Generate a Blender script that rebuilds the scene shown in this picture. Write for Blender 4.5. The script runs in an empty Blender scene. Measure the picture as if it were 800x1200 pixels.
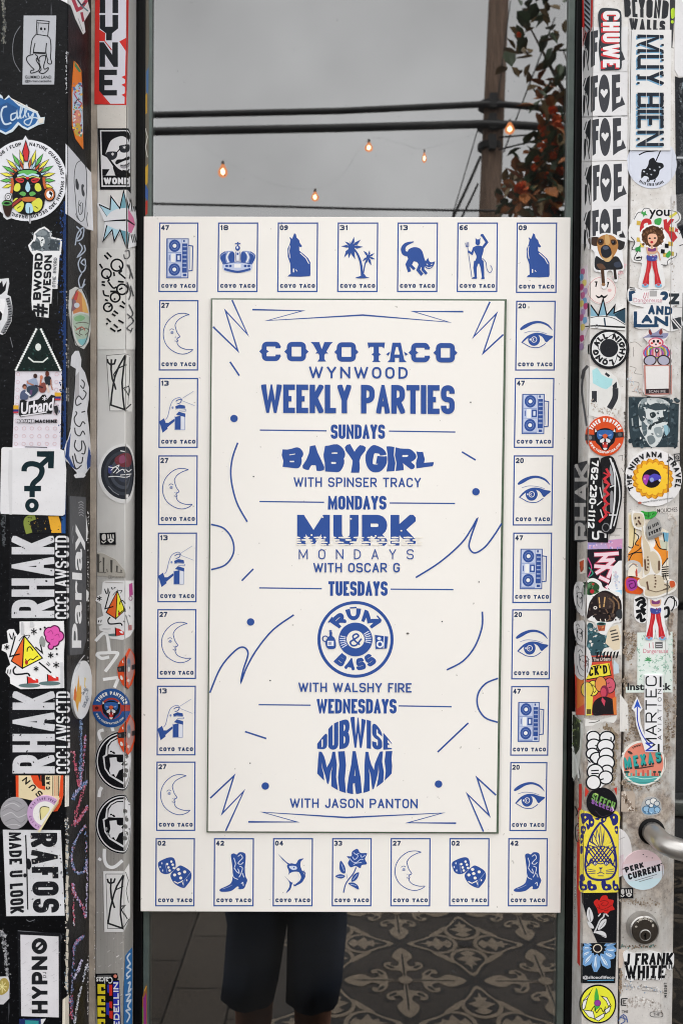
import bpy, bmesh, math, random
from mathutils import Vector, Matrix
from mathutils.geometry import tessellate_polygon
R = math.radians
sc = bpy.context.scene
col = sc.collection

# ------------------------------------------------------------------ camera
F = 1166.67                      # focal length in photograph pixels (35 mm on a 24 mm wide frame)
CAM = Vector((0.0, -1.167, 1.70))
cd = bpy.data.cameras.new("camera")
cam = bpy.data.objects.new("camera", cd)
col.objects.link(cam)
cd.sensor_fit = 'HORIZONTAL'; cd.sensor_width = 24.0; cd.lens = 35.0
cd.clip_start = 0.02; cd.clip_end = 500
ROT = Matrix.Rotation(R(90 - 1.1), 3, 'X') @ Matrix.Rotation(R(0.42), 3, 'Z')
cd.dof.use_dof = True; cd.dof.focus_distance = 1.15; cd.dof.aperture_fstop = 13   # focused on the board
cam.matrix_world = Matrix.Translation(CAM) @ ROT.to_4x4()
sc.camera = cam

# ------------------------------------------------------------------ sky, sun, exposure
SUN_EL, SUN_AZ = 72.0, 150.0     # high, veiled sun
w = bpy.data.worlds.new("World"); sc.world = w; w.use_nodes = True
nt = w.node_tree; bg = nt.nodes['Background']
sky = nt.nodes.new('ShaderNodeTexSky'); sky.sky_type = 'NISHITA'; sky.sun_disc = False
sky.sun_elevation = R(SUN_EL); sky.sun_rotation = R(180 - SUN_AZ); sky.air_density = 1.6; sky.dust_density = 4.0
hs = nt.nodes.new('ShaderNodeHueSaturation'); hs.inputs['Saturation'].default_value = 0.03
cl = nt.nodes.new('ShaderNodeTexNoise'); cl.inputs['Scale'].default_value = 5.0; cl.inputs['Detail'].default_value = 7
tcw = nt.nodes.new('ShaderNodeTexCoord')
rmp = nt.nodes.new('ShaderNodeMapRange'); rmp.inputs[1].default_value = 0.3; rmp.inputs[2].default_value = 0.7
rmp.inputs[3].default_value = 0.78; rmp.inputs[4].default_value = 1.14
mulw = nt.nodes.new('ShaderNodeMix'); mulw.data_type = 'RGBA'; mulw.blend_type = 'MULTIPLY'; mulw.inputs[0].default_value = 1.0
nt.links.new(tcw.outputs['Generated'], cl.inputs['Vector'])
nt.links.new(cl.outputs[0], rmp.inputs[0])
nt.links.new(sky.outputs[0], hs.inputs['Color'])
nt.links.new(hs.outputs[0], mulw.inputs[6]); nt.links.new(rmp.outputs[0], mulw.inputs[7])
nt.links.new(mulw.outputs[2], bg.inputs['Color'])
bg.inputs['Strength'].default_value = 0.15
sd = bpy.data.lights.new("sun", 'SUN'); sd.energy = 0.6; sd.angle = R(30); sd.color = (1.0, 0.96, 0.9)
so = bpy.data.objects.new("sun", sd); col.objects.link(so)
# light travels towards +Y (the shop front) and down
so.rotation_euler = (R(90 - SUN_EL), 0, R(-SUN_AZ))
vs = sc.view_settings
vs.view_transform = 'Standard'; vs.look = 'None'; vs.gamma = 1.0; vs.use_curve_mapping = False
vs.exposure = 2.02
sc.cycles.max_bounces = 8; sc.cycles.transparent_max_bounces = 12
sc.cycles.use_denoising = True; sc.cycles.filter_width = 1.05

# ------------------------------------------------------------------ helpers: tags, materials
def tag(o, label=None, cat=None, group=None, kind=None):
    if label: o['label'] = label
    if cat: o['category'] = cat
    if group: o['group'] = group
    if kind: o['kind'] = kind
    return o
def empty(name, loc=(0, 0, 0)):
    o = bpy.data.objects.new(name, None); o.empty_display_size = 0.1
    col.objects.link(o); o.location = loc
    return o
def lin(h, k=1.0):
    h = h.lstrip('#'); out = []
    for i in (0, 2, 4):
        c = int(h[i:i+2], 16) / 255
        out.append(c / 12.92 if c <= .04045 else ((c + .055) / 1.055) ** 2.4)
    return tuple(out) + (1,)
class NB:
    """tiny node builder"""
    def __init__(s, name):
        s.m = bpy.data.materials.new(name); s.m.use_nodes = True
        s.t = s.m.node_tree; s.b = s.t.nodes['Principled BSDF']
        s.tc = s.t.nodes.new('ShaderNodeTexCoord')
    def n(s, typ, **kw):
        x = s.t.nodes.new(typ)
        for k, v in kw.items():
            if k.startswith('i_'): x.inputs[k[2:].replace('_', ' ')].default_value = v
            else: setattr(x, k, v)
        return x
    def l(s, a, b): s.t.links.new(a, b)
    def noise(s, scale, detail=4, stretch=None, rough=0.55):
        x = s.n('ShaderNodeTexNoise'); x.inputs['Scale'].default_value = scale; x.inputs['Detail'].default_value = detail
        x.inputs['Roughness'].default_value = rough
        if stretch:
            mp = s.n('ShaderNodeMapping'); mp.inputs['Scale'].default_value = stretch
            s.l(s.tc.outputs['Object'], mp.inputs[0]); s.l(mp.outputs[0], x.inputs['Vector'])
        else: s.l(s.tc.outputs['Object'], x.inputs['Vector'])
        return x.outputs[0]
    def mr(s, v, a, b, c=0., d=1.):
        x = s.n('ShaderNodeMapRange'); x.inputs[1].default_value = a; x.inputs[2].default_value = b
        x.inputs[3].default_value = c; x.inputs[4].default_value = d
        s.l(v, x.inputs[0]); return x.outputs[0]
    def math(s, op, a, b):
        x = s.n('ShaderNodeMath', operation=op)
        for i, v in enumerate((a, b)):
            if isinstance(v, (int, float)): x.inputs[i].default_value = v
            else: s.l(v, x.inputs[i])
        return x.outputs[0]
    def mix(s, f, a, b, blend='MIX'):
        x = s.n('ShaderNodeMix', data_type='RGBA', blend_type=blend)
        for i, v in ((0, f), (6, a), (7, b)):
            if isinstance(v, (int, float, tuple)): x.inputs[i].default_value = v
            else: s.l(v, x.inputs[i])
        return x.outputs[2]
    def z(s):
        x = s.n('ShaderNodeSeparateXYZ'); s.l(s.tc.outputs['Object'], x.inputs[0]); return x.outputs[2]
    def bump(s, h, strength=.2, dist=.001):
        x = s.n('ShaderNodeBump'); x.inputs['Strength'].default_value = strength; x.inputs['Distance'].default_value = dist
        s.l(h, x.inputs['Height']); s.l(x.outputs[0], s.b.inputs['Normal'])
    def base(s, c): 
        if isinstance(c, tuple): s.b.inputs['Base Color'].default_value = c
        else: s.l(c, s.b.inputs['Base Color'])
    def set(s, **kw):
        for k, v in kw.items(): s.b.inputs[k.replace('_', ' ')].default_value = v
_ink = {}
def ink(h, wear=.5):
    """printed vinyl or paper: one ink colour, lightly soiled and scuffed"""
    key = (h, wear)
    if key in _ink: return _ink[key]
    nb = NB('printed_ink_' + h.lstrip('#')); c = lin(h)
    g = nb.mr(nb.noise(38, 5), .32, .68, 1 - .16 * wear, 1.0)
    lum = .3 * c[0] + .6 * c[1] + .1 * c[2]
    if lum > .45: c = tuple(min(.86, x*1.14) for x in c[:3]) + (1,)
    a = nb.mix(1.0, c, g, 'MULTIPLY')
    sp = nb.mr(nb.noise(620, 2, rough=.6), .66, .72, 0, .55 * wear)
    spc = (.13, .12, .115, 1) if lum > .25 else (.22, .22, .23, 1)
    nb.base(nb.mix(sp, a, spc))
    nb.set(Roughness=.5, Specular_IOR_Level=.10 if lum < .06 else .2)
    nb.bump(nb.noise(30, 4), .30, .003)
    _ink[key] = nb.m
    return nb.m
def plain(name, h, rough=.5, metal=0., wear=.3, scale=30, bump=.1, spec=.5):
    nb = NB(name); c = lin(h)
    g = nb.mr(nb.noise(scale, 5), .3, .7, 1 - wear, 1.0)
    nb.base(nb.mix(1.0, c, g, 'MULTIPLY')); nb.set(Roughness=rough, Metallic=metal, Specular_IOR_Level=spec)
    if bump: nb.bump(nb.noise(scale * 6, 3), bump, .002)
    return nb.m

# ------------------------------------------------------------------ helpers: meshes
def mesh_obj(name, verts, faces, mats, midx=None, parent=None, smooth=False):
    me = bpy.data.meshes.new(name); me.from_pydata([tuple(v) for v in verts], [], faces)
    for m in (mats if isinstance(mats, (list, tuple)) else [mats]): me.materials.append(m)
    if midx: me.polygons.foreach_set('material_index', midx)
    if smooth: me.polygons.foreach_set('use_smooth', [True] * len(faces))
    me.update()
    o = bpy.data.objects.new(name, me); col.objects.link(o)
    if parent: o.parent = parent
    return o
class MB:
    def __init__(s): s.v = []; s.f = []; s.m = []
    def add(s, vs, fs, mi=0):
        b = len(s.v); s.v += [Vector(v) for v in vs]; s.f += [tuple(i + b for i in f) for f in fs]; s.m += [mi] * len(fs)
    def box(s, x0, y0, z0, x1, y1, z1, mi=0):
        s.add([(x0,y0,z0),(x1,y0,z0),(x1,y1,z0),(x0,y1,z0),(x0,y0,z1),(x1,y0,z1),(x1,y1,z1),(x0,y1,z1)],
              [(0,3,2,1),(4,5,6,7),(0,1,5,4),(1,2,6,5),(2,3,7,6),(3,0,4,7)], mi)
    def prism(s, prof, z0, z1, mi=0):
        n = len(prof)
        ar = sum(prof[i][0]*prof[(i+1)%n][1]-prof[(i+1)%n][0]*prof[i][1] for i in range(n))
        if ar < 0: prof = prof[::-1]
        vs = [(x, y, z0) for x, y in prof] + [(x, y, z1) for x, y in prof]
        s.add(vs, [tuple(range(n))[::-1], tuple(range(n, 2*n))] + [(i, (i+1)%n, n+(i+1)%n, n+i) for i in range(n)], mi)
    def tube(s, pts, r, n=12, mi=0, caps=True):
        pts = [Vector(p) for p in pts]; rs = r if isinstance(r, (list, tuple)) else [r]*len(pts)
        rings = []; up = Vector((.13, .2, 1)).normalized()
        for i, p in enumerate(pts):
            d = (pts[min(i+1, len(pts)-1)] - pts[max(i-1, 0)]).normalized()
            a = d.cross(up)
            if a.length < .05: a = d.cross(Vector((1, 0, 0)))
            a.normalize(); b = d.cross(a).normalized()
            rings.append([p + (a*math.cos(2*math.pi*k/n) + b*math.sin(2*math.pi*k/n))*rs[i] for k in range(n)])
        vs = [q for rg in rings for q in rg]; fs = []
        for i in range(len(pts)-1):
            for k in range(n): fs.append((i*n+k, i*n+(k+1)%n, (i+1)*n+(k+1)%n, (i+1)*n+k))
        if caps: fs += [tuple(range(n))[::-1], tuple(range((len(pts)-1)*n, len(pts)*n))]
        s.add(vs, fs, mi)
    def lathe(s, prof, axis_o, axis_d, n=32, mi=0):
        """prof: (radius, height along axis)"""
        o = Vector(axis_o); d = Vector(axis_d).normalized()
        a = d.orthogonal().normalized(); b = d.cross(a)
        vs = []; fs = []
        for r, h in prof:
            for k in range(n):
                t = 2*math.pi*k/n; vs.append(o + d*h + (a*math.cos(t)+b*math.sin(t))*r)
        for i in range(len(prof)-1):
            for k in range(n): fs.append((i*n+k, i*n+(k+1)%n, (i+1)*n+(k+1)%n, (i+1)*n+k))
        fs.append(tuple(range((len(prof)-1)*n, len(prof)*n)))
        fs.append(tuple(range(n))[::-1])
        s.add(vs, fs, mi)
    def build(s, name, mats, parent=None, smooth=False, bevel=0):
        o = mesh_obj(name, s.v, s.f, mats, s.m, parent, smooth)
        if bevel:
            b = o.modifiers.new('bevel', 'BEVEL'); b.width = bevel; b.segments = 2; b.limit_method = 'ANGLE'
        return o

# ------------------------------------------------------------------ measuring rays from the photograph
def ray(px, py):
    return ROT @ Vector(((px - 400) / F, -(py - 600) / F, -1.0))
def on_y(px, py, y):
    d = ray(px, py); return CAM + d * ((y - CAM.y) / d.y)
GLASS_Y = 0.004
def street(px, py, dist):
    """a point of the street behind the camera, seen mirrored in the pane, dist metres out from it"""
    p = on_y(px, py, GLASS_Y + dist); p.y = GLASS_Y - dist; return p

class Surf:
    """a vertical surface: a polyline in plan, left to right, that stickers are laid on"""
    def __init__(s, pts):
        s.p = [Vector(q) for q in pts]; s.t = [q.x / (q.y - CAM.y) for q in s.p]
    def seg(s, sv):
        for i in range(len(s.p) - 1):
            if sv <= s.t[i+1] or i == len(s.p) - 2: return i
    def at(s, px, py, h, i=None):
        d = ray(px, py); 
        if i is None: i = s.seg(d.x / d.y)
        a, b = s.p[i], s.p[i+1]; e = (b - a).normalized(); n = Vector((e.y, -e.x))
        t = ((a.x - CAM.x) * n.x + (a.y - CAM.y) * n.y) / (d.x * n.x + d.y * n.y)
        q = CAM + d * t; return q + Vector((n.x, n.y, 0)) * h
    def clip(s, tri):
        """split a pixel-space triangle at the corners of the plan"""
        def f(p, t0):
            d = ray(p[0], p[1]); return d.x - t0 * d.y
        ss = [ray(*p) for p in tri]; ss = [d.x / d.y for d in ss]
        i0, i1 = s.seg(min(ss)), s.seg(max(ss))
        if i0 == i1: return [(i0, tri)]
        out = []
        for i in range(i0, i1 + 1):
            poly = list(tri)
            for t0, sign in ((s.t[i], 1) if i > i0 else (None, 0), (s.t[i+1], -1) if i < i1 else (None, 0)):
                if t0 is None or not poly: continue
                new = []
                for k in range(len(poly)):
                    a, b = poly[k], poly[(k+1) % len(poly)]; fa, fb = f(a, t0)*sign, f(b, t0)*sign
                    if fa >= 0: new.append(a)
                    if (fa > 0) != (fb > 0) and abs(fa - fb) > 1e-12:
                        u = fa / (fa - fb); new.append((a[0]+(b[0]-a[0])*u, a[1]+(b[1]-a[1])*u))
                poly = new
            if len(poly) >= 3: out.append((i, poly))
        return out

# ------------------------------------------------------------------ lettering: a stroke alphabet drawn in code
GL = {
'A': "0,0 .5,1 1,0|.17,.3 .83,.3", 'B': "0,0 0,1 1,1r 1,.52r 0,.52|0,.52 1,.52r 1,0r 0,0", 'C': "1,.72 1,1r 0,1r 0,0r 1,0r 1,.28",
'D': "0,0 0,1 1,1r 1,0r c", 'E': "1,1 0,1 0,0 1,0|0,.5 .85,.5", 'F': "1,1 0,1 0,0|0,.5 .85,.5", 'G': "1,.74 1,1r 0,1r 0,0r 1,0r 1,.46 .55,.46",
'H': "0,0 0,1|1,0 1,1|0,.5 1,.5", 'I': "0,0 0,1", 'J': "1,1 1,0r 0,0r 0,.3", 'K': "0,0 0,1|0,.34 1,1|.28,.56 1,0", 'L': "0,1 0,0 1,0",
'M': "0,0 0,1 .5,.15 1,1 1,0", 'N': "0,0 0,1 1,0 1,1", 'O': "0,0r 0,1r 1,1r 1,0r c", 'P': "0,0 0,1 1,1r 1,.44r 0,.44",
'Q': "0,0r 0,1r 1,1r 1,0r c|.6,.3 1,0", 'R': "0,0 0,1 1,1r 1,.45r 0,.45|.45,.45 1,0", 'S': "1,.76 1,1r 0,1r 0,.5r 1,.5r 1,0r 0,0r 0,.24",
'T': "0,1 1,1|.5,1 .5,0", 'U': "0,1 0,0r 1,0r 1,1", 'V': "0,1 .5,0 1,1", 'W': "0,1 .26,0 .5,.85 .74,0 1,1", 'X': "0,0 1,1|0,1 1,0",
'Y': "0,1 .5,.45 1,1|.5,.45 .5,0", 'Z': "0,1 1,1 0,0 1,0", '0': "0,0r 0,1r 1,1r 1,0r c", '1': "0,.78 .7,1 .7,0", '2': "0,.72 0,1r 1,1r 1,.55r 0,0 1,0",
'3': "0,1 1,1r 1,.52r .35,.52|.35,.52 1,.52r 1,0r 0,0", '4': ".72,0 .72,1 0,.3 1,.3", '5': "1,1 0,1 0,.56 1,.56r 1,0r 0,0",
'6': "1,1 0,1r 0,0r 1,0r 1,.52r 0,.52", '7': "0,1 1,1 .3,0", '8': "0,.52r 0,1r 1,1r 1,.52r c|0,0r 0,.52r 1,.52r 1,0r c", '9': "0,0 1,0r 1,1r 0,1r 0,.48r 1,.48",
'&': "1,.42 .7,0r 0,0r 0,.42r .75,.7r .7,1r .15,1r .15,.72r 1,0", '-': "0,.45 1,.45", '.': "0,0 0,.02", '*': "0,.5 1,.5|.5,.2 .5,.8", "'": "0,1 0,.72",
'/': "0,0 1,1", '#': ".3,0 .45,1|.65,0 .8,1|0,.32 1,.32|0,.68 1,.68", '@': "0,0r 0,1r 1,1r 1,0r c|.35,.5 .65,.5", '?': "0,.8 0,1r 1,1r 1,.55r .5,.4 .5,.25",
'|': "0,0 0,1", '•': "0,.45 .1,.55"}
GW = {'M': 1.3, 'W': 1.5, 'I': 0, 'J': .8, 'E': .86, 'F': .82, 'L': .82, '1': .6, '.': 0, '-': .6, ' ': .5, 'T': .95, "'": 0, 'B': 1, '|': 0, '•': .25, 'N': 1.08, '*': .6, '/': .5}
def fillet(pts, flags, closed, r, seg=5):
    n = len(pts); out = []
    for i in range(n):
        p = Vector(pts[i])
        if not flags[i] or r <= 0 or (not closed and i in (0, n-1)): out.append(p); continue
        a = Vector(pts[i-1]) - p; b = Vector(pts[(i+1) % n]) - p
        la = a.length * (.5 if flags[i-1] and (closed or i-1 > 0) else 1); j = (i+1) % n
        lb = b.length * (.5 if flags[j] and (closed or j < n-1) else 1)
        q = min(r, la, lb)
        if q < 1e-4: out.append(p); continue
        a.normalize(); b.normalize(); A = p + a*q; B = p + b*q
        for k in range(seg + 1):
            t = k / seg; s1 = 1-t
            # close to a circular arc
            out.append(A*(s1*s1) + p*(2*s1*t*.92) + B*(t*t) + (A+B)*.5*(2*s1*t*.08))
    return out
def ribbon(pts, wd, closed=False, cap=0.0):
    """quads along a polyline, mitred joints"""
    P = [Vector((p[0], p[1])) for p in pts]
    Q = [P[0]]
    for p in P[1:]:
        if (p - Q[-1]).length > 1e-5: Q.append(p)
    if closed and (Q[0]-Q[-1]).length < 1e-5: Q.pop()
    P = Q; n = len(P)
    if n < 2: return []
    hw = [wd/2]*n if not isinstance(wd, (list, tuple)) else [x/2 for x in wd][:n]
    if not closed and cap:
        ca, cb = cap if isinstance(cap, (list, tuple)) else (cap, cap)
        P[0] = P[0] + (P[0]-P[1]).normalized()*ca; P[-1] = P[-1] + (P[-1]-P[-2]).normalized()*cb
    L = []; Rr = []
    for i in range(n):
        d0 = (P[i]-P[i-1]).normalized() if (i or closed) else None
        d1 = (P[(i+1) % n]-P[i]).normalized() if (i < n-1 or closed) else None
        d0 = d0 or d1; d1 = d1 or d0
        n0 = Vector((-d0.y, d0.x)); n1 = Vector((-d1.y, d1.x)); m = n0 + n1
        if m.length < 1e-3: m = n0
        m.normalize(); k = max(m.dot(n0), .28)
        L.append(P[i] + m*hw[i]/k); Rr.append(P[i] - m*hw[i]/k)
    qs = []
    for i in range(n if closed else n-1):
        j = (i+1) % n; qs.append([tuple(L[i]), tuple(L[j]), tuple(Rr[j]), tuple(Rr[i])])
    return qs
def clip_poly(poly, fn):
    out = []
    for k in range(len(poly)):
        a, b = poly[k], poly[(k+1) % len(poly)]; fa, fb = fn(a), fn(b)
        if fa >= 0: out.append(a)
        if (fa > 0) != (fb > 0) and abs(fa-fb) > 1e-9:
            u = fa/(fa-fb); out.append((a[0]+(b[0]-a[0])*u, a[1]+(b[1]-a[1])*u))
    return out
def letters(text, W, H, t, gap=None, r=1e9, rel=None):
    """[(layer, polygon)] of a line of text filling W x H, y up, stroke t"""
    gap = t*.55 if gap is None else gap
    ws = [GW.get(c, 1) for c in text]
    fixed = sum(t for c, g in zip(text, ws) if g == 0)
    unit = (W - gap*(len(text)-1) - fixed) / max(sum(ws), 1e-6)
    x = 0; out = []
    for c, g in zip(text, ws):
        wd = g*unit if g else t
        if c in GL:
            for si, st in enumerate(GL[c].split('|') if c != '|' else [GL[c]]):
                tok = st.split(); closed = tok[-1] == 'c'
                if closed: tok = tok[:-1]
                pts = []; fl = []; gl_pts = []
                for q in tok:
                    fl.append(q.endswith('r')); a, b = q.rstrip('r').split(','); gl_pts.append((float(a), float(b)))
                    pts.append((x + t/2 + float(a)*max(wd-t, 0), t/2 + float(b)*(H-t)))
                sk = fillet(pts, fl, closed, r)
                ends = []
                for (u0, v0), (u1, v1) in ((gl_pts[0], gl_pts[1]), (gl_pts[-1], gl_pts[-2])):
                    ends.append(t/2*.98 if (v0 in (0, 1) and (v1 != v0 or u0 in (0, 1))) or (u0 in (0, 1) and v0 == v1) else t*.02)
                for qi, quad in enumerate(ribbon(sk, t, closed, ends)):
                    for fn in (lambda p: p[0]-x, lambda p: x+wd-p[0], lambda p: p[1], lambda p: H-p[1]):
                        quad = clip_poly(quad, fn)
                        if len(quad) < 3: break
                    if len(quad) >= 3: out.append((si*7 + qi % 7, quad))
        x += wd + gap
    return out
def catmull(pts, closed=False, k=5):
    P = [Vector((p[0], p[1])) for p in pts]; n = len(P); out = []
    if n < 3: return [tuple(p) for p in P]
    for i in range(n if closed else n-1):
        p0 = P[i-1] if (closed or i) else P[0]; p1 = P[i]; p2 = P[(i+1) % n]; p3 = P[(i+2) % n] if (closed or i < n-2) else P[-1]
        for j in range(k):
            t = j/k; out.append(tuple(.5*((2*p1)+(p2-p0)*t+(2*p0-5*p1+4*p2-p3)*t*t+(3*p1-p0-3*p2+p3)*t**3)))
    if not closed: out.append(tuple(P[-1]))
    return out
_bf = {}
def bfont(text, off=0.0):
    key = (text, off)
    if key not in _bf:
        cu = bpy.data.curves.new('lettering', 'FONT'); cu.body = text; cu.size = 1; cu.offset = off; cu.resolution_u = 3
        ob = bpy.data.objects.new('lettering', cu); me = ob.to_mesh()
        vs = [(v.co.x, v.co.y) for v in me.vertices]; fs = [tuple(p.vertices) for p in me.polygons]
        ob.to_mesh_clear(); bpy.data.objects.remove(ob); bpy.data.curves.remove(cu)
        x0 = min(v[0] for v in vs); x1 = max(v[0] for v in vs); y0 = min(v[1] for v in vs); y1 = max(v[1] for v in vs)
        _bf[key] = ([((x-x0)/(x1-x0), (y-y0)/(y1-y0)) for x, y in vs], fs)
    return _bf[key]

DZ = 0.000006
class G:
    """a print: layered flat shapes laid on a surface; coordinates are those of an enlarged crop (x0, y0, scale)"""
    def __init__(s, name, surf, crop=(0, 0, 1), lift=0, wear=.5, h0=.0005):
        s.name, s.surf, s.crop, s.h0, s.wear = name, surf, crop, h0 + lift*.0010, wear
        s.v = []; s.f = []; s.mi = []; s.mats = []; s.lay = 0; s.ky = None
    def T(s, p):
        x0, y0, k = s.crop[:3]; ky = s.crop[3] if len(s.crop) > 3 else k
        return (x0 + k*p[0], y0 + ky*p[1])
    def mat(s, c):
        m = ink(c, s.wear)
        if m not in s.mats: s.mats.append(m)
        return s.mats.index(m)
    def raw(s, tris, c, lay, loc=True):
        mi = s.mat(c); h = s.h0 + lay*DZ
        for t in tris:
            q = [s.T(p) for p in t] if loc else t
            for i, poly in s.surf.clip(q):
                b = len(s.v); s.v += [s.surf.at(p[0], p[1], h, i) for p in poly]
                idx = list(range(b, b+len(poly)))
                n = (s.v[b+1]-s.v[b]).cross(s.v[b+2]-s.v[b])
                if n.dot(CAM - s.v[b]) < 0: idx.reverse()
                s.f.append(tuple(idx)); s.mi.append(mi)
    def poly(s, pts, c, skirt=False):
        s.lay += 1
        pts = [tuple(p) for p in pts]
        tri = tessellate_polygon([[Vector((p[0], p[1], 0)) for p in pts]])
        s.raw([[pts[i] for i in t] for t in tri], c, s.lay)
        if skirt:                                   # the cut edge of the paper
            mi = s.mat(c); n = len(pts)
            for k in range(n):
                a, b_ = s.T(pts[k]), s.T(pts[(k+1) % n])
                da, db = ray(*a), ray(*b_); ia, ib = s.surf.seg(da.x/da.y), s.surf.seg(db.x/db.y)
                if ia != ib: continue
                b = len(s.v); h = s.h0 + s.lay*DZ
                s.v += [s.surf.at(*a, h, ia), s.surf.at(*b_, h, ia), s.surf.at(*b_, .00002, ia), s.surf.at(*a, .00002, ia)]
                s.f.append((b, b+1, b+2, b+3)); s.mi.append(mi)
        return s
    def base(s, pts, c): return s.poly(pts, c, True)
    def blob(s, pts, c, k=4, skirt=False): return s.poly(catmull(pts, True, k), c, skirt)
    def ell(s, cx, cy, rx, ry=None, c='#000000', rot=0, n=28, skirt=False):
        ry = ry or rx; a = R(rot)
        return s.poly([(cx + rx*math.cos(t)*math.cos(a) - ry*math.sin(t)*math.sin(a), cy + rx*math.cos(t)*math.sin(a) + ry*math.sin(t)*math.cos(a))
                       for t in (2*math.pi*i/n for i in range(n))], c, skirt)
    def line(s, pts, wd, c, closed=False, cap=0):
        s.lay += 3
        for i, q in enumerate(ribbon(pts, wd, closed, cap)):
            s.raw([[q[0], q[1], q[2]], [q[0], q[2], q[3]]], c, s.lay - i % 3)
        return s
    def curve(s, pts, wd, c, closed=False, k=5, cap=0): return s.line(catmull(pts, closed, k), wd, c, closed, cap)
    def ring(s, cx, cy, rx, ry, wd, c, n=36): return s.line([(cx+rx*math.cos(2*math.pi*i/n), cy+ry*math.sin(2*math.pi*i/n)) for i in range(n)], wd, c, True)
    def rect(s, x0, y0, x1, y1, c): return s.poly([(x0,y0),(x1,y0),(x1,y1),(x0,y1)], c)
    def dots(s, pts, r, c):
        s.lay += 1; mi = None
        for p in pts:
            q = [(p[0]+r*math.cos(i*math.pi/3), p[1]+r*math.sin(i*math.pi/3)) for i in range(6)]
            s.raw([[q[0], q[i], q[i+1]] for i in range(1, 5)], c, s.lay)
        return s
    def fmap(s, box, rot):
        if len(box) == 4 and not isinstance(box[0], (tuple, list)):
            x0, y0, x1, y1 = box
            q = {0: [(x0,y0),(x1,y0),(x1,y1),(x0,y1)], 'cw': [(x1,y0),(x1,y1),(x0,y1),(x0,y0)],
                 'ccw': [(x0,y1),(x0,y0),(x1,y0),(x1,y1)], 180: [(x1,y1),(x0,y1),(x0,y0),(x1,y0)]}[rot]
        else: q = box
        TL, TR, BR, BL = [Vector(p) for p in q]
        Wd = ((TR-TL).length + (BR-BL).length)/2; Hd = ((BL-TL).length + (BR-TR).length)/2
        def f(u, v):
            top = TL.lerp(TR, u); bot = BL.lerp(BR, u); return tuple(bot.lerp(top, v))
        return f, Wd, Hd
    def text(s, st, box, c, t, rot=0, gap=None, r=1e9, warp=None, shift=(0, 0), size=None):
        if warp: f, Wd, Hd = warp, size[0], size[1]
        else: f, Wd, Hd = s.fmap(box, rot)
        mx = 0
        for ly, q in letters(st, Wd, Hd, t, gap, r):
            pts = []
            for k in range(len(q)):                 # subdivide so warps bend the strokes
                a, b = q[k], q[(k+1) % len(q)]; pts.append(a)
                if warp:
                    for j in (1, 2): pts.append((a[0]+(b[0]-a[0])*j/3, a[1]+(b[1]-a[1])*j/3))
            pp = [f(p[0]/Wd, p[1]/Hd) for p in pts]; pp = [(p[0]+shift[0], p[1]+shift[1]) for p in pp]
            if warp:
                cx = sum(p[0] for p in pp)/len(pp); cy = sum(p[1] for p in pp)/len(pp)
                tr = [[(cx, cy), pp[i], pp[(i+1) % len(pp)]] for i in range(len(pp))]
            else: tr = [[pp[0], pp[i], pp[i+1]] for i in range(1, len(pp)-1)]
            s.raw(tr, c, s.lay + 1 + ly); mx = max(mx, ly)
        s.lay += mx + 2; return s
    def btext(s, st, box, c, rot=0, off=0.0, warp=None):
        vs, fs = bfont(st, off); f = warp or s.fmap(box, rot)[0]; s.lay += 1
        s.raw([[f(*vs[i]) for i in fc] for fc in fs if len(fc) == 3], c, s.lay); return s
    def arc(s, st, cx, cy, r, a0, a1, h, t, c, inward=False, gap=None, ry=None):
        """text round a circle: angles in degrees clockwise from the top; r is the baseline radius"""
        k = (ry or r)/r; L = abs(R(a1-a0))*(r + h/2)
        def f(u, v):
            a = R(a0 + (a1-a0)*u); rr = r + h*v*(-1 if inward else 1)
            return (cx + rr*math.sin(a), cy - k*rr*math.cos(a))
        return s.text(st, None, c, t, warp=f, size=(L, h), gap=gap)
    def star(s, cx, cy, r, wd, c):
        for a in (90, 30, 150): s.line([(cx-r*math.cos(R(a)), cy-r*math.sin(R(a))), (cx+r*math.cos(R(a)), cy+r*math.sin(R(a)))], wd, c)
        return s
    def confetti(s, x0, y0, x1, y1, n, cols, r, seed=1):
        rg = random.Random(seed); L = s.lay
        for i in range(n):
            s.lay = L + i % 9; x, y = rg.uniform(x0, x1), rg.uniform(y0, y1); a = rg.uniform(0, 180); q = r*rg.uniform(.5, 1.3)
            s.ell(x, y, q, q*rg.uniform(.3, .9), cols[i % len(cols)], a, 7)
        s.lay = L + 10; return s
    def spray(s, pts, wd, cols, n, r, seed=1):
        """rubbed paint along a curve: many small flecks"""
        rg = random.Random(seed); P = catmull(pts, False, 8); s.lay += 1; base = s.lay
        for i in range(n):
            k = rg.uniform(0, len(P)-1.001); a = P[int(k)]; b = P[int(k)+1]; u = k-int(k)
            x = a[0]+(b[0]-a[0])*u + rg.gauss(0, wd/3); y = a[1]+(b[1]-a[1])*u + rg.gauss(0, wd/3); q = r*rg.uniform(.4, 1.4)
            m = rg.randint(4, 6); ph = rg.uniform(0, 6)
            pl = [(x+q*rg.uniform(.5, 1.2)*math.cos(ph+j*6.283/m), y+q*rg.uniform(.5, 1.5)*math.sin(ph+j*6.283/m)) for j in range(m)]
            s.raw([[pl[0], pl[j], pl[j+1]] for j in range(1, m-1)], cols[i % len(cols)], base + i % 12)
        s.lay += 12; return s
    def done(s, label=None, cat='sticker', group=None, parent=None):
        o = mesh_obj(s.name, s.v, s.f, s.mats, s.mi, parent)
        if not parent: tag(o, label, cat, group)
        elif label: o['label'] = label
        return o
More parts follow.
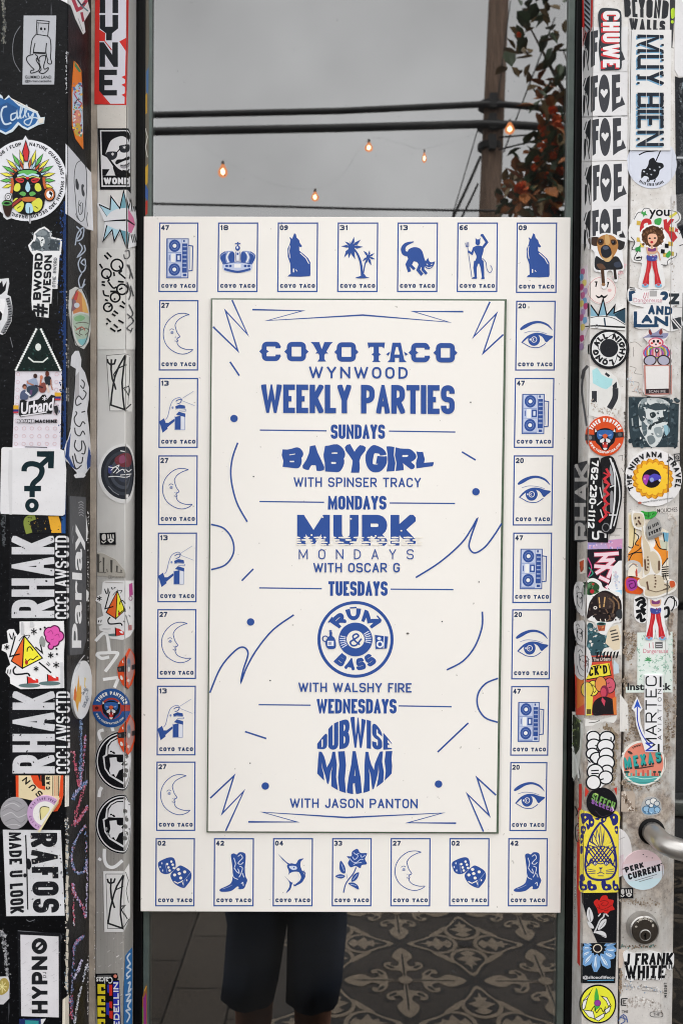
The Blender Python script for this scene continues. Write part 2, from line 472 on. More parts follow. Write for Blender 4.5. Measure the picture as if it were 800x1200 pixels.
# ------------------------------------------------------------------ structural materials
def m_alu(name, tint='#cfccc7', grime=.8):
    nb = NB(name); c = lin(tint)
    br = nb.mr(nb.noise(1.0, 4, (700, 700, 6)), .3, .7, .86, 1.04)
    a = nb.mix(1.0, c, br, 'MULTIPLY')
    g = nb.mr(nb.noise(14, 6, (1, 1, .35)), .35, .7, 1, 1 - .28*grime)
    a = nb.mix(1.0, a, g, 'MULTIPLY')
    sp = nb.mr(nb.noise(420, 3), .64, .70, 0, .5*grime)
    a = nb.mix(sp, a, (.12, .10, .085, 1)); nb.base(a)
    nb.set(Metallic=.35, Roughness=.42); nb.bump(nb.noise(1.0, 3, (900, 900, 8)), .08, .0006)
    return nb.m
M_ALU = m_alu('brushed_aluminium', '#bdbab6')
def m_film():
    m = m_alu('aluminium_with_white_film', '#b9b6b1', 1.0); t = m.node_tree; b = t.nodes['Principled BSDF']; src = b.inputs['Base Color'].links[0].from_socket
    tc = t.nodes.new('ShaderNodeTexCoord'); sx = t.nodes.new('ShaderNodeSeparateXYZ'); ns = t.nodes.new('ShaderNodeTexNoise'); ns.inputs['Scale'].default_value = 30; ns.inputs['Detail'].default_value = 6
    a = t.nodes.new('ShaderNodeMath'); a.operation = 'MULTIPLY_ADD'; a.inputs[1].default_value = .06
    mr = t.nodes.new('ShaderNodeMapRange'); mr.inputs[1].default_value = 1.575; mr.inputs[2].default_value = 1.70; mr.inputs[4].default_value = .9
    mx = t.nodes.new('ShaderNodeMix'); mx.data_type = 'RGBA'; mx.inputs[7].default_value = (.66, .65, .63, 1)
    t.links.new(tc.outputs['Object'], sx.inputs[0]); t.links.new(tc.outputs['Object'], ns.inputs['Vector']); t.links.new(ns.outputs[0], a.inputs[0]); t.links.new(sx.outputs[2], a.inputs[2]); t.links.new(a.outputs[0], mr.inputs[0]); t.links.new(mr.outputs[0], mx.inputs[0]); t.links.new(src, mx.inputs[6]); t.links.new(mx.outputs[2], b.inputs['Base Color'])
    return m
M_FILM = m_film()
def m_scarred(name):
    """aluminium with torn-off sticker paper and brown glue left on it"""
    nb = NB(name); c = lin('#c6c3be')
    br = nb.mr(nb.noise(1.0, 4, (600, 600, 5)), .3, .7, .85, 1.05)
    a = nb.mix(1.0, c, br, 'MULTIPLY')
    z = nb.z()
    # glue: brown, ragged, mostly at waist-to-chest height
    band = nb.math('MULTIPLY', nb.mr(z, 1.18, 1.30, .35, 1), nb.mr(z, 1.56, 1.68, 1, .2))
    gl = nb.math('MULTIPLY', nb.mr(nb.noise(22, 8, rough=.72), .40, .56), band)
    glc = nb.mix(nb.mr(nb.noise(130, 6, rough=.7), .38, .62), lin('#5f4d40'), lin('#b3a494'))
    a = nb.mix(gl, a, glc)
    # white paper residue: mostly higher up
    hi = nb.math('MAXIMUM', nb.mr(z, 1.62, 1.80, .15, 1.0), nb.mr(z, 1.16, 1.22, .8, 0))
    pw = nb.math('MULTIPLY', nb.mr(nb.noise(17, 8, rough=.66), .36, .46), hi)
    a = nb.mix(pw, a, nb.mix(nb.mr(nb.noise(80, 5), .3, .7), lin('#c3beb8'), lin('#dedcda')))
    sp = nb.mr(nb.noise(380, 3, rough=.7), .63, .70, 0, .75)
    a = nb.mix(sp, a, (.07, .055, .045, 1)); nb.base(a)
    nb.set(Metallic=.15, Roughness=.5); nb.bump(nb.noise(60, 6, rough=.7), .25, .0015)
    return nb.m
M_SCAR = m_scarred('aluminium_with_glue_and_paper')
def m_black():
    nb = NB('gloss_black_paint'); c = lin('#07080b')
    g = nb.mr(nb.noise(9, 6), .3, .7, .5, 1.5)
    a = nb.mix(1.0, c, g, 'MULTIPLY')
    sp = nb.mr(nb.noise(330, 3, rough=.75), .645, .71, 0, .7)
    a = nb.mix(sp, a, lin('#5a5d64'))
    st = nb.math('MULTIPLY', nb.mr(nb.noise(1.0, 4, (260, 260, 9)), .66, .72), nb.mr(nb.noise(24, 3), .5, .6))
    a = nb.mix(nb.math('MULTIPLY', st, .6), a, lin('#7b7d84')); nb.base(a)
    nb.set(Roughness=.40, Specular_IOR_Level=.12)
    h = nb.math('ADD', nb.noise(150, 5, rough=.7), nb.math('MULTIPLY', nb.noise(30, 4), 2.0))
    nb.bump(h, .32, .0022)
    return nb.m
M_BLACK = m_black()
M_GASKET = plain('black_rubber', '#070708', .45, wear=.3, spec=.12)
M_BEAD = plain('dark_green_grey_bead', '#59645f', .4, .3, .3, 40, .1)
M_CAULK = plain('grubby_caulk', '#b3a698', .7, wear=.35, scale=60, bump=.25)
M_DARKALU = plain('dark_bronze_aluminium', '#3a3d3c', .4, .5, .2)
M_PLASTER = plain('painted_plaster', '#33363b', .8, wear=.3, scale=6)
M_INWALL = plain('dim_interior_wall', '#1c1b1b', .9, wear=.2)
M_INFLOOR = plain('dim_interior_floor', '#231f1c', .7, wear=.3)
M_STEEL = plain('satin_steel', '#b4b1ad', .32, .85, .12, 60, .05)

def m_glass(name, refl, tint):
    m = bpy.data.materials.new(name); m.use_nodes = True; t = m.node_tree
    t.nodes.remove(t.nodes['Principled BSDF']); out = t.nodes['Material Output']
    g = t.nodes.new('ShaderNodeBsdfGlossy'); g.inputs['Roughness'].default_value = 0.0
    tr = t.nodes.new('ShaderNodeBsdfTransparent'); tr.inputs['Color'].default_value = tint
    mx = t.nodes.new('ShaderNodeMixShader'); mx.inputs[0].default_value = refl
    tc = t.nodes.new('ShaderNodeTexCoord')
    # faint dust specks and wiped film on the glass
    ns = t.nodes.new('ShaderNodeTexNoise'); ns.inputs['Scale'].default_value = 260; ns.inputs['Detail'].default_value = 2
    mr = t.nodes.new('ShaderNodeMapRange'); mr.inputs[1].default_value = .715; mr.inputs[2].default_value = .75; mr.inputs[3].default_value = 0; mr.inputs[4].default_value = .55
    df = t.nodes.new('ShaderNodeBsdfDiffuse'); df.inputs['Color'].default_value = (.11, .11, .12, 1)
    m2 = t.nodes.new('ShaderNodeMixShader')
    t.links.new(tc.outputs['Object'], ns.inputs['Vector']); t.links.new(ns.outputs[0], mr.inputs[0])
    t.links.new(tr.outputs[0], mx.inputs[1]); t.links.new(g.outputs[0], mx.inputs[2])
    t.links.new(mx.outputs[0], m2.inputs[1]); t.links.new(df.outputs[0], m2.inputs[2]); t.links.new(mr.outputs[0], m2.inputs[0])
    sm = t.nodes.new('ShaderNodeTexNoise'); sm.inputs['Scale'].default_value = 5; sm.inputs['Detail'].default_value = 6; sm.inputs['Distortion'].default_value = 1.5
    sr = t.nodes.new('ShaderNodeMapRange'); sr.inputs[1].default_value = .35; sr.inputs[2].default_value = .75; sr.inputs[3].default_value = .004; sr.inputs[4].default_value = .03
    d2 = t.nodes.new('ShaderNodeBsdfDiffuse'); d2.inputs['Color'].default_value = (.42, .41, .40, 1); m3 = t.nodes.new('ShaderNodeMixShader')
    t.links.new(tc.outputs['Object'], sm.inputs['Vector']); t.links.new(sm.outputs[0], sr.inputs[0]); t.links.new(sr.outputs[0], m3.inputs[0]); t.links.new(m2.outputs[0], m3.inputs[1]); t.links.new(d2.outputs[0], m3.inputs[2])
    t.links.new((m3 if refl > 0 else m2).outputs[0], out.inputs[0])
    return m
M_PANE = m_glass('reflective_window_glass', .215, (.62, .66, .66, 1))
M_BACK = m_glass('window_glass_inner_face', .0, (.9, .93, .92, 1))
M_EDGE = plain('green_glass_edge', '#5d6f5c', .15, wear=.35, scale=80)

# ------------------------------------------------------------------ plan of the shop front (metres, from above)
A = (-0.2833, -0.140); B = (-0.2833, -0.045); Bc = (-0.2765, -0.045); Cc = (-0.2437, -0.045); D = (-0.2421, -0.003)
E_ = (-0.2309, -0.003); E2 = (-0.2309, GLASS_Y); F2 = (0.2673, GLASS_Y); F1 = (0.2673, -0.003); G1 = (0.2763, -0.003)
H1 = (0.2774, -0.045); H2 = (0.3186, -0.045); I0 = (0.3190, -0.028); I1 = (0.3214, -0.028); I2 = (0.3218, -0.043)
J1 = (0.3672, -0.043); J2 = (0.3855, -0.030); J3 = (0.3855, -0.018)
WALL = Surf([(-1.2, -0.140), A, B, Cc, D, E_, F2, F1, G1, H1, H2, I2, J1, J2, (1.3, -0.018)])
POSTER_Y = -0.0105
PB = Surf([(-2, POSTER_Y), (2, POSTER_Y)])
PI = Surf([(-2, POSTER_Y - .0034), (2, POSTER_Y - .0034)])
ZT = 2.75
HEAD = 2.45

# ground
def m_concrete():
    nb = NB('worn_concrete_pavers'); br = nb.n('ShaderNodeTexBrick'); br.offset = .5
    mp = nb.n('ShaderNodeMapping'); mp.inputs['Rotation'].default_value = (0, 0, R(90)); mp.inputs['Location'].default_value = (.2, -.045, 0)
    nb.l(nb.tc.outputs['Object'], mp.inputs[0]); nb.l(mp.outputs[0], br.inputs['Vector'])
    br.inputs['Scale'].default_value = 1; br.inputs['Brick Width'].default_value = .40; br.inputs['Row Height'].default_value = .203
    br.inputs['Mortar Size'].default_value = .0045; br.inputs['Mortar Smooth'].default_value = .3
    br.inputs['Color1'].default_value = (.062, .053, .044, 1); br.inputs['Color2'].default_value = (.046, .039, .033, 1); br.inputs['Mortar'].default_value = (.010, .009, .008, 1)
    g = nb.mr(nb.noise(110, 7, rough=.8), .35, .65, .45, 1.5)
    a = nb.mix(1.0, br.outputs['Color'], g, 'MULTIPLY'); a = nb.mix(nb.mr(nb.noise(150, 2, rough=.6), .62, .70, 0, .75), a, (.17, .145, .115, 1))
    nb.base(a); nb.set(Roughness=.85, Specular_IOR_Level=.1)
    nb.bump(nb.noise(180, 5), .3, .002); return nb.m
gm = MB(); gm.add([(-250, -250, -.004), (250, -250, -.004), (250, 250, -.004), (-250, 250, -.004)], [(0, 1, 2, 3)])
tag(gm.build('ground', plain('ground_asphalt', '#4a4a4b', .9, wear=.4, scale=3)), kind='structure')
gm = MB(); gm.add([(-30, -3.6, .10), (-.235, -3.6, .10), (-.235, .02, .10), (-30, .02, .10)], [(0, 1, 2, 3)])
FZ = 0.0
gm = MB(); gm.box(-30, -3.6, -.12, -.235, -.0, FZ)
tag(gm.build('pavement', m_concrete()), kind='structure')
gm = MB(); gm.box(-30, -3.72, -.13, 30, -3.604, FZ + .004)
tag(gm.build('kerb', plain('granite_kerb', '#8d8a86', .8, wear=.3)), kind='structure')
# the patterned tile paving: cement tiles, relief pattern as inlaid shapes
tile = empty('tile_paving', (0, 0, 0)); tag(tile, kind='structure')
tb = MB(); tb.box(-.231, -3.6, -.12, 30, -.0, FZ)
tb.build('tile_ground', plain('brown_cement_tile', '#2d261f', .6, wear=.35, scale=25), tile)
M_TPALE = plain('pale_tile_inlay', '#776a5a', .6, wear=.3, scale=40); M_TDARK = plain('dark_tile_outline', '#15110e', .6, wear=.3, scale=40)
tp = MB()
def tshape(cx, cy, pts, mi, z, sx, sy, rot=0):
    a = R(rot); vs = [((cx + (x*math.cos(a) - y*math.sin(a))*sx), (cy + (x*math.sin(a) + y*math.cos(a))*sy), FZ + z) for x, y in pts]
    tri = tessellate_polygon([[Vector((v[0], v[1], 0)) for v in vs]])
    fs = []
    for t in tri:
        n = (vs[t[1]][0]-vs[t[0]][0])*(vs[t[2]][1]-vs[t[0]][1]) - (vs[t[1]][1]-vs[t[0]][1])*(vs[t[2]][0]-vs[t[0]][0])
        fs.append(tuple(t) if n > 0 else tuple(t)[::-1])
    tp.add(vs, fs, mi)
petal = catmull([(.06, 0), (.11, .11), (.22, .145), (.33, .08), (.46, 0), (.33, -.08), (.22, -.145), (.11, -.11)], True, 3)
petal_i = catmull([(.09, 0), (.13, .085), (.22, .115), (.31, .06), (.40, 0), (.31, -.06), (.22, -.115), (.13, -.085)], True, 3)
leafv = catmull([(.10, 0), (.14, .06), (.17, .025), (.22, .095), (.25, .03), (.29, .05), (.30, .012), (.36, 0), (.30, -.012), (.29, -.05), (.25, -.03), (.22, -.095), (.17, -.025), (.14, -.06)], True, 2)
vein = [(.05, .006), (.34, .006), (.36, 0), (.34, -.006), (.05, -.006)]
lobe = catmull([(.15, .085), (.185, .125), (.20, .12), (.17, .07)], True, 2)
band = catmull([(.30, .30), (.36, .24), (.46, .20), (.50, .20), (.50, .235), (.45, .235), (.38, .275), (.335, .335)], False, 2)
_f = [(.05, .014), (.12, .02), (.13, .09), (.18, .145), (.235, .13), (.235, .085), (.20, .095), (.185, .05), (.24, .03), (.30, .075), (.37, .06)]
fleur = catmull(_f + [(.44, 0)] + [(x, -y) for x, y in _f[::-1]], True, 2)
circ = [(.05*math.cos(i*math.pi/6), .05*math.sin(i*math.pi/6)) for i in range(12)]
PX, PY = .488, .565
for i in range(0, 10):
    for j in range(0, 6):
        for ox, oy, kind in ((0, 0, 0), (.5, .5, 1)):
            cx = -.01 + (i + ox)*PX; cy = -.85 - (j + oy)*PY + .0
            if cx < -.1 or cy < -3.4: continue
            for q in range(4):
                if kind == 0:
                    tshape(cx, cy, petal, 1, .0010, PX*1.06, PY*1.06, q*90); tshape(cx, cy, petal, 0, .0016, PX*.98, PY*.96, q*90)
                    tshape(cx, cy, petal_i, 1, .0022, PX, PY, q*90); tshape(cx, cy, leafv, 0, .0028, PX, PY, q*90)
                else:
                    tshape(cx, cy, fleur, 1, .0010, PX*1.12, PY*1.1, q*90); tshape(cx, cy, fleur, 0, .0016, PX, PY, q*90); tshape(cx, cy, vein, 1, .0022, PX, PY, q*90); tshape(cx, cy, lobe, 1, .0022, PX, PY, q*90); tshape(cx, cy, [(x, -y) for x, y in lobe], 1, .0022, PX, PY, q*90); tshape(cx, cy, band, 0, .0013, PX, PY, q*90); tshape(cx, cy, [(x, -y) for x, y in band], 0, .0013, PX, PY, q*90)
            tshape(cx, cy, circ, 0 if kind else 1, .0034, PX, PY)
tp.build('tile_pattern', [M_TPALE, M_TDARK], tile)
gm = MB(); gm.box(-30, -9.6, -.10, 30, -3.73, -.002)
tag(gm.build('road', plain('road_asphalt', '#47474a', .9, wear=.35, scale=8)), kind='structure')
gm = MB(); gm.box(-30, -12.4, -.10, 30, -9.6, .13)
tag(gm.build('far_pavement', plain('far_pavement_concrete', '#8f8b86', .85, wear=.3, scale=5)), kind='structure')

# shop wall over the openings and to both sides
wl = MB(); wl.box(-4, -.10, HEAD, 5, .15, 4.2); wl.box(-4, -.138, 0, -1.2, .15, HEAD); wl.box(1.30, -.10, 0, 5, .15, HEAD)
tag(wl.build('shop_wall', M_PLASTER, bevel=.004), 'dark painted shop wall above and beside the window and door', 'wall')
pl = empty('black_pillar', (-.74, -.07, 0)); tag(pl, 'black gloss painted pillar plastered with stickers beside the window', 'pillar')
mb = MB(); mb.prism([(-1.2, -.140), (A[0], A[1]), (B[0], .12), (-1.2, .12)], 0, HEAD)
o = mb.build('shaft', M_BLACK, bevel=.0022); o.parent = pl; o.matrix_parent_inverse = pl.matrix_world.inverted() if False else Matrix.Translation((.74, .07, 0))
PILLAR_INV = Matrix.Translation((.74, .07, 0))

# window: jambs, gaskets, pane, head and sill
win = empty('shop_window', (0, 0, 0)); tag(win, 'tall aluminium framed shop window reflecting sky, cables and paving', 'window')
mb = MB(); mb.prism([B, Bc, (Bc[0], .03), (B[0], .03)], .0, HEAD); mb.build('caulk_joint', M_CAULK, win)
mb = MB(); mb.prism([(Bc[0] + .0002, -.0450), (Cc[0], Cc[1]), D, (D[0], .05), (Bc[0] + .0002, .05)], .0, HEAD); mb.build('jamb', M_FILM, win, bevel=.0012)
mb = MB(); mb.prism([(D[0]+.0002, -.0030), (E_[0], -.0030), (E_[0], .02), (D[0]+.0002, .02)], .12, HEAD-.06); mb.build('gasket', M_GASKET, win, bevel=.002)
mb = MB(); mb.prism([F1, (G1[0]-.0002, G1[1]), (G1[0]-.0002, .02), (F1[0], .02)], .12, HEAD-.06); mb.build('gasket', M_GASKET, win, bevel=.002)
mb = MB(); mb.prism([(E_[0]+.0002, -.0012), (-.2236, -.0012), (-.2236, .02), (E_[0]+.0002, .02)], .12, HEAD-.06); mb.build('glazing_bead', M_BEAD, win, bevel=.001)
BEADS = Surf([(-2, -.0012), (2, -.0012)])
mb = MB(); mb.prism([(.2590, -.0012), (F1[0]-.0002, -.0012), (F1[0]-.0002, .02), (.2590, .02)], .12, HEAD-.06); mb.build('glazing_bead', M_BEAD, win, bevel=.001)
mb = MB(); mb.prism([G1, H1, H2, (H2[0], .05), (G1[0], .05)], .0, HEAD); mb.build('jamb', M_SCAR, win, bevel=.0012)
mb = MB(); mb.box(D[0], -.045, HEAD-.06, G1[0], .05, HEAD); mb.build('head', M_ALU, win, bevel=.001)
mb = MB(); mb.box(D[0], -.06, 0, G1[0], .05, .12); mb.build('sill', M_ALU, win, bevel=.001)
mb = MB(); x0, x1 = E_[0]-.004, F1[0]+.004
mb.add([(x0, GLASS_Y, .12), (x1, GLASS_Y, .12), (x1, GLASS_Y, HEAD-.06), (x0, GLASS_Y, HEAD-.06)], [(0, 1, 2, 3)], 0)
mb.add([(x0, GLASS_Y+.008, .12), (x1, GLASS_Y+.008, .12), (x1, GLASS_Y+.008, HEAD-.06), (x0, GLASS_Y+.008, HEAD-.06)], [(3, 2, 1, 0)], 1)
mb.build('pane', [M_PANE, M_BACK], win)

# door
door = empty('shop_door', (.7, -.02, 0)); tag(door, 'aluminium glass door with sticker covered stile, pull handle and deadlock', 'door')
DI = Matrix.Translation((-.7, .02, 0))
def dpart(o): o.parent = door; o.matrix_parent_inverse = DI; return o
mb = MB(); mb.prism([I2, J1, J2, J3, (J3[0], .012), (I2[0], .012)], .02, HEAD-.03); stile = dpart(mb.build('stile', M_SCAR, bevel=.001))
mb = MB(); mb.box(1.22, -.043, .02, 1.285, .012, HEAD-.03); dpart(mb.build('stile', M_ALU, bevel=.001))
mb = MB(); mb.box(J3[0], -.040, .02, 1.22, .012, .28); dpart(mb.build('bottom_rail', M_ALU, bevel=.001))
mb = MB(); mb.box(J3[0], -.040, HEAD-.13, 1.22, .012, HEAD-.03); dpart(mb.build('top_rail', M_ALU, bevel=.001))
mb = MB()
mb.add([(J3[0]-.003, -.017, .28), (1.22, -.017, .28), (1.22, -.017, HEAD-.13), (J3[0]-.003, -.017, HEAD-.13)], [(0, 1, 2, 3)], 0)
mb.add([(J3[0]-.003, -.010, .28), (1.22, -.010, .28), (1.22, -.010, HEAD-.13), (J3[0]-.003, -.010, HEAD-.13)], [(3, 2, 1, 0)], 1)
dpart(mb.build('door_glass', [m_glass('dim_door_glass', .09, (.5, .53, .53, 1)), M_BACK]))
mb = MB(); pa = on_y(788, 934, .03); pb = on_y(788, 954, .03)
mb.box(J3[0]+.004, .018, pb.z, 1.215, .05, pa.z); dpart(mb.build('push_bar', M_STEEL, bevel=.004))
mb = MB(); mb.box(1.286, -.03, 0, 1.30, .05, HEAD)
tag(mb.build('door_frame', M_ALU), 'narrow aluminium post on the far side of the glass door', 'door frame')

# pull handle: a round bar standing off the stile and bending away to the right
hp = on_y(763, 974.5, -.043)
hpts = [(hp.x, -.040, hp.z), (hp.x, -.052, hp.z), (hp.x+.0012, -.066, hp.z-.0005)]
for k in range(1, 9):
    a = R(90*k/8); hpts.append((hp.x + .0012 + .030*(1-math.cos(a)), -.066 - .030*math.sin(a), hp.z - .0005 - .004*k/8))
hpts += [(hp.x+.10, -.096, hp.z-.010), (hp.x+.14, -.096, hp.z-.022)]
for k in range(1, 7):
    a = R(75*k/6); hpts.append((hp.x+.14 + .04*math.sin(a), -.096, hp.z-.022 - .05*(1-math.cos(a))))
hpts += [(hp.x+.185, -.096, hp.z-.30), (hp.x+.185, -.092, hp.z-.318), (hp.x+.185, -.078, hp.z-.328), (hp.x+.185, -.050, hp.z-.330), (hp.x+.185, -.0172, hp.z-.330)]   # and back to a through-bolt in the glass
mb = MB(); mb.tube(hpts, .0118, 24); hd = dpart(mb.build('pull_handle', M_STEEL, smooth=True))
mb = MB(); mb.lathe([(.0150, 0), (.0150, .0016), (.0125, .003), (.0118, .003)], (hp.x, -.0432, hp.z), (0, -1, 0)); mb.build('rose', M_GASKET, hd)
# deadlock cylinder
c0 = on_y(751.5, 1086, -.043)
mb = MB(); mb.lathe([(.0178, 0), (.0180, .0015), (.0176, .003), (.0166, .0105), (.0155, .0118), (.0150, .0118), (.0146, .0108)], (c0.x, -.0432, c0.z), (0, -1, 0), 48)
lock = dpart(mb.build('lock_collar', M_STEEL, smooth=False))
M_LOCK = plain('dark_worn_lock_face', '#4a443e', .35, .7, .3, 200)
mb = MB(); mb.lathe([(.0145, .0), (.0145, .0122), (.0140, .0128)], (c0.x, -.0432, c0.z), (0, -1, 0), 48); mb.build('lock_face', M_LOCK, lock)
k0 = Vector((c0.x, -.0432-.0128, c0.z-.0040))
mb = MB(); mb.lathe([(.0066, 0), (.0066, .0012), (.0058, .0016), (.0054, .0010)], k0, (0, -1, 0), 32); mb.build('key_plug', M_STEEL, lock)
mb = MB(); mb.lathe([(.0053, 0), (.0053, .0013)], k0, (0, -1, 0), 32); mb.build('plug_face', M_LOCK, lock)
mb = MB(); mb.box(k0.x-.0009, k0.y-.0017, k0.z-.0042, k0.x+.0009, k0.y-.0012, k0.z+.0028); mb.box(k0.x-.0020, k0.y-.0017, k0.z-.0010, k0.x+.0002, k0.y-.0012, k0.z+.0008); mb.build('keyhole', M_GASKET, lock)
LOCKS = Surf([(-2, -.0432-.0128), (2, -.0432-.0128)])
g = G('lock_lettering', LOCKS, (670, 1005, .1625), wear=0, h0=.0001)
g.arc('MEDECO', 524, 508, 58, -52, 52, 17, 4.5, '#b9b3a8'); g.ell(462, 500, 9, 7, '#a9a398'); g.ell(583, 492, 8, 12, '#a9a398'); g.done(parent=lock)

# dark room behind the glass
rm = MB(); rm.box(-2.6, .16, -.1, 4.6, 6, FZ - .004, 1); rm.box(-2.6, 5.9, FZ, 4.6, 6, 3.2, 0); rm.box(-2.7, .16, FZ, -2.6, 6, 3.2, 0); rm.box(4.6, .16, FZ, 4.7, 6, 3.2, 0); rm.box(-2.7, .16, 3.2, 4.7, 6, 3.3, 0)
tag(rm.build('interior_room', [M_INWALL, M_INFLOOR]), kind='structure')
# ------------------------------------------------------------------ the street behind the camera, seen in the glass
M_WOOD = NB('weathered_pole_wood')
a = M_WOOD.mix(M_WOOD.mr(M_WOOD.noise(1, 6, (60, 60, 3.0), .75), .36, .64), lin('#473930'), lin('#957a67')); M_WOOD.base(a); M_WOOD.set(Roughness=.9); M_WOOD = M_WOOD.m
M_CABLE = plain('black_cable_sheath', '#141416', .6, wear=.2)
DP = 13.0
p0 = street(584, 0, DP); p1 = street(573.5, 250, DP)
dirp = (p1 - p0) / (p1.z - p0.z)
foot = p1 + dirp*(0 - p1.z); top = p1 + dirp*(11.5 - p1.z)
pole = empty('utility_pole', foot); tag(pole, 'weathered brown wooden utility pole carrying the black cables', 'utility pole')
pi_ = Matrix.Translation(-foot)
mb = MB(); n = 14; mb.tube([foot + (top-foot)*k/n for k in range(n+1)], [.175 - .045*k/n for k in range(n+1)], 18)
o = mb.build('shaft', M_WOOD, smooth=True); o.parent = pole; o.matrix_parent_inverse = pi_
for (px, py, rr) in ((575, 124, .17), (574.5, 148, .175), (574, 172, .165)):
    q = street(px, py, DP); mb = MB(); mb.lathe([(rr, -.05), (rr+.012, -.04), (rr+.012, .04), (rr, .05)], q, (0, 0, 1), 20)
    mb.box(q.x-.05, q.y+.14, q.z-.10, q.x+.05, q.y+.24, q.z+.10)
    o = mb.build('cable_clamp', M_CABLE); o.parent = pole; o.matrix_parent_inverse = pi_
def cable(pix, wid, label, name='overhead_cable', dist=DP-.2, ext=True, group='cables strung along the street'):
    P = [street(x, y, dist) for x, y in pix]
    if ext: P = [P[0] + (P[0]-P[1]).normalized()*9] + P + [P[-1] + (P[-1]-P[-2]).normalized()*9]
    Q = []
    for i in range(len(P)-1):
        for k in range(6): Q.append(P[i].lerp(P[i+1], k/6))
    Q.append(P[-1])
    mb = MB(); mb.tube(Q, wid/F*(dist+1.17)/2, 8); return tag(mb.build(name, M_CABLE, smooth=True), label, 'cable', group)
cable([(140, 135.2), (400, 129.5), (565, 121.8), (590, 122), (680, 129.5)], 7.5, 'upper of the two thick black cables passing the wooden pole')
cable([(140, 154.5), (400, 149.5), (565, 145), (600, 146), (680, 150.5)], 9.5, 'lower and thickest black cable passing the wooden pole')
cable([(140, 237.5), (300, 241), (420, 244.3), (520, 246), (700, 248)], 2.8, 'thin black cable sagging lowest across the sky')
cable([(560, 150), (530, 252)], 1.3, 'thin guy wire slanting left off the pole', 'guy_wire', ext=False)
cable([(563, 183), (549, 215), (530, 256)], 3.4, 'dark service drop curling down left of the pole', 'service_cable', ext=False)
cable([(560, 215), (548, 240), (540, 256)], 2.6, 'shorter dark service drop hugging the pole', 'service_cable', ext=False)
cable([(598, 0), (590, 60), (582, 125)], 1.2, 'thin wire dropping to the pole from above', 'guy_wire', ext=False)
cable([(650, 20), (605, 138), (590, 178)], 1.6, 'thin wire slanting down between the leaves and the pole', 'guy_wire', ext=False)
cable([(584, 160.5), (640, 156)], 2.0, 'short upper wire running right from the pole', 'service_cable', ext=False)
cable([(584, 175), (640, 161)], 2.0, 'short lower wire running right from the pole', 'service_cable', ext=False)

# string of bulbs
def m_emit(name, c, s, mixt=0.0):
    m = bpy.data.materials.new(name); m.use_nodes = True; t = m.node_tree; out = t.nodes['Material Output']; t.nodes.remove(t.nodes['Principled BSDF'])
    e = t.nodes.new('ShaderNodeEmission'); e.inputs[0].default_value = c; e.inputs[1].default_value = s
    tr = t.nodes.new('ShaderNodeBsdfTransparent'); mx = t.nodes.new('ShaderNodeMixShader'); mx.inputs[0].default_value = mixt
    t.links.new(e.outputs[0], mx.inputs[1]); t.links.new(tr.outputs[0], mx.inputs[2]); t.links.new(mx.outputs[0], out.inputs[0]); return m
M_SOCKET = plain('grey_bulb_socket', '#7d7670', .6)
M_BULB = m_emit('amber_bulb_glass', (1.0, .34, .12, 1), 1.1, .30); M_FIL = m_emit('bulb_filament', (1.0, .72, .40, 1), 16)
DB = 3.6
bulbs = [((261, 200), 13, 17), ((369, 230), 10.5, 12), ((432, 172), 11, 12), ((497, 184.5), 6, 13), ((597, 150), 13, 15)]
for i, ((px, py), bw, bh) in enumerate(bulbs):
    c = street(px, py, DB); k = (DB + 1.17)/F; h = bh*k/2*.88; r = bw*k/2*.9
    t = empty('festoon_bulb', c)
    tag(t, ['large amber bulb hanging lowest left of the string', 'small amber bulb hanging lowest of all near the board', 'amber bulb highest in the middle of the string', 'narrow bright bulb hanging right of the middle one',
            'orange bulb hanging beside the wooden pole'][i], 'light bulb', 'festoon bulbs glowing over the street')
    inv = Matrix.Translation(-c)
    mb = MB(); mb.lathe([(r*.3, h), (r*.55, h*.6), (r*.95, 0), (r, -h*.3), (r*.8, -h*.72), (r*.35, -h*.98), (.0005, -h)], c, (0, 0, 1), 16); o = mb.build('bulb_glass', M_BULB, smooth=True); o.parent = t; o.matrix_parent_inverse = inv
    mb = MB(); mb.lathe([(.0005, h*.45), (r*.42, h*.1), (r*.46, -h*.3), (.0005, -h*.65)], c, (0, 0, 1), 10); o = mb.build('filament', M_FIL, smooth=True); o.parent = t; o.matrix_parent_inverse = inv
    mb = MB(); mb.lathe([(r*.30, h*1.0), (r*.34, h*1.05), (r*.30, h*1.05+.012), (.002, h*1.05+.016)], c, (0, 0, 1), 12); o = mb.build('socket', M_SOCKET); o.parent = t; o.matrix_parent_inverse = inv
def wire(pix, label, w=.0003):
    P = catmull([(0, 0)]*3)
    Q = [street(x, y, DB) for x, y in catmull(pix, False, 6)]
    mb = MB(); mb.tube(Q, w, 6); tag(mb.build('festoon_wire', plain('grey_festoon_flex', '#8f9092', .6)), label, 'wire', 'flexes holding up the festoon bulbs')
wire([(120, 60), (200, 140), (261, 186), (320, 215), (369, 221), (400, 205), (432, 163), (470, 168), (497, 174), (550, 158), (597, 139), (680, 60)], 'thin grey flex dipping from bulb to bulb')

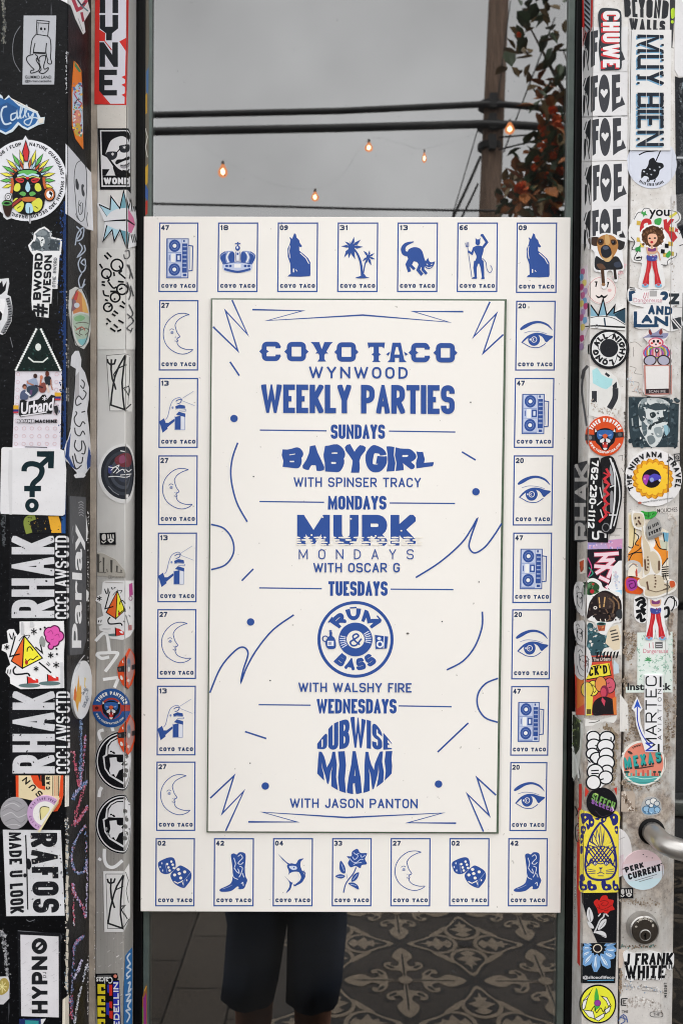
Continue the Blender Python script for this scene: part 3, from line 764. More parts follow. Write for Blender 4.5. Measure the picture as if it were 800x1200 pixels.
# person taking the picture, standing beside and behind the camera
M_NAVY = plain('navy_cloth', '#28364c', .9, wear=.25, scale=40, bump=.3); M_SKIN = plain('skin', '#9a6a52', .55, wear=.12); M_SHIRT = plain('dark_shirt', '#24252b', .9, wear=.2); M_HAIR = plain('dark_hair', '#1a1412', .6); M_SHOE = plain('dark_shoe', '#202124', .6)
PY0 = -1.40
def skin_body(name, joints, bones, mat, parent=None, sub=2):
    me = bpy.data.meshes.new(name); names = list(joints)
    me.from_pydata([joints[k][0] for k in names], [(names.index(a), names.index(b)) for a, b in bones], [])
    o = bpy.data.objects.new(name, me); col.objects.link(o)
    sk = o.modifiers.new('skin', 'SKIN'); sk.use_smooth_shade = True
    for i, k in enumerate(names):
        r = joints[k][1]; r = r if isinstance(r, tuple) else (r, r)
        me.skin_vertices[0].data[i].radius = r
    me.skin_vertices[0].data[0].use_root = True
    s = o.modifiers.new('sub', 'SUBSURF'); s.levels = sub; s.render_levels = sub
    me.materials.append(mat)
    if parent: o.parent = parent
    return o
X0 = -.15
kneeR = -.060; kneeL = -.215
J = {'pelvis': ((X0, PY0, .96), (.14, .11)), 'waist': ((X0, PY0, 1.10), (.13, .10)), 'chest': ((X0, PY0+.0, 1.30), (.16, .115)), 'neckb': ((X0, PY0, 1.47), (.07, .06)), 'neck': ((X0, PY0+.01, 1.53), (.052, .055)),
     'headb': ((X0, PY0+.02, 1.58), (.062, .075)), 'head': ((X0, PY0+.02, 1.67), (.078, .098)), 'crown': ((X0, PY0+.005, 1.76), (.055, .07)),
     'shR': ((X0+.17, PY0, 1.42), .058), 'elR': ((X0+.23, PY0-.04, 1.14), .042), 'wrR': ((X0+.22, PY0+.06, .90), .028), 'haR': ((X0+.215, PY0+.085, .83), (.038, .018)),
     'shL': ((X0-.17, PY0, 1.42), .058), 'elL': ((X0-.23, PY0-.04, 1.14), .042), 'wrL': ((X0-.22, PY0+.06, .90), .028), 'haL': ((X0-.215, PY0+.085, .83), (.038, .018)),
     'hipR': ((X0+.085, PY0, .90), .095), 'knR': ((kneeR, PY0+.01, .50), .056), 'caR': ((kneeR-.006, PY0-.02, .34), .055), 'anR': ((kneeR-.008, PY0-.02, .09), .036), 'ftR': ((kneeR, PY0+.14, .035), .034),
     'hipL': ((X0-.085, PY0, .90), .095), 'knL': ((kneeL, PY0+.01, .50), .056), 'caL': ((kneeL-.006, PY0-.02, .34), .055), 'anL': ((kneeL-.01, PY0-.02, .09), .036), 'ftL': ((kneeL-.02, PY0+.14, .035), .034)}
BN = [('pelvis', 'waist'), ('waist', 'chest'), ('chest', 'neckb'), ('neckb', 'neck'), ('neck', 'headb'), ('headb', 'head'), ('head', 'crown')]
for s in 'RL': BN += [('chest', 'sh'+s), ('sh'+s, 'el'+s), ('el'+s, 'wr'+s), ('wr'+s, 'ha'+s), ('pelvis', 'hip'+s), ('hip'+s, 'kn'+s), ('kn'+s, 'ca'+s), ('ca'+s, 'an'+s), ('an'+s, 'ft'+s)]
for s, sg in (('R', 1), ('L', -1)):
    hx, hy, hz = J['ha'+s][0]
    for f, (dx, dy, ln) in enumerate(((.0, .028, .070), (.0, .010, .078), (.0, -.008, .072), (0, -.026, .056))):
        a, b, c = f'f{f}a'+s, f'f{f}b'+s, f'f{f}c'+s
        J[a] = ((hx + sg*.004, hy + dy, hz-.035), .0095); J[b] = ((hx - sg*.004, hy + dy*1.1+.006, hz-.035-ln*.55), .0085); J[c] = ((hx - sg*.022, hy + dy*1.1+.010, hz-.035-ln), .0075)
        BN += [('ha'+s, a), (a, b), (b, c)]
    J['ta'+s] = ((hx - sg*.018, hy+.036, hz+.012), .011); J['tb'+s] = ((hx - sg*.030, hy+.050, hz-.03), .009); BN += [('ha'+s, 'ta'+s), ('ta'+s, 'tb'+s)]
per = skin_body('person', J, BN, M_SKIN)
tag(per, 'person in navy knee shorts and dark shirt, mirrored in the glass below the board', 'person')
# features on the head
hc = Vector((X0, PY0+.02, 1.675))
fb = MB(); fb.lathe([(.004, 0), (.010, .012), (.015, .03), (.004, .045)], hc + Vector((0, .104, -.035)), (0, -.35, 1), 10); fb.build('nose', M_SKIN, per, smooth=True)
fb = MB(); fb.tube([hc + Vector((-.022, .096, -.062)), hc + Vector((0, .101, -.060)), hc + Vector((.022, .096, -.062))], [.003, .006, .003], 8); fb.build('mouth', M_SKIN, per, smooth=True)
M_EYE = plain('eye_dark', '#15110f', .2)
for sx in (-1, 1):
    fb = MB(); fb.lathe([(.004, 0), (.022, .003), (.026, .010), (.016, .016), (.004, .016)], hc + Vector((sx*.078, -.005, -.02)), (sx, -.2, 0), 12); fb.build('ear', M_SKIN, per, smooth=True)
    eb = MB(); eb.lathe([(.002, 0), (.011, .003), (.011, .008), (.002, .012)], hc + Vector((sx*.032, .088, .0)), (0, 1, 0), 10); eb.build('eye', M_EYE, per)
hb = MB(); vs = []; fs = []
for i in range(9):
    for k in range(20):
        t = R(90)*i/8; a = 2*math.pi*k/20
        vs.append(hc + Vector((.088*math.cos(t)*math.cos(a), .012 - .020 + .108*math.cos(t)*math.sin(a), .035 - (.05 if math.sin(a) < .2 else 0)*math.cos(t) + .092*math.sin(t))))
for i in range(8):
    for k in range(20): fs.append((i*20+k, i*20+(k+1) % 20, (i+1)*20+(k+1) % 20, (i+1)*20+k))
hb.add(vs, fs); hb.build('hair', M_HAIR, per, smooth=True)
# clothes
sh = MB()
def shell(rings, mat, name, n=28):
    mb = MB(); vs = []; fs = []
    for (cx, cy, cz, rx, ry) in rings:
        for k in range(n):
            a = 2*math.pi*k/n; wv = 1 + .05*math.sin(5*a + cz*14) + .03*math.sin(9*a - cz*31)
            vs.append((cx + rx*math.cos(a)*wv, cy + ry*math.sin(a)*wv, cz))
    for i in range(len(rings)-1):
        for k in range(n): fs.append((i*n+k, i*n+(k+1) % n, (i+1)*n+(k+1) % n, (i+1)*n+k))
    mb.add(vs, fs); o = mb.build(name, mat, per, smooth=True)
    s = o.modifiers.new('thickness', 'SOLIDIFY'); s.thickness = .004; return o
HEM_R = street(362, 1188, 1.33).z; HEM_L = HEM_R + .005
shell([(X0, PY0, 1.06, .150, .120), (X0, PY0, .98, .168, .130), (X0, PY0, .88, .178, .135), (X0, PY0, .80, .172, .128)], M_NAVY, 'shorts_seat')
shell([(X0+.080, PY0, .86, .100, .118), (X0+.080, PY0, .74, .088, .105), (-.058, PY0+.005, .58, .072, .088), (-.062, PY0+.005, HEM_R+.06, .066, .080), (-.066, PY0, HEM_R, .063, .078)], M_NAVY, 'shorts_leg')
shell([(X0-.080, PY0, .86, .100, .118), (X0-.076, PY0, .74, .088, .105), (-.214, PY0+.005, .58, .072, .086), (-.226, PY0+.005, HEM_L+.06, .066, .078), (-.234, PY0, HEM_L, .064, .076)], M_NAVY, 'shorts_leg')
shell([(X0, PY0, 1.00, .172, .136), (X0, PY0, 1.12, .160, .128), (X0, PY0, 1.30, .190, .140), (X0, PY0, 1.40, .205, .118), (X0, PY0, 1.46, .130, .09), (X0, PY0, 1.50, .072, .066)], M_SHIRT, 'shirt')
for sg in (1, -1): shell([(X0+sg*.165, PY0, 1.44, .075, .078), (X0+sg*.20, PY0-.015, 1.32, .068, .07), (X0+sg*.222, PY0-.03, 1.20, .062, .064)], M_SHIRT, 'sleeve')
for kx, ax in ((kneeR, 0), (kneeL, -.02)):
    mb = MB(); mb.tube([(kx+ax*.5-.006, PY0-.06, .05), (kx+ax*.5, PY0+.0, .06), (kx+ax, PY0+.10, .05), (kx+ax, PY0+.19, .035)], [.042, .048, .046, .034], 14); mb.build('shoe', M_SHOE, per, smooth=True)

# flowering tree by the kerb, seen at the right of the pane
M_LEAF = plain('dark_green_leaf', '#46583a', .5, wear=.35, scale=5, bump=0); M_LEAF2 = plain('brown_green_leaf', '#80683e', .55, wear=.35, scale=5, bump=0); M_LEAF3 = plain('orange_brown_leaf', '#b06a30', .6, wear=.4, scale=9, bump=0); M_FLOWER = plain('orange_blossom', '#ee6a2c', .6, wear=.3, scale=20, bump=0)
M_BARK = plain('grey_bark', '#54493f', .9, wear=.4, scale=12, bump=.4)
rg = random.Random(7)
DT = 5.0
tfoot = street(742, 1000, DT); tfoot.z = 0
tree = empty('flowering_tree', tfoot); tag(tree, 'leafy street tree with orange blossoms beside the wooden pole', 'tree')
ti = Matrix.Translation(-tfoot)
crown_pts = []
def addc(px, py, d, n, spread, br=0): crown_pts.append((street(px, py, d), n, spread, br))
for px, py in ((604, 12), (612, 45), (596, 60), (606, 64), (622, 8), (640, 22), (650, 60), (645, 75), (632, 20), (655, 10), (668, 30), (618, 56)): addc(px, py, DT + rg.uniform(-.2, .2), 5, .055)
for px, py in ((655, 108), (650, 130), (645, 150), (655, 165), (640, 180), (632, 195), (650, 195), (625, 212), (640, 215), (655, 220), (618, 228), (630, 235), (645, 240), (655, 250), (660, 180), (612, 240), (625, 250)): addc(px, py, DT + rg.uniform(-.25, .25), 26, .08, 1)
for i in range(170):                                  # the rest of the crown, past the frame's edge
    px = rg.uniform(705, 960); py = rg.uniform(-140, 330)
    if ((px-790)/170)**2 + ((py-90)/240)**2 > 1: continue
    addc(px, py, DT + rg.uniform(-.7, .7), 16, .13)
lv = MB()
for c, n, spd, br in crown_pts:
    for i in range(n):
        p = c + Vector((rg.gauss(0, spd), rg.gauss(0, spd), rg.gauss(0, spd)))
        L = rg.uniform(.075, .13); W = L*rg.uniform(.45, .7)
        q = Matrix.Rotation(rg.uniform(0, 6.28), 3, 'Z') @ Matrix.Rotation(rg.uniform(-1.3, 1.0), 3, 'X') @ Matrix.Rotation(rg.uniform(-.8, .8), 3, 'Y')
        vs = [(0, 0, 0), (W*.5, L*.35, .012), (W*.42, L*.7, .010), (0, L, 0), (-W*.42, L*.7, .010), (-W*.5, L*.35, .012), (0, L*.5, -.004)]
        lv.add([p + q @ Vector(v) for v in vs], [(0, 1, 6), (1, 2, 6), (2, 3, 6), (3, 4, 6), (4, 5, 6), (5, 0, 6)], (2 if br and rg.random() < .28 else 1 if rg.random() < .35 else 0))
o = lv.build('crown', [M_LEAF, M_LEAF2, M_LEAF3], tree); o.matrix_parent_inverse = ti
fl = MB()
fpts = [((640, 135), 6), ((655, 150), 8), ((634, 150), 6), ((648, 182), 6), ((640, 205), 5), ((626, 196), 5), ((656, 200), 7), ((608, 40), 4), ((648, 128), 7), ((652, 140), 8), ((640, 160), 8), ((646, 152), 8), ((634, 172), 7), ((628, 186), 5), ((650, 170), 6), ((611, 221), 11), ((655, 236), 8), ((650, 246), 7), ((657, 228), 6)] + [((rg.uniform(670, 930), rg.uniform(-100, 300)), rg.uniform(5, 9)) for _ in range(26)]
for (px, py), s in fpts:
    c = street(px, py, DT - .18); rad = s*(DT+1.17)/F*.8
    for i in range(22):
        u = Vector((rg.gauss(0, 1), rg.gauss(0, 1), rg.gauss(0, 1))).normalized(); t = u.orthogonal().normalized(); b = u.cross(t)
        tipp = c + u*rad; w2 = rad*.45
        fl.add([c, c + u*rad*.5 + t*w2, tipp + t*w2*.5, tipp - t*w2*.5 + b*w2*.3, c + u*rad*.5 - t*w2], [(0, 1, 2, 3, 4)])
o = fl.build('blossom', M_FLOWER, tree); o.matrix_parent_inverse = ti
tr = MB(); fork = street(752, 330, DT)
tr.tube([tfoot, tfoot.lerp(fork, .5) + Vector((.05, .03, 0)), fork], [.13, .105, .09], 12)
for px, py, d in ((700, 150, DT), (640, 200, DT), (620, 30, DT), (780, -40, DT+.3), (880, 60, DT-.3), (820, 120, DT+.4), (660, 60, DT+.1)):
    e = street(px, py, d); m = fork.lerp(e, .5) + Vector((0, 0, .12)); tr.tube([fork, m, e], [.05, .020, .004], 8)
o = tr.build('trunk', M_BARK, tree, smooth=True); o.matrix_parent_inverse = ti

# low shop opposite, hidden behind the board from here but there for the glass to mirror
bd = empty('low_shop', (0, -15, 0)); tag(bd, 'low pale rendered shop across the street with three wide windows', 'building')
bi = Matrix.Translation((0, 15, 0))
mb = MB(); mb.box(-14, -19, .13, 14, -13.5, 3.6); o = mb.build('wall', plain('pale_render', '#8f8a82', .9, wear=.3, scale=2), bd); o.matrix_parent_inverse = bi
mb = MB(); mb.box(-14.1, -19.1, 3.6, 14.1, -13.4, 3.95); o = mb.build('parapet', plain('grey_coping', '#6d6b68', .9), bd); o.matrix_parent_inverse = bi
for x in (-9, -1.5, 6):
    mb = MB(); mb.box(x, -13.5, .9, x+4, -13.44, 2.7); o = mb.build('window', M_DARKALU, bd); o.matrix_parent_inverse = bi
    mb = MB(); mb.box(x+.12, -13.445, 1.02, x+3.88, -13.42, 2.58); q = mb.build('glass', plain('far_dark_glass', '#1b2024', .08), o); q.matrix_parent_inverse = Matrix.Identity(4)
mb = MB(); mb.box(3.6, -13.5, .13, 4.7, -13.43, 2.5); o = mb.build('door', plain('faded_blue_door', '#3b4f63', .6), bd); o.matrix_parent_inverse = bi
# ------------------------------------------------------------------ the printed board fixed over the glass
PW = '#e2dcd2'; BL = '#305198'; BD = BL
M_BOARD = NB('cream_printed_board')
a = M_BOARD.mix(1.0, lin('#f0ece6'), M_BOARD.mr(M_BOARD.noise(5, 5), .3, .7, .965, 1.0), 'MULTIPLY')
a = M_BOARD.mix(M_BOARD.mr(M_BOARD.noise(160, 2), .745, .76, 0, .5), a, (.25, .22, .19, 1)); M_BOARD.base(a)
M_BOARD.set(Roughness=.45, Specular_IOR_Level=.2); M_BOARD.bump(M_BOARD.noise(26, 3), .05, .002); M_BOARD = M_BOARD.m
pc = on_y(414, 660, POSTER_Y)
poster = empty('printed_board', pc); tag(poster, 'cream board with blue lettering listing weekly parties, framed by picture cards', 'sign board')
PINV = Matrix.Translation(-pc)
def ppart(o): o.parent = poster; o.matrix_parent_inverse = PINV; return o
def slab(name, quad, y0, y1, mat, bevel=.0006):
    vs = [on_y(x, y, y0) for x, y in quad]; n = len(vs)
    vs += [Vector((v.x, y1, v.z)) for v in vs]
    fs = [tuple(range(n))[::-1], tuple(range(n, 2*n))] + [(i, (i+1) % n, n+(i+1) % n, n+i) for i in range(n)]
    mb = MB(); mb.add(vs, fs); o = mb.build(name, mat); 
    bm = bmesh.new(); bm.from_mesh(o.data); bmesh.ops.recalc_face_normals(bm, faces=bm.faces); bm.to_mesh(o.data); bm.free()
    if bevel:
        b = o.modifiers.new('bevel', 'BEVEL'); b.width = bevel; b.segments = 2
    return o
ppart(slab('border_panel', [(168.4, 253.2), (668.4, 254.3), (656.5, 1070.3), (164.6, 1068.6)], POSTER_Y, -.0040, M_BOARD))
# insert: a second sheet behind a sheet of glass with a green cut edge
ppart(slab('glass_edge', [(247.0, 349.2), (593.6, 350.3), (584.0, 977.4), (242.0, 976.0)], POSTER_Y - .0022, POSTER_Y + .0005, M_EDGE, .0003))
ppart(slab('insert_panel', [(248.6, 350.8), (591.0, 352.2), (581.4, 975.8), (243.4, 974.8)], POSTER_Y - .0034, POSTER_Y - .0004, M_BOARD, .0005))

# ---- picture cards
class Card(G):
    """a card's own drawing frame: crop coordinates of the card it was drawn from, mapped to this card's box"""
    def __init__(s, box, src):
        G.__init__(s, 'picture_card', PB, wear=.1, h0=.00006); s.b = box; s.s = src
    def T(s, p):
        (x0, y0, x1, y1), (a0, b0, a1, b1) = s.b[:4], s.s
        u = (p[0]-a0)/(a1-a0); v = (p[1]-b0)/(b1-b0); sl = s.b[4] if len(s.b) > 4 else 0
        return (x0 + u*(x1-x0) - sl*v, y0 + v*(y1-y0))
def d_boombox(g, c):
    g.rect(95, 152, 252, 436, '#8a9bc6'); g.rect(203, 156, 248, 432, '#c3c9da'); g.rect(207, 186, 244, 398, c)
    for y in (203, 375):
        g.rect(104, y-47, 200, y+47, '#b7c0d8'); g.ell(152, y, 42, 45, c); g.ell(152, y, 14, 14, '#dfe1e6'); g.ring(152, y, 26, 28, 3, '#7f92c4')
    g.rect(104, 256, 200, 326, '#b3bdd8'); g.rect(128, 260, 156, 322, '#e2e2e6'); g.rect(163, 262, 200, 318, c); g.rect(174, 274, 190, 306, '#cfd5e4'); g.rect(112, 270, 118, 310, c)
    for y in (205, 235, 265, 295, 325, 355): g.rect(212, y, 240, y+9, '#9dabd0')
    g.rect(214, 160, 226, 176, c); g.rect(214, 406, 240, 424, c); g.line([(95, 152), (252, 152), (252, 436), (95, 436)], 5, c, True)
    g.line([(252, 200), (284, 205), (282, 382), (252, 386)], 7, c); g.line([(264, 214), (263, 372)], 4, '#8fa0ca')
def d_crown(g, c):
    for sx in (-1, 1):
        g.blob([(608+sx*30, 250), (608+sx*60, 240), (608+sx*100, 250), (608+sx*128, 285), (608+sx*110, 330), (608+sx*90, 372), (608+sx*40, 330)], '#8c9dc9')
        g.blob([(608+sx*24, 256), (608+sx*50, 250), (608+sx*66, 285), (608+sx*50, 325), (608+sx*24, 318)], c)
        g.blob([(608+sx*84, 258), (608+sx*112, 270), (608+sx*118, 295), (608+sx*96, 335), (608+sx*82, 330), (608+sx*90, 290)], c)
        g.curve([(608+sx*60, 248), (608+sx*78, 285), (608+sx*62, 330)], 9, '#e0dfdf'); g.curve([(608+sx*90, 245), (608+sx*125, 275), (608+sx*104, 335)], 6, c)
    g.rect(596, 246, 620, 310, '#d9dae0'); g.line([(594, 246), (594, 312)], 4, c); g.line([(622, 246), (622, 312)], 4, c); g.ell(608, 262, 7, 9, c)
    g.blob([(506, 335), (608, 318), (708, 335), (700, 385), (608, 398), (516, 385)], '#b4bdd6')
    g.curve([(506, 336), (608, 320), (708, 336)], 7, c); g.curve([(512, 372), (608, 392), (702, 372)], 16, c)
    for x in (530, 556, 664, 690): g.ell(x, 350, 11, 9, c)
    g.rect(584, 336, 632, 362, '#e1e0e2'); g.line([(608, 236), (608, 176)], 8, c); g.line([(588, 188), (628, 188)], 8, c); g.ell(608, 220, 17, 19, c); g.ell(606, 216, 8, 9, '#c6cde0')
def d_wolf(g, c):
    g.poly([(215, 110), (226, 118), (232, 142), (250, 160), (256, 182), (272, 204), (262, 212), (250, 206), (252, 236), (280, 258), (315, 290), (332, 320), (334, 405), (330, 420), (262, 424), (170, 422), (182, 408), (192, 404), (188, 330), (170, 280), (168, 222), (182, 190), (188, 160), (180, 140), (190, 142), (198, 152), (204, 140)], c)
    g.line([(184, 200), (178, 240), (186, 290)], 5, '#dfdbd6'); g.line([(258, 252), (300, 290), (322, 330)], 6, '#e4dfd8'); g.rect(208, 365, 216, 392, '#dcd9d8'); g.line([(228, 372), (238, 385)], 5, '#dcd9d8')
def frond(g, cx, cy, dx, dy, w_, c):
    nx, ny = -dy*w_, dx*w_
    g.poly([(cx, cy), (cx+dx*.5+nx, cy+dy*.5+ny), (cx+dx, cy+dy), (cx+dx*.45-nx*.6, cy+dy*.45-ny*.6)], c)
def d_palm(g, c):
    for dx, dy in ((18, -72), (66, -52), (82, 0), (40, 46), (28, 92), (-18, 84), (-50, 78), (-72, -2), (-46, -38), (-10, -40)): frond(g, 624, 208, dx, dy, .17, c)
    g.ell(624, 208, 24, 22, c)
    for dx, dy in ((8, -48), (42, -26), (50, 18), (22, 62), (-12, 46), (-42, 34), (-36, -44)): frond(g, 744, 280, dx, dy, .18, c)
    g.ell(744, 278, 14, 13, c)
    g.line(catmull([(636, 215), (668, 262), (692, 330), (702, 425)]), [9, 10, 11, 12, 13, 14, 14, 15, 15, 15, 15, 16, 16, 16, 17, 17], c)
    g.curve([(742, 285), (722, 330), (708, 410)], 8, c); g.blob([(655, 432), (690, 418), (715, 404), (730, 424), (752, 430), (710, 436)], c)
def d_cat(g, c):
    g.blob([(170, 262), (176, 230), (210, 212), (250, 216), (276, 240), (292, 290), (306, 330), (290, 352), (262, 352), (240, 320), (214, 312), (190, 308), (172, 290)], c)
    g.line(catmull([(176, 262), (146, 252), (138, 220), (160, 190), (215, 172)], False, 4), [36, 36, 34, 34, 34, 34, 32, 32, 32, 30, 28, 26, 24, 20, 16, 10, 6], c)
    g.line([(190, 292), (168, 335), (186, 388)], 24, c); g.line([(210, 300), (190, 340), (222, 370)], 20, c)
    g.line([(262, 340), (248, 375), (278, 410)], 24, c); g.line([(284, 345), (282, 372), (310, 404)], 20, c)
    g.blob([(302, 312), (318, 292), (326, 312), (346, 320), (368, 316), (356, 350), (330, 368), (304, 360), (294, 338)], c)
    g.poly([(308, 318), (318, 286), (330, 316)], c); g.poly([(346, 322), (370, 312), (358, 345)], c)
    g.line([(308, 330), (318, 340)], 5, '#dcd9d6'); g.line([(340, 338), (352, 332)], 5, '#dcd9d6'); g.curve([(306, 350), (326, 360), (348, 350)], 4, '#dcd9d6')
def d_devil(g, c):
    g.ell(672, 176, 17, 22, c); g.poly([(656, 168), (655, 142), (668, 160)], c); g.poly([(676, 160), (690, 144), (688, 168)], c)
    g.blob([(640, 214), (672, 200), (708, 208), (712, 240), (700, 290), (714, 318), (680, 330), (654, 318), (664, 280), (648, 240)], c)
    g.line([(708, 214), (736, 176), (704, 126)], 18, c); g.ell(702, 126, 12, 10, c)
    g.line([(646, 214), (632, 258), (604, 240)], 15, c)
    g.line([(664, 312), (654, 360), (660, 428)], [34, 24, 16], c); g.line([(696, 312), (706, 362), (712, 432)], [34, 24, 16], c)
    g.blob([(630, 436), (650, 424), (668, 428), (664, 438)], c); g.blob([(698, 440), (706, 426), (722, 430), (718, 440)], c)
    g.line([(600, 205), (632, 425)], 4, c); g.line([(598, 206), (595, 175)], 4, c); g.line([(586, 180), (590, 206), (608, 204), (606, 176)], 5, c)
    g.curve([(704, 290), (730, 320), (738, 370), (760, 395), (774, 370), (762, 340)], 4, c)
def d_moon(g, c):
    g.curve([(270, 152), (225, 142), (170, 152), (115, 195), (82, 255), (78, 325), (105, 390), (160, 435), (220, 452), (270, 440), (298, 418), (258, 418), (212, 404), (188, 384), (180, 362), (186, 350), (178, 340), (186, 330), (200, 318), (180, 288), (168, 250), (166, 225), (190, 190), (232, 165), (270, 152)], 5.5, c, k=3)
    g.curve([(122, 272), (138, 260), (156, 268)], 4, c); g.ell(142, 284, 10, 7, '#8c9ac0'); g.curve([(128, 290), (142, 296), (154, 290)], 4, c); g.curve([(162, 322), (176, 330), (188, 322)], 3, '#8c9ac0'); g.line([(162, 352), (186, 356)], 5, c)
def d_hand(g, c):
    g.poly([(48, 965), (84, 940), (112, 1020), (74, 1050)], c); g.poly([(92, 975), (118, 975), (160, 945), (172, 955), (120, 1000), (110, 1010)], c)
    g.poly([(166, 930), (210, 920), (212, 1028), (166, 1026)], c); g.rect(210, 925, 240, 1028, '#d3d6df'); g.line([(166, 925), (166, 1028), (240, 1028), (240, 925)], 4, '#8b9ac4')
    g.poly([(168, 850), (200, 836), (240, 844), (244, 866), (196, 862), (172, 868)], c); g.poly([(174, 912), (196, 890), (244, 905), (244, 932), (196, 918)], c)
    g.curve([(95, 950), (112, 925), (130, 850), (150, 805), (185, 785), (205, 785), (220, 800)], 4.5, '#6f82b8'); g.curve([(172, 812), (190, 800), (214, 800), (205, 822), (180, 832)], 6, c)
    g.curve([(170, 872), (200, 866), (242, 872), (246, 886), (200, 884)], 4, '#7d8fc0'); g.ell(148, 860, 7, 9, '#7f90be')
    g.line([(222, 788), (305, 735)], 3.5, '#9aa5c4'); g.line([(222, 808), (315, 845)], 3.5, '#9aa5c4')
def d_eye(g, c):
    g.poly(catmull([(96, 258), (130, 228), (190, 204), (250, 202), (310, 228), (342, 274), (300, 238), (245, 218), (190, 226), (140, 254), (104, 270)], True, 3), c)
    g.curve([(128, 292), (180, 278), (250, 284), (300, 300)], 4, '#7e8db8')
    g.poly(catmull([(108, 362), (150, 316), (205, 292), (260, 294), (300, 308), (346, 318), (318, 345), (292, 362), (262, 320), (215, 306), (160, 328), (122, 360)], True, 3), c)
    g.curve([(108, 362), (140, 380), (180, 400), (240, 402), (290, 372)], 6, c)
    g.ell(202, 342, 45, 48, c); g.ring(202, 342, 20, 21, 5, '#dcdad8'); g.ell(200, 342, 9, 9, '#e2dfdb'); g.ell(203, 342, 6, 7, c); g.ell(172, 342, 5, 8, '#cdd2de')
def d_dice(g, c):
    g.blob([(64, 232), (78, 212), (140, 186), (178, 192), (192, 238), (180, 275), (132, 306), (88, 296), (70, 262)], c)
    g.blob([(158, 335), (160, 300), (210, 250), (240, 248), (298, 288), (302, 340), (270, 390), (246, 406), (190, 380)], c)
    W_ = '#e2ddd6'
    for x, y in ((130, 234), (160, 216), (140, 258), (170, 238), (148, 280), (178, 262)): g.ell(x, y, 9, 9, W_, n=10)
    for x, y in ((92, 228), (98, 280), (80, 255)): g.ell(x, y, 5, 8, '#c2c8da', n=8)
    for x, y in ((210, 272), (256, 290), (218, 302), (184, 312), (228, 334)): g.ell(x, y, 12, 11, W_, n=10)
    g.line([(180, 358), (206, 372), (232, 360), (244, 352)], 7, W_); g.line([(236, 356), (248, 385)], 5, W_); g.ell(272, 350, 5, 8, W_, n=8); g.line([(116, 230), (132, 300)], 3, '#9dabd0'); g.line([(246, 400), (254, 352), (300, 292)], 3, '#9dabd0')
def d_boot(g, c):
    g.blob([(590, 168), (610, 158), (630, 166), (650, 150), (684, 154), (696, 180), (690, 260), (694, 320), (708, 350), (698, 380), (686, 408), (662, 416), (640, 412), (636, 396), (600, 424), (560, 434), (515, 432), (512, 415), (556, 394), (590, 372), (602, 330), (600, 260), (592, 200)], c, 3)
    W_ = '#cdd2de'
    for p in ([(610, 190), (622, 230), (614, 260)], [(640, 180), (660, 168), (672, 190), (655, 210), (640, 230), (662, 236), (678, 222)], [(612, 262), (632, 290), (650, 300), (640, 268)], [(650, 250), (672, 262), (664, 300), (648, 330)], [(600, 300), (610, 330), (640, 345)], [(672, 300), (684, 330)], [(664, 378), (676, 366), (680, 392)]): g.curve(p, 5.5, W_)
    g.line([(640, 396), (644, 410)], 8, '#e0dcd6'); g.curve([(530, 414), (570, 400), (600, 384)], 3, '#9dabd0')
def d_marlin(g, c):
    g.poly([(94, 158), (160, 220), (182, 232), (170, 238), (130, 202)], c)
    g.blob([(162, 246), (190, 228), (225, 232), (246, 202), (282, 194), (262, 214), (258, 246), (270, 282), (262, 296), (235, 288), (205, 290), (182, 300), (172, 312), (176, 285)], c)
    g.blob([(178, 250), (205, 246), (230, 252), (232, 270), (206, 276), (186, 266)], '#c3cbde'); g.ell(212, 260, 5, 5, c)
    g.line(catmull([(258, 285), (276, 320), (262, 358), (222, 384)], False, 4), [22, 24, 24, 26, 26, 24, 22, 22, 20, 18, 16, 12, 10], c); g.curve([(240, 296), (252, 330), (240, 358)], 6, '#d8d8da')
    g.curve([(284, 280), (292, 320), (270, 360)], 5, c); g.line([(268, 282), (296, 300)], 7, c)
    g.poly(catmull([(145, 318), (172, 346), (194, 364), (204, 366), (196, 386), (186, 416), (156, 440), (178, 400), (180, 364)], True, 3), c); g.poly([(210, 376), (232, 390), (212, 392)], c)
def d_rose(g, c):
    g.blob([(592, 178), (626, 176), (630, 145), (668, 124), (690, 154), (738, 156), (722, 196), (738, 232), (700, 240), (690, 262), (655, 246), (620, 256), (600, 226), (612, 200)], c, 3)
    W_ = '#b9c2da'
    for p in ([(640, 150), (658, 164), (680, 156)], [(632, 180), (650, 200), (672, 178), (660, 160)], [(690, 166), (700, 184), (728, 168)], [(612, 190), (632, 214), (660, 222), (690, 200), (712, 200)], [(640, 236), (664, 226), (700, 222)]): g.curve(p, 5, W_)
    g.line(catmull([(660, 256), (640, 300), (600, 350), (582, 385), (570, 436)]), 8, c)
    for pts in ([(548, 208), (578, 250), (582, 296), (556, 294), (540, 262)], [(510, 320), (545, 304), (582, 318), (552, 336)], [(626, 356), (640, 312), (680, 290), (672, 328), (650, 352)], [(604, 368), (640, 364), (672, 384), (680, 414), (650, 400), (624, 386)]):
        g.blob(pts, c, 3); cx = sum(p[0] for p in pts)/len(pts); cy = sum(p[1] for p in pts)/len(pts)
        g.line([(pts[0][0]*.6+cx*.4, pts[0][1]*.6+cy*.4), (pts[2][0]*.6+cx*.4, pts[2][1]*.6+cy*.4)], 4, '#a9b5d4')
    g.line([(590, 300), (598, 340)], 3, '#8c9ac0')
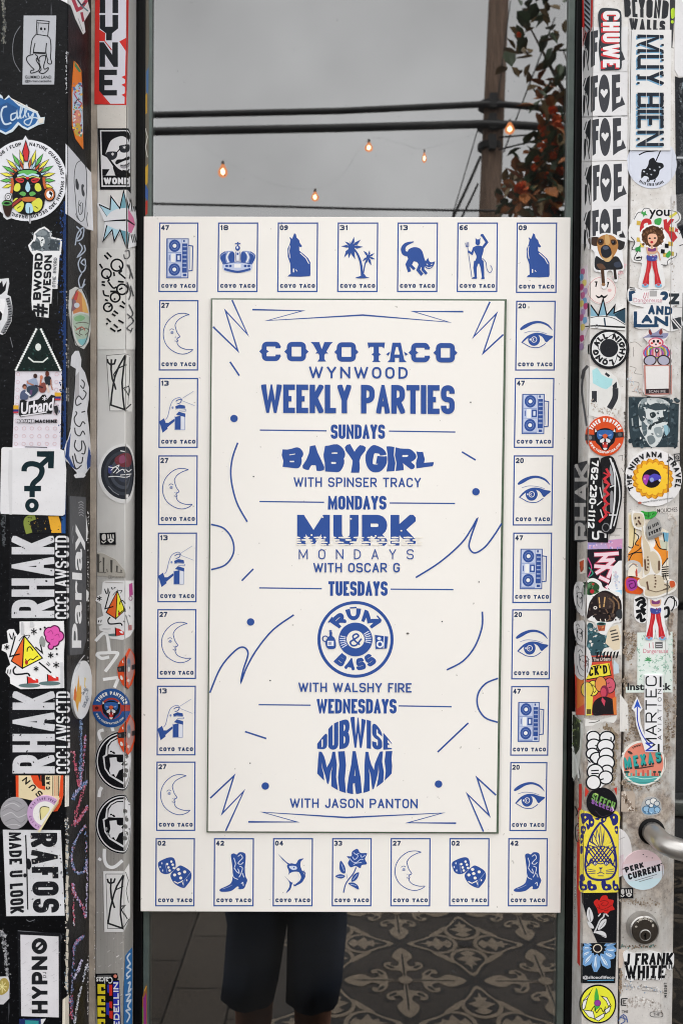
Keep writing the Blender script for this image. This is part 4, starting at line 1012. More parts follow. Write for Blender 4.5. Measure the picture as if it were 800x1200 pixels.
PIC = {'boombox': (d_boombox, '47', (37, 33, 324, 540), 'blue and white upended boombox card'), 'crown': (d_crown, '18', (463, 33, 755, 540), 'crown card'), 'wolf': (d_wolf, '09', (95, 33, 386, 535), 'howling wolf card'),
       'palm': (d_palm, '31', (526, 33, 812, 535), 'palm tree card'), 'cat': (d_cat, '13', (95, 33, 390, 535), 'arched cat card'), 'devil': (d_devil, '66', (527, 33, 813, 535), 'devil with trident card'),
       'moon': (d_moon, '27', (42, 42, 340, 577), 'crescent moon card'), 'hand': (d_hand, '13', (42, 633, 340, 1167), 'hand with spray can card'), 'eye': (d_eye, '20', (62, 45, 362, 580), 'single eye card'),
       'dice': (d_dice, '02', (45, 46, 329, 540), 'two dice card'), 'boot': (d_boot, '42', (465, 48, 755, 540), 'cowboy boot card'), 'marlin': (d_marlin, '04', (60, 48, 348, 537), 'leaping marlin card'), 'rose': (d_rose, '33', (485, 48, 772, 535), 'stemmed rose card')}
def card(kind, x0, y0, x1, y1, sl=0.8):
    fn, num, src, lab = PIC[kind]
    g = Card((x0, y0, x1, y1, sl), src); a0, b0, a1, b1 = src; W_ = a1-a0; H_ = b1-b0
    e = W_/47*.85
    g.line([(a0+e, b0+e), (a1-e, b0+e), (a1-e, b1-e), (a0+e, b1-e)], W_/47*1.5, BL, True)
    g.text(num, (a0+W_*.055, b0+H_*.04, a0+W_*.255, b0+H_*.112), '#33415f', W_/47*1.5, r=W_*.06)
    g.text('COYO TACO', (a0+W_*.075, b0+H_*.882, a1-W_*.065, b0+H_*.937), '#33476f', W_/47*1.45, r=W_*.02, gap=W_*.022)
    fn(g, BL)
    return ppart(g.done(lab, parent=poster))
for k, (x0, x1) in zip(('boombox', 'crown', 'wolf', 'palm', 'cat', 'devil', 'wolf'), ((186.3, 232.6), (255.3, 302.6), (325.3, 372.8), (395.5, 443.2), (465.6, 513.2), (535.6, 583.4), (605, 652.8))): card(k, x0, 260.3, x1, 342.2 + (1 if x0 > 600 else 0))
for k, (x0, y0, x1, y1) in zip(('moon', 'hand', 'moon', 'hand', 'moon', 'hand', 'moon'), ((186.3, 351.3, 232.7, 434.2), (186.0, 442.6, 232.3, 525), (185.4, 533.4, 231.8, 615.6), (184.8, 624, 230.9, 706), (184.3, 713.8, 230.2, 796), (183.8, 803.6, 229.6, 885.6), (183.2, 892.6, 229.2, 974.2))): card(k, x0, y0, x1, y1, .5)
for k, (x0, y0, x1, y1) in zip(('eye', 'boombox', 'eye', 'boombox', 'eye', 'boombox', 'eye'), ((604.4, 352, 651, 434.3), (602.9, 442.6, 649.5, 525), (601.6, 533.4, 648.2, 616), (601, 624, 646.9, 707), (599.8, 714, 645.3, 796.5), (598.6, 804, 643.4, 886), (597.6, 893.2, 641.3, 974.4))): card(k, x0, y0, x1, y1, 1.2)
for k, (x0, x1) in zip(('dice', 'boot', 'marlin', 'rose', 'moon', 'dice', 'boot'), ((182.2, 228.5), (250.5, 297.7), (319.7, 366.8), (388.9, 435.6), (457.5, 504.5), (526.3, 573.5), (595.2, 641.8))): card(k, x0, 982.4, x1, 1062.7, .5)

# ---- headings
def PG(name): return G(name, PI, wear=.1, h0=.00006)
g = PG('heading'); lets = 'COYO TACO'
xs = [(22, 95), (120, 195), (213, 300), (315, 390), None, (435, 503), (512, 588), (605, 677), (702, 776)]
for ch, xx in zip(lets, xs):
    if not xx: continue
    x0, x1 = 300 + xx[0]*.3, 300 + xx[1]*.3; y0, y1 = 400.2 + (x0-305)*.008, 423 + (x0-305)*.008; t = 5.7; m = (y0+y1)/2
    if ch == 'A':
        g.poly([(x0+6, y0), (x1-7, y0), (x1-3, y1-3), (x1, y1), (x1-9, y1), (x1-9, y1-5), (x0+9, y1-5), (x0+9, y1), (x0, y1), (x0+3, y1-3)], BL); g.poly([((x0+x1)/2-1, y0+5), ((x0+x1)/2+1, y0+5), ((x0+x1)/2+3.2, m+2.5), ((x0+x1)/2-3.2, m+2.5)], PW)
        g.poly([(x0+1.5, m+4), (x0-1.5, m+2), (x0+3.5, m-1)], BL); g.poly([(x1-1.5, m+4), (x1+1.5, m+2), (x1-3.5, m-1)], BL)
    elif ch == 'Y':
        xm = (x0+x1)/2
        g.poly([(x0, y0), (x0+10, y0), (xm, m-3), (x1-10, y0), (x1, y0), (x1-3, y0+3), (xm+3, m+4), (xm+3, y1-3), (xm+5, y1), (xm-5, y1), (xm-3, y1-3), (xm-3, m+4), (x0+3, y0+3)], BL); g.poly([(xm-3, m+2), (xm-7.5, m+2), (xm-3, m-3)], BL); g.poly([(xm+3, m+2), (xm+7.5, m+2), (xm+3, m-3)], BL)
    elif ch == 'T':
        xm = (x0+x1)/2; g.poly([(x0, y0), (x1, y0), (x1-1, y0+7), (x1-3.5, y0+5), (xm+3, y0+5), (xm+3, y1-2), (xm+5, y1), (xm-5, y1), (xm-3, y1-2), (xm-3, y0+5), (x0+3.5, y0+5), (x0+1, y0+7)], BL); g.poly([(xm-2, m), (xm-5.5, m+2.5), (xm-2, m+5)], BL); g.poly([(xm+2, m), (xm+5.5, m+2.5), (xm+2, m+5)], BL)
    else:
        g.text(ch, (x0, y0, x1, y1), BL, t, r=3.5); g.poly([(x0+1, m-4), (x0-3, m), (x0+1, m+4), (x0+4, m)], BL)
        if ch == 'O': g.poly([(x1-1, m-4), (x1+3, m), (x1-1, m+4)], BL)
        else: g.poly([(x0+4, m-3), (x0+8.5, m), (x0+4, m+3)], BL); g.poly([(x1-3.5, y0+4), (x1+.6, y0+5), (x1, y0+8)], BL); g.poly([(x1-3.5, y1-4), (x1+.6, y1-5), (x1, y1-8)], BL)
g.text('WYNWOOD', [(362, 429.3), (477.6, 430), (477.6, 443.8), (362, 443)], BL, 2.3, gap=4.6, r=9)
g.text('WEEKLY PARTIES', [(306, 450.3), (532.5, 451.3), (532.5, 485.2), (306, 483.6)], BL, 6.3, gap=1.7, r=6)
ppart(g.done('blue wordmark over place name and weekly parties line', parent=poster))
g = PG('event_listing')
g.line([(304.4, 503.9), (382.6, 504.8)], 1.5, BL); g.line([(455.6, 505.1), (533.3, 506.2)], 1.5, BL)
g.text('SUNDAYS', (387.5, 497.3, 451, 514.2), BL, 3.5, gap=.9, r=3)
def bg_w(u, v):                                       # a swelling envelope
    x = 331 + 176*u + 1.1*math.sin(v*6.3 + u*25); top = 526.5 + .8*math.sin(u*50) - 5.6*math.sin(min(1, u*1.15)*math.pi) + 3*max(0, u-.8)/.2*1.3; bot = 547 + 7*math.sin(u*math.pi) - 3*max(0, u-.75)
    return (x, bot + (top-bot)*v)
g.text('BABYGIRL', None, BL, 8.5, warp=bg_w, size=(176, 29), gap=1.3, r=6)
g.text('WITH SPINSER TRACY', [(344, 559.2), (493, 559.8), (493, 571), (344, 570.4)], BL, 1.75, gap=1.7, r=5); ppart(g.done('sundays listing', parent=poster))
g = PG('event_listing')
g.line([(304, 587.7), (379.6, 588.6)], 1.5, BL); g.line([(456.3, 589.4), (533, 590)], 1.5, BL)
g.text('MONDAYS', (384, 581, 452.6, 597.2), BL, 3.5, gap=.9, r=3)
rg = random.Random(3)
g.text('MURK', (348, 603.3, 487, 639.5), BL, 10.2, gap=4, r=9)
for y in (629.8, 632.6, 635.4, 638.2):                 # the wordmark's broken lower edge
    x = 346
    while x < 489:
        L = rg.uniform(3, 14); g.poly([(x, y-.5), (x+L*.5, y-1.0), (x+L, y-.3), (x+L, y+.8), (x+L*.4, y+1.2), (x, y+.7)], PW); x += L + rg.uniform(1, 7)
for x, y in ((378, 606), (411, 608), (440, 628), (365, 627), (470, 622)): g.ell(x, y, 1.3, 1, PW, n=7)
g.text('MONDAYS', (350, 643.6, 484.4, 655.4), BL, 1.25, gap=12.5, r=6)
g.text('WITH OSCAR G', (367, 659.6, 468.3, 670.8), BL, 1.75, gap=1.7, r=5); ppart(g.done('mondays listing', parent=poster))
g = PG('event_listing')
g.line([(303.6, 689), (377, 690)], 1.5, BL); g.line([(457.5, 690.5), (531, 691)], 1.5, BL)
g.text('TUESDAYS', (384.5, 681.2, 454, 698.3), BL, 3.5, gap=.9, r=3)
cx, cy = 416.4, 749.4; g.ring(cx, cy, 42.8, 43.2, 3.6, BL, 56)
g.arc('RUM', cx, cy, 22.6, -56, 56, 14, 4.6, BL, gap=3.6); g.arc('BASS', cx, cy, 36.4, 225, 135, 14, 4.4, BL, inward=True, gap=2.6)
for u in (-52, -4, 48): g.line([(cx+37.5*math.sin(R(u-6)), cy-37.5*math.cos(R(u-6))), (cx+37.5*math.sin(R(u+6)), cy-37.5*math.cos(R(u+6)))], 1.6, BL)
g.ell(cx, cy, 19.8, 19.8, BL, n=40); g.ell(cx, cy, 10.4, 10.4, PW)
for s1 in (0, 1):
    for k in range(6):
        a0 = R(s1*180 + 150 + k*9 - 2); g.line([(cx+11.5*math.cos(a0), cy+11.5*math.sin(a0)), (cx+18.4*math.cos(a0), cy+18.4*math.sin(a0))], 1.1, '#c5ccdd')
g.curve([(cx+5, cy+6), (cx-1, cy+1), (cx-3, cy-4), (cx+1, cy-6.5), (cx+3.5, cy-4), (cx-1, cy-.5), (cx-6, cy+3), (cx-4, cy+7), (cx+1, cy+6.5), (cx+5.5, cy+1), (cx+7, cy-1)], 1.9, BL)
# bottle and loudspeaker
g.blob([(381, 753), (384, 747), (386, 745), (386, 741), (389, 741), (389, 745), (392, 748), (393.5, 755), (392, 760), (384, 760)], BL); g.rect(383.5, 751, 391, 757, '#d5d7dc'); g.text('III', (384.5, 752.3, 390, 755.8), BL, .8); g.ring(381, 748.5, 3.2, 3.2, 1.2, BL, 14); g.rect(385.6, 738.5, 388.6, 740.3, BL)
g.poly([(439, 744), (454.5, 746), (453, 760), (440, 760.5)], BL); g.ell(444, 748.3, 2.2, 1.8, '#d5d7dc'); g.ell(445, 755, 4.2, 4.2, '#d5d7dc'); g.ell(445, 755, 2.3, 2.3, BL); g.line([(450, 745.5), (449.2, 760)], 1, '#d5d7dc')
g.text('WITH WALSHY FIRE', [(349.6, 799.8), (482, 800.6), (482, 811.6), (349.6, 810.8)], BL, 1.75, gap=1.7, r=5); ppart(g.done('tuesdays listing with a round record emblem', parent=poster))
g = PG('event_listing')
g.line([(303, 826), (364, 826.6)], 1.5, BL); g.line([(467, 827.4), (529, 828.4)], 1.5, BL)
g.text('WEDNESDAYS', (371, 819.2, 464.5, 836.4), BL, 3.5, gap=.9, r=3)
def dome(u, v):
    x = 371.5 + 87.5*u; q = (u-.5)*2; yb = 877.6 + 1.2*math.sin(u*9); yt = 841 + 31*(abs(q)**2.3) + .8*math.sin(u*23)
    return (x + v*0 - (v*.0)*q, yb + (yt-yb)*v)
def bowl(u, v):
    x = 371.5 + 87.5*u + .8*math.sin(v*9 + u*6); q = (u-.5)*2; yt = 880.8 + .5*math.sin(u*11); yb = 930.6 - 24*(abs(q)**2.2)
    return (x, yb + (yt-yb)*v)
g.text('DUBWISE', None, BL, 5.0, warp=dome, size=(87, 30), gap=1.3, r=5); g.text('MIAMI', None, BL, 7.8, warp=bowl, size=(87, 46), gap=1.6, r=5)
g.text('WITH JASON PANTON', [(339.6, 935.8), (489.2, 936.4), (489.2, 947.6), (339.6, 946.8)], BL, 1.75, gap=1.7, r=5); ppart(g.done('wednesdays listing inside a round wordmark', parent=poster))
g = PG('line_pattern')
for p in ([(249.5, 382.7), (278.5, 410.8), (264, 363.8), (290, 391.8), (271.8, 351.4)], [(295.6, 362.6), (354.5, 364), (313, 375.4), (425, 369), (526, 377.3), (483.6, 364.7), (542.6, 365)], [(573.9, 353.4), (554.7, 394.6), (581.5, 367.3), (566, 413.6), (589.6, 391.8)],
          [(269.4, 423.8), (280.3, 440)], [(541, 529.4), (557, 539)], [(283.2, 680.6), (296.7, 666.8)], [(512.6, 881.5), (548.5, 847.4)], [(287, 857.5), (311.9, 865.6)], [(246.4, 935.5), (274.2, 909.3), (260.4, 953.5), (285.6, 927.4), (264.4, 974)],
          [(566.2, 974.8), (547.3, 930.7), (573, 955.9), (558.7, 911.7), (581, 932.1)], [(290.8, 963.4), (348.2, 963.5), (307.4, 952), (405.8, 958.3), (518.5, 953), (477.5, 964.4), (534.2, 964.9)]): g.line(p, 1.9, BL)
for p in ([(278.5, 518.7), (272, 538), (270.6, 560), (277, 588), (289.6, 611.4)], [(247.2, 614.5), (262, 619), (272, 632), (273.5, 648), (264, 662), (247.4, 667.6)], [(245.8, 812), (258.5, 782.5), (275, 763), (285, 758.5), (290.6, 766), (285, 785), (282.4, 799), (289, 782), (301, 761), (320, 738), (344.2, 720.6)],
          [(487, 676.8), (515, 659), (540, 637), (552, 620), (559, 608), (552, 628), (549.4, 641), (556, 648), (568, 641), (579, 627), (587.5, 613.5)], [(564.9, 716.8), (564.5, 735), (556, 758), (542, 775), (523.4, 785)], [(583.4, 795), (569, 801), (560, 813), (559.6, 828), (568, 841), (583, 846.6)]): g.curve(p, 1.9, BL)
for x, y in ((274.2, 490.3), (557.4, 576.2), (293.6, 728.9), (310.8, 921.3), (513.6, 919)): g.ell(x, y, 4.4, 4.3, BL)
for x, y in ((297, 558.5), (551.2, 471.2), (316.5, 797.6), (517.8, 728.4), (293, 894.5), (477.5, 742.4), (561, 682)): g.ell(x, y, .9, .8, '#4a4a4e', n=8)
g.ell(477.5, 742.4, 1.8, 1.2, '#6b6560', n=8)
ppart(g.done('hand drawn zigzags, arcs and dots', parent=poster))
# ------------------------------------------------------------------ stickers and paint on the pillar and the left jamb
K = '#121317'; W = '#d6d5d6'
def S(name, crop, lift=0, wear=.5): return G(name, WALL, crop, lift, wear, .0005 if 'sticker' in name or 'flyer' in name else .0001)
A1, A2, A3, A4, A5, A6, A7, A8, AE = [(0, y, .1375) for y in (0, 155, 255, 380, 515, 670, 800, 930, 1035)]
B1, B2, B3, B4, B5, B6, B7, B8, BF = [(75, y, .1375) for y in (0, 145, 285, 400, 510, 660, 780, 1035, 900)]

# paint on the pillar: rubbed edge, tags and runs (part of the pillar)
def pillpart(o): o.parent = pl; o.matrix_parent_inverse = PILLAR_INV; return o
g = S('blue_edge_paint', (0, 0, 1), wear=.9)
rg = random.Random(5)
for y in range(236, 620, 6): g.poly([(74.2 + rg.uniform(-1, 1), y), (77.6, y-1), (77.4, y+7), (74.6 + rg.uniform(-1.4, .8), y+7)], '#1d3564')
g.spray([(72, 240), (72.6, 420), (71.5, 610)], 5, ['#1a2b4e', '#27457c', '#16233c'], 260, 1.0, 4)
for y0, y1 in ((340, 372), (398, 430), (455, 470)): g.spray([(78.5, y0), (78.8, y1)], 1.2, ['#8d8a88', '#a8a5a2'], 30, .9, y0)
g.spray([(78.4, 60), (78, 80), (78.4, 110)], 1.2, ['#9c9da2', '#c2c3c6'], 40, .9, 9); pillpart(g.done('rubbed blue paint on the corner', parent=pl))
g = S('cream_edge_paint', (0, 0, 1), wear=.9)
g.poly([(76.2, 908), (81, 909), (80.6, 945), (76, 946)], '#d6d2cb')
for y in range(990, 1160, 9):
    if rg.random() < .78: g.poly([(76.8 + rg.uniform(-.6, .8), y), (79.8 + rg.uniform(-.5, 1), y+1), (79.6 + rg.uniform(-.8, .6), y+9), (77 + rg.uniform(-.6, .6), y+8)], '#cdc6b8')
g.poly([(73.5, 1172), (80.5, 1166), (80.8, 1205), (73, 1205)], '#c9c2b4'); g.spray([(78, 960), (78.6, 1000), (78, 1080), (78, 1165)], 3.6, ['#b9b4ac', '#7f93a6', '#d6d1c6'], 130, .9, 3); pillpart(g.done('chipped cream paint on the corner', parent=pl))
g = S('graffiti_tag', A2, wear=.3)
for p in ([(650, 800), (690, 850), (650, 920), (700, 900), (712, 810), (660, 860), (640, 960)], [(672, 940), (700, 990), (660, 1060), (722, 1010), (716, 960)], [(690, 1060), (665, 1120), (690, 1190), (725, 1160), (722, 1080), (690, 1110), (735, 1140)], [(695, 1200), (668, 1260), (690, 1330), (722, 1250)], [(725, 1290), (690, 1340), (715, 1390), (700, 1420)]): g.curve(p, 11, '#a9b3c2')
pillpart(g.done('looping pale marker tag', parent=pl))
g = S('graffiti_tag', (0, 0, 1), wear=.3)
PK = ['#c25a72', '#b8465f', '#d08b9c', '#9c3a52']; BU = ['#4f6f9c', '#6f8cb8', '#8fa5c8', '#35507c']; LV = ['#a79cc4', '#8f86b4', '#b9b4cf']
g.spray([(94.5, 844), (95, 870), (94, 900), (94, 920)], 3.2, BU + ['#9fb3cf'], 230, .75, 1); g.spray([(85.5, 881), (88, 897), (91, 914), (93, 922)], 3, PK, 130, .85, 2); g.spray([(99.5, 863), (98.5, 880), (96, 905), (94, 920)], 2.4, PK[:3] + LV, 130, .8, 3)
g.spray([(101, 916), (95, 923), (88, 930), (85, 938)], 3, BU + LV, 110, .9, 4); g.spray([(99, 922), (93, 938), (89, 952), (87, 966)], 2.6, PK, 130, .8, 5); g.spray([(101, 945), (94, 958), (86, 967)], 3.2, PK + LV[:1], 130, .9, 6)
g.spray([(100, 967), (92, 978), (86, 990), (83, 1002), (85, 1016), (92, 1024), (99, 1018), (100.5, 1000), (100, 975)], 2.2, PK[2:3] + BU + LV, 240, .8, 7)
g.spray([(84.5, 1036), (86, 1046), (92, 1056), (97, 1066), (99, 1075)], 2.6, PK + LV, 160, .85, 8); g.spray([(100.5, 1010), (101, 1040), (100, 1075)], 1.6, LV + ['#c4c6d2'], 120, .7, 9); g.spray([(85, 1044), (85.5, 1070), (86, 1085)], 1.6, PK[:2] + ['#c9c9d2'], 70, .7, 10)
g.spray([(98, 1097), (90, 1103), (86, 1112), (85, 1130), (83, 1160), (82, 1180)], 2.6, BU + LV[:1] + PK[:1], 230, .85, 11); g.spray([(95, 1125), (90, 1138), (86, 1148)], 2.2, LV + ['#c9cad6'], 90, .8, 12); g.spray([(101, 1130), (96, 1150), (90, 1175), (86, 1200)], 2.0, ['#c3c6d0', '#9fa8ba', '#d6d6da'], 170, .7, 13); g.spray([(102, 1120), (101.5, 1160), (102, 1190)], 1.0, ['#b9b9be'], 50, .6, 14); g.spray([(82, 1172), (83, 1195)], 2.4, PK + BU, 60, .9, 15)
pillpart(g.done('pink and blue rubbed marker scrawl', parent=pl))
g = S('scuffed_paint', (0, 0, 1), wear=.2)
g.spray([(4, -5), (5, 20), (4, 48)], 3.4, ['#5a5b58', '#77756c', '#3f4142'], 120, 1.2, 21); g.spray([(2, 1092), (6, 1110), (8, 1140), (6, 1170)], 5, ['#85868a', '#a2a2a6', '#6a6b70'], 150, 1.3, 22); g.spray([(3, 600), (4, 625), (5, 640)], 3, ['#4d5054', '#3a3d40'], 70, 1.1, 23)
for p in ([(24, 30), (17, 42), (15, 58), (17, 72), (24, 84)], [(12, 395), (15, 407)], [(3, 552), (6, 551)], [(21, 1091), (60, 1094), (71, 1095), (71, 1105)], [(31, 1078), (35, 1080), (41, 1078)]): g.curve(p, .7, '#75777d')
g.spray([(103, 600), (102.5, 660), (103, 700), (102.6, 790)], 1.0, ['#8d8d8f', '#b4b4b4', '#c9c9c9'], 90, .7, 24); g.poly([(100, 690), (103.5, 694), (102, 705), (99.8, 704)], '#cfcfcf'); g.poly([(98.5, 590), (102.5, 622), (101.5, 634), (98.5, 634)], '#cbcbcb')
pillpart(g.done('grey scuffs and scratches', parent=pl))

# --- black front of the pillar, from the top
g = S('vinyl_sticker', A1, wear=.25); g.base([(203, 130), (480, 130), (462, 718), (192, 718)], '#aeb0b6')
lw = 8
g.line([(316, 170), (420, 180), (408, 305), (310, 290)], lw, K, True); g.line([(320, 192), (418, 200)], lw*.8, K); g.line([(328, 195), (322, 296)], lw*.6, K)
g.ell(352, 243, 10, 13, K); g.ell(383, 245, 8, 11, K); g.line([(364, 268), (372, 270)], 4, K)
for p in ([(310, 290), (278, 330), (264, 400), (258, 462)], [(300, 365), (290, 410), (285, 455)], [(405, 305), (430, 335), (436, 420), (432, 490), (442, 530), (428, 545), (405, 530), (410, 500)], [(398, 365), (392, 440), (405, 500)], [(285, 462), (240, 476), (228, 510), (262, 560), (292, 592), (266, 600), (268, 622), (330, 600), (338, 560), (310, 510), (322, 480), (300, 462)], [(388, 470), (345, 480), (332, 520), (352, 590), (334, 612), (370, 625), (408, 596), (412, 575), (382, 588), (374, 560), (390, 500), (388, 470)], [(322, 480), (325, 510), (345, 520)]): g.curve(p, lw, K)
g.line([(290, 447), (388, 452)], 15, K)
g.btext('GUMMO LAND', (214, 642, 440, 668), '#2a2c31', off=.012); g.btext('@briancattelle', (214, 678, 440, 704), '#2a2c31', off=.012)
g.done('pale rectangle with a line drawing of a crouching figure wearing a box on its head')
g = S('torn_or_mirrored_sticker', A1); g.base([(500, -12), (560, 18), (600, 45), (640, 160), (705, 290), (725, 268), (712, 180), (765, 92), (742, 0), (735, -20)], W)
g.line([(618, -10), (655, 80), (690, 62), (735, -5)], 30, '#b3364c'); g.line([(650, -15), (690, 42), (720, 20)], 13, '#2f3b4a'); g.line([(690, 45), (745, 90)], 12, '#4f7f88'); g.line([(690, 100), (706, 180)], 22, '#a52f46'); g.line([(660, 150), (700, 262)], 4, '#8b8c92')
g.done('torn white scrap with red and teal strokes at the very top of the pillar')
g = S('vinyl_sticker', A1); g.base([(628, 515), (660, 545), (690, 600), (700, 900), (707, 1270), (640, 1180), (612, 1070), (610, 760), (618, 640)], '#e27a26'); g.poly([(630, 520), (688, 605), (670, 612), (632, 560)], '#3e8452')
g.blob([(622, 760), (690, 700), (698, 900), (700, 1130), (660, 1150), (618, 1060), (614, 860)], '#a8bfd2', 3); g.ell(655, 1000, 34, 70, '#d98a78'); g.ell(660, 1100, 34, 55, '#c9a944'); g.confetti(620, 700, 695, 1160, 70, ['#c23b4a', '#3f6fb0', '#e0b24a', '#d9d6d0', '#4a8f62', '#8a3a6a'], 11, 3); g.curve([(625, 790), (660, 850), (690, 880), (665, 920)], 9, '#b82f4c'); g.curve([(630, 900), (650, 850), (680, 840)], 7, K)
g.done('tall orange sticker with a green tip and a crowded colourful picture')
g = S('vinyl_sticker', A1); g.base([(0, 800), (20, 815), (32, 852), (75, 808), (110, 850), (160, 880), (320, 950), (347, 1000), (382, 995), (376, 1050), (330, 1062), (240, 1108), (200, 1092), (160, 1062), (110, 1120), (50, 1146), (0, 1122)], '#bfcad2')
g.poly([(0, 828), (45, 850), (80, 826), (160, 900), (310, 965), (326, 1015), (300, 1055), (235, 1090), (190, 1068), (155, 1035), (100, 1100), (50, 1128), (0, 1102)], '#205c98'); g.poly([(0, 900), (60, 870), (150, 920), (140, 1020), (60, 1100), (0, 1090)], '#174a80')
for p, w_ in (([(62, 905), (25, 920), (12, 985), (40, 1055), (98, 1045)], 15), ([(140, 960), (98, 975), (100, 1022), (138, 1000), (146, 950), (152, 1015)], 12), ([(160, 1010), (190, 930), (185, 890), (172, 960), (182, 1010)], 11), ([(195, 1005), (232, 930), (226, 895), (212, 960), (226, 1000)], 11), ([(240, 960), (256, 1002), (288, 960), (255, 1060), (212, 1050), (220, 1020), (300, 1000), (345, 1030)], 11)): g.curve(p, w_, '#b3c2cf')
g.line([(95, 838), (240, 912), (325, 955)], 9, '#d3d0c8'); g.poly([(325, 1015), (375, 1000), (372, 1045), (335, 1052)], '#c9c4ba'); g.done('blue script sticker with a pale outline, cut by the left edge')

g = S('vinyl_sticker', A2); g.ell(225, 408, 347, 347, '#cfd0d5', skirt=True, n=48); g.poly([(198, 60), (218, 26), (240, 60), (240, 110), (200, 110)], '#cfd0d5'); g.poly([(10, 590), (30, 720), (60, 745), (100, 730), (120, 600)], '#cfd0d5'); g.poly([(235, 740), (258, 782), (272, 740)], '#cfd0d5')
g.arc('NATURE GUARDIANS / SHAMAN 3RD DECADE BRASIL', 225, 408, 296, 5, 204, 30, 7, '#23262b', gap=5); g.arc('2006 / FLOP', 225, 408, 296, -57, -8, 30, 7, '#23262b', gap=5)
cxm, cym = 238, 400; fc = ['#5db455', '#d3ce4a', '#5db455', '#d8d04a']
for rr0, rr1, wd, st, off, cols in ((130, 262, 25, 15.5, 0, fc), (90, 178, 17, 15.5, 7.7, ['#c9642c', '#9cc3d8', '#b8502a'])):
    for i in range(-7, 8):
        a = R(i*st + (off if i >= 0 else -off)*(1 if off else 0)); 
        if i == 0 and not off: continue
        ux, uy = math.sin(a), -math.cos(a); nx, ny = -uy, ux; k = 1 - .06*abs(i)/3
        def fp(r, s): return (cxm + ux*r + nx*s, cym + uy*r + ny*s)
        for grow, cc in ((7, K), (0, cols[i % len(cols)])):
            g.poly([fp(rr0-grow, 0), fp(rr0+(rr1-rr0)*.45*k, wd/2+grow), fp(rr1*k+grow*1.3, 0), fp(rr0+(rr1-rr0)*.45*k, -wd/2-grow)], cc)
g.poly([(222, 60), (190, 165), (210, 250), (242, 250), (255, 165)], K); g.poly([(222, 78), (198, 168), (215, 242), (237, 242), (247, 168)], '#c3282c')
g.blob([(110, 385), (150, 330), (240, 310), (330, 330), (365, 385), (392, 470), (372, 640), (300, 695), (180, 695), (118, 620), (105, 480)], K)
g.ell(238, 342, 82, 20, '#5cae55'); g.curve([(150, 372), (200, 358), (238, 372), (280, 358), (335, 372)], 16, '#a9c6d4'); g.curve([(140, 392), (200, 380), (238, 392), (280, 378), (345, 392)], 7, '#c9cf6a')
for sx in (-1, 1):
    g.blob([(238+sx*30, 405), (238+sx*70, 388), (238+sx*105, 398), (238+sx*80, 425), (238+sx*45, 430)], '#bf2d30'); g.line([(238+sx*40, 412), (238+sx*92, 404)], 6, K)
    g.blob([(238+sx*68, 440), (238+sx*102, 440), (238+sx*118, 490), (238+sx*85, 505), (238+sx*62, 480)], '#c8c944'); g.blob([(238+sx*35, 600), (238+sx*90, 560), (238+sx*125, 590), (238+sx*115, 650), (238+sx*70, 680), (238+sx*40, 650)], '#c9ca46'); g.line([(238+sx*60, 630), (238+sx*90, 650)], 6, K)
    g.blob([(238+sx*14, 520), (238+sx*45, 505), (238+sx*70, 525), (238+sx*30, 545)], '#5da653')
g.blob([(238, 405), (222, 390), (238, 380), (254, 390)], '#c3282c'); g.blob([(240, 420), (262, 475), (240, 510), (218, 475)], '#a3c4d6'); g.blob([(180, 565), (240, 550), (310, 560), (290, 585), (240, 592), (195, 585)], '#c06a30'); g.line([(150, 548), (185, 560)], 8, K); g.line([(310, 560), (345, 548)], 8, K); g.blob([(225, 610), (270, 610), (285, 670), (260, 690), (225, 680)], '#a3c6d8'); g.line([(256, 640), (258, 770)], 6, K)
g.line([(104, 390), (112, 440), (100, 520)], 22, '#b95c2e'); g.line([(376, 390), (380, 440), (392, 480)], 22, '#b95c2e'); g.ell(425, 530, 50, 60, K); g.ell(425, 528, 42, 52, '#c06a34'); g.ell(427, 530, 29, 32, '#dedede'); g.poly([(427, 498), (452, 520), (440, 560), (427, 562), (440, 540), (420, 522)], K); g.ell(74, 552, 30, 34, K); g.ell(74, 552, 24, 28, '#cfcfd2'); g.ring(74, 552, 12, 14, 5, K)
g.line([(185, 565), (120, 615), (80, 650)], 36, K); g.line([(185, 565), (120, 615), (84, 648)], 22, '#93302e'); g.blob([(40, 580), (90, 580), (110, 610), (90, 710), (50, 710), (25, 620)], '#33211c'); g.ell(62, 606, 44, 20, '#4a8f48'); g.ell(62, 606, 26, 10, K)
g.done('big round white sticker with a colourful feathered mask smoking a pipe')
g = S('paper_sticker', A2, wear=.3); g.base([(560, 95), (650, 200), (730, 292), (778, 345), (795, 838), (735, 822), (640, 750), (558, 690)], '#bfc0c5'); g.poly([(740, 310), (778, 345), (795, 838), (740, 824)], '#d2d2d5')
g.curve([(690, 235), (650, 262), (632, 330), (628, 430), (640, 560), (650, 690), (680, 755), (712, 735), (722, 640), (735, 480), (732, 330), (712, 256), (690, 235)], 6, '#3a3d42'); g.blob([(640, 398), (652, 396), (660, 420), (668, 445), (664, 486), (648, 480), (640, 450)], '#2f3237'); g.blob([(690, 448), (702, 440), (712, 452), (706, 480), (718, 520), (712, 545), (698, 535), (690, 500)], '#3a3d42'); g.curve([(672, 575), (664, 612), (680, 622)], 5, '#3a3d42'); g.curve([(690, 590), (664, 640), (676, 700), (700, 670), (700, 600)], 6, '#3a3d42'); g.line([(684, 615), (688, 690)], 5, '#3a3d42'); g.curve([(640, 690), (650, 720), (668, 745)], 5, '#3a3d42'); g.curve([(742, 680), (735, 740), (745, 800)], 5, '#3a3d42')
g.done('grey paper with a long pencil-drawn face wrapped on the pillar side')

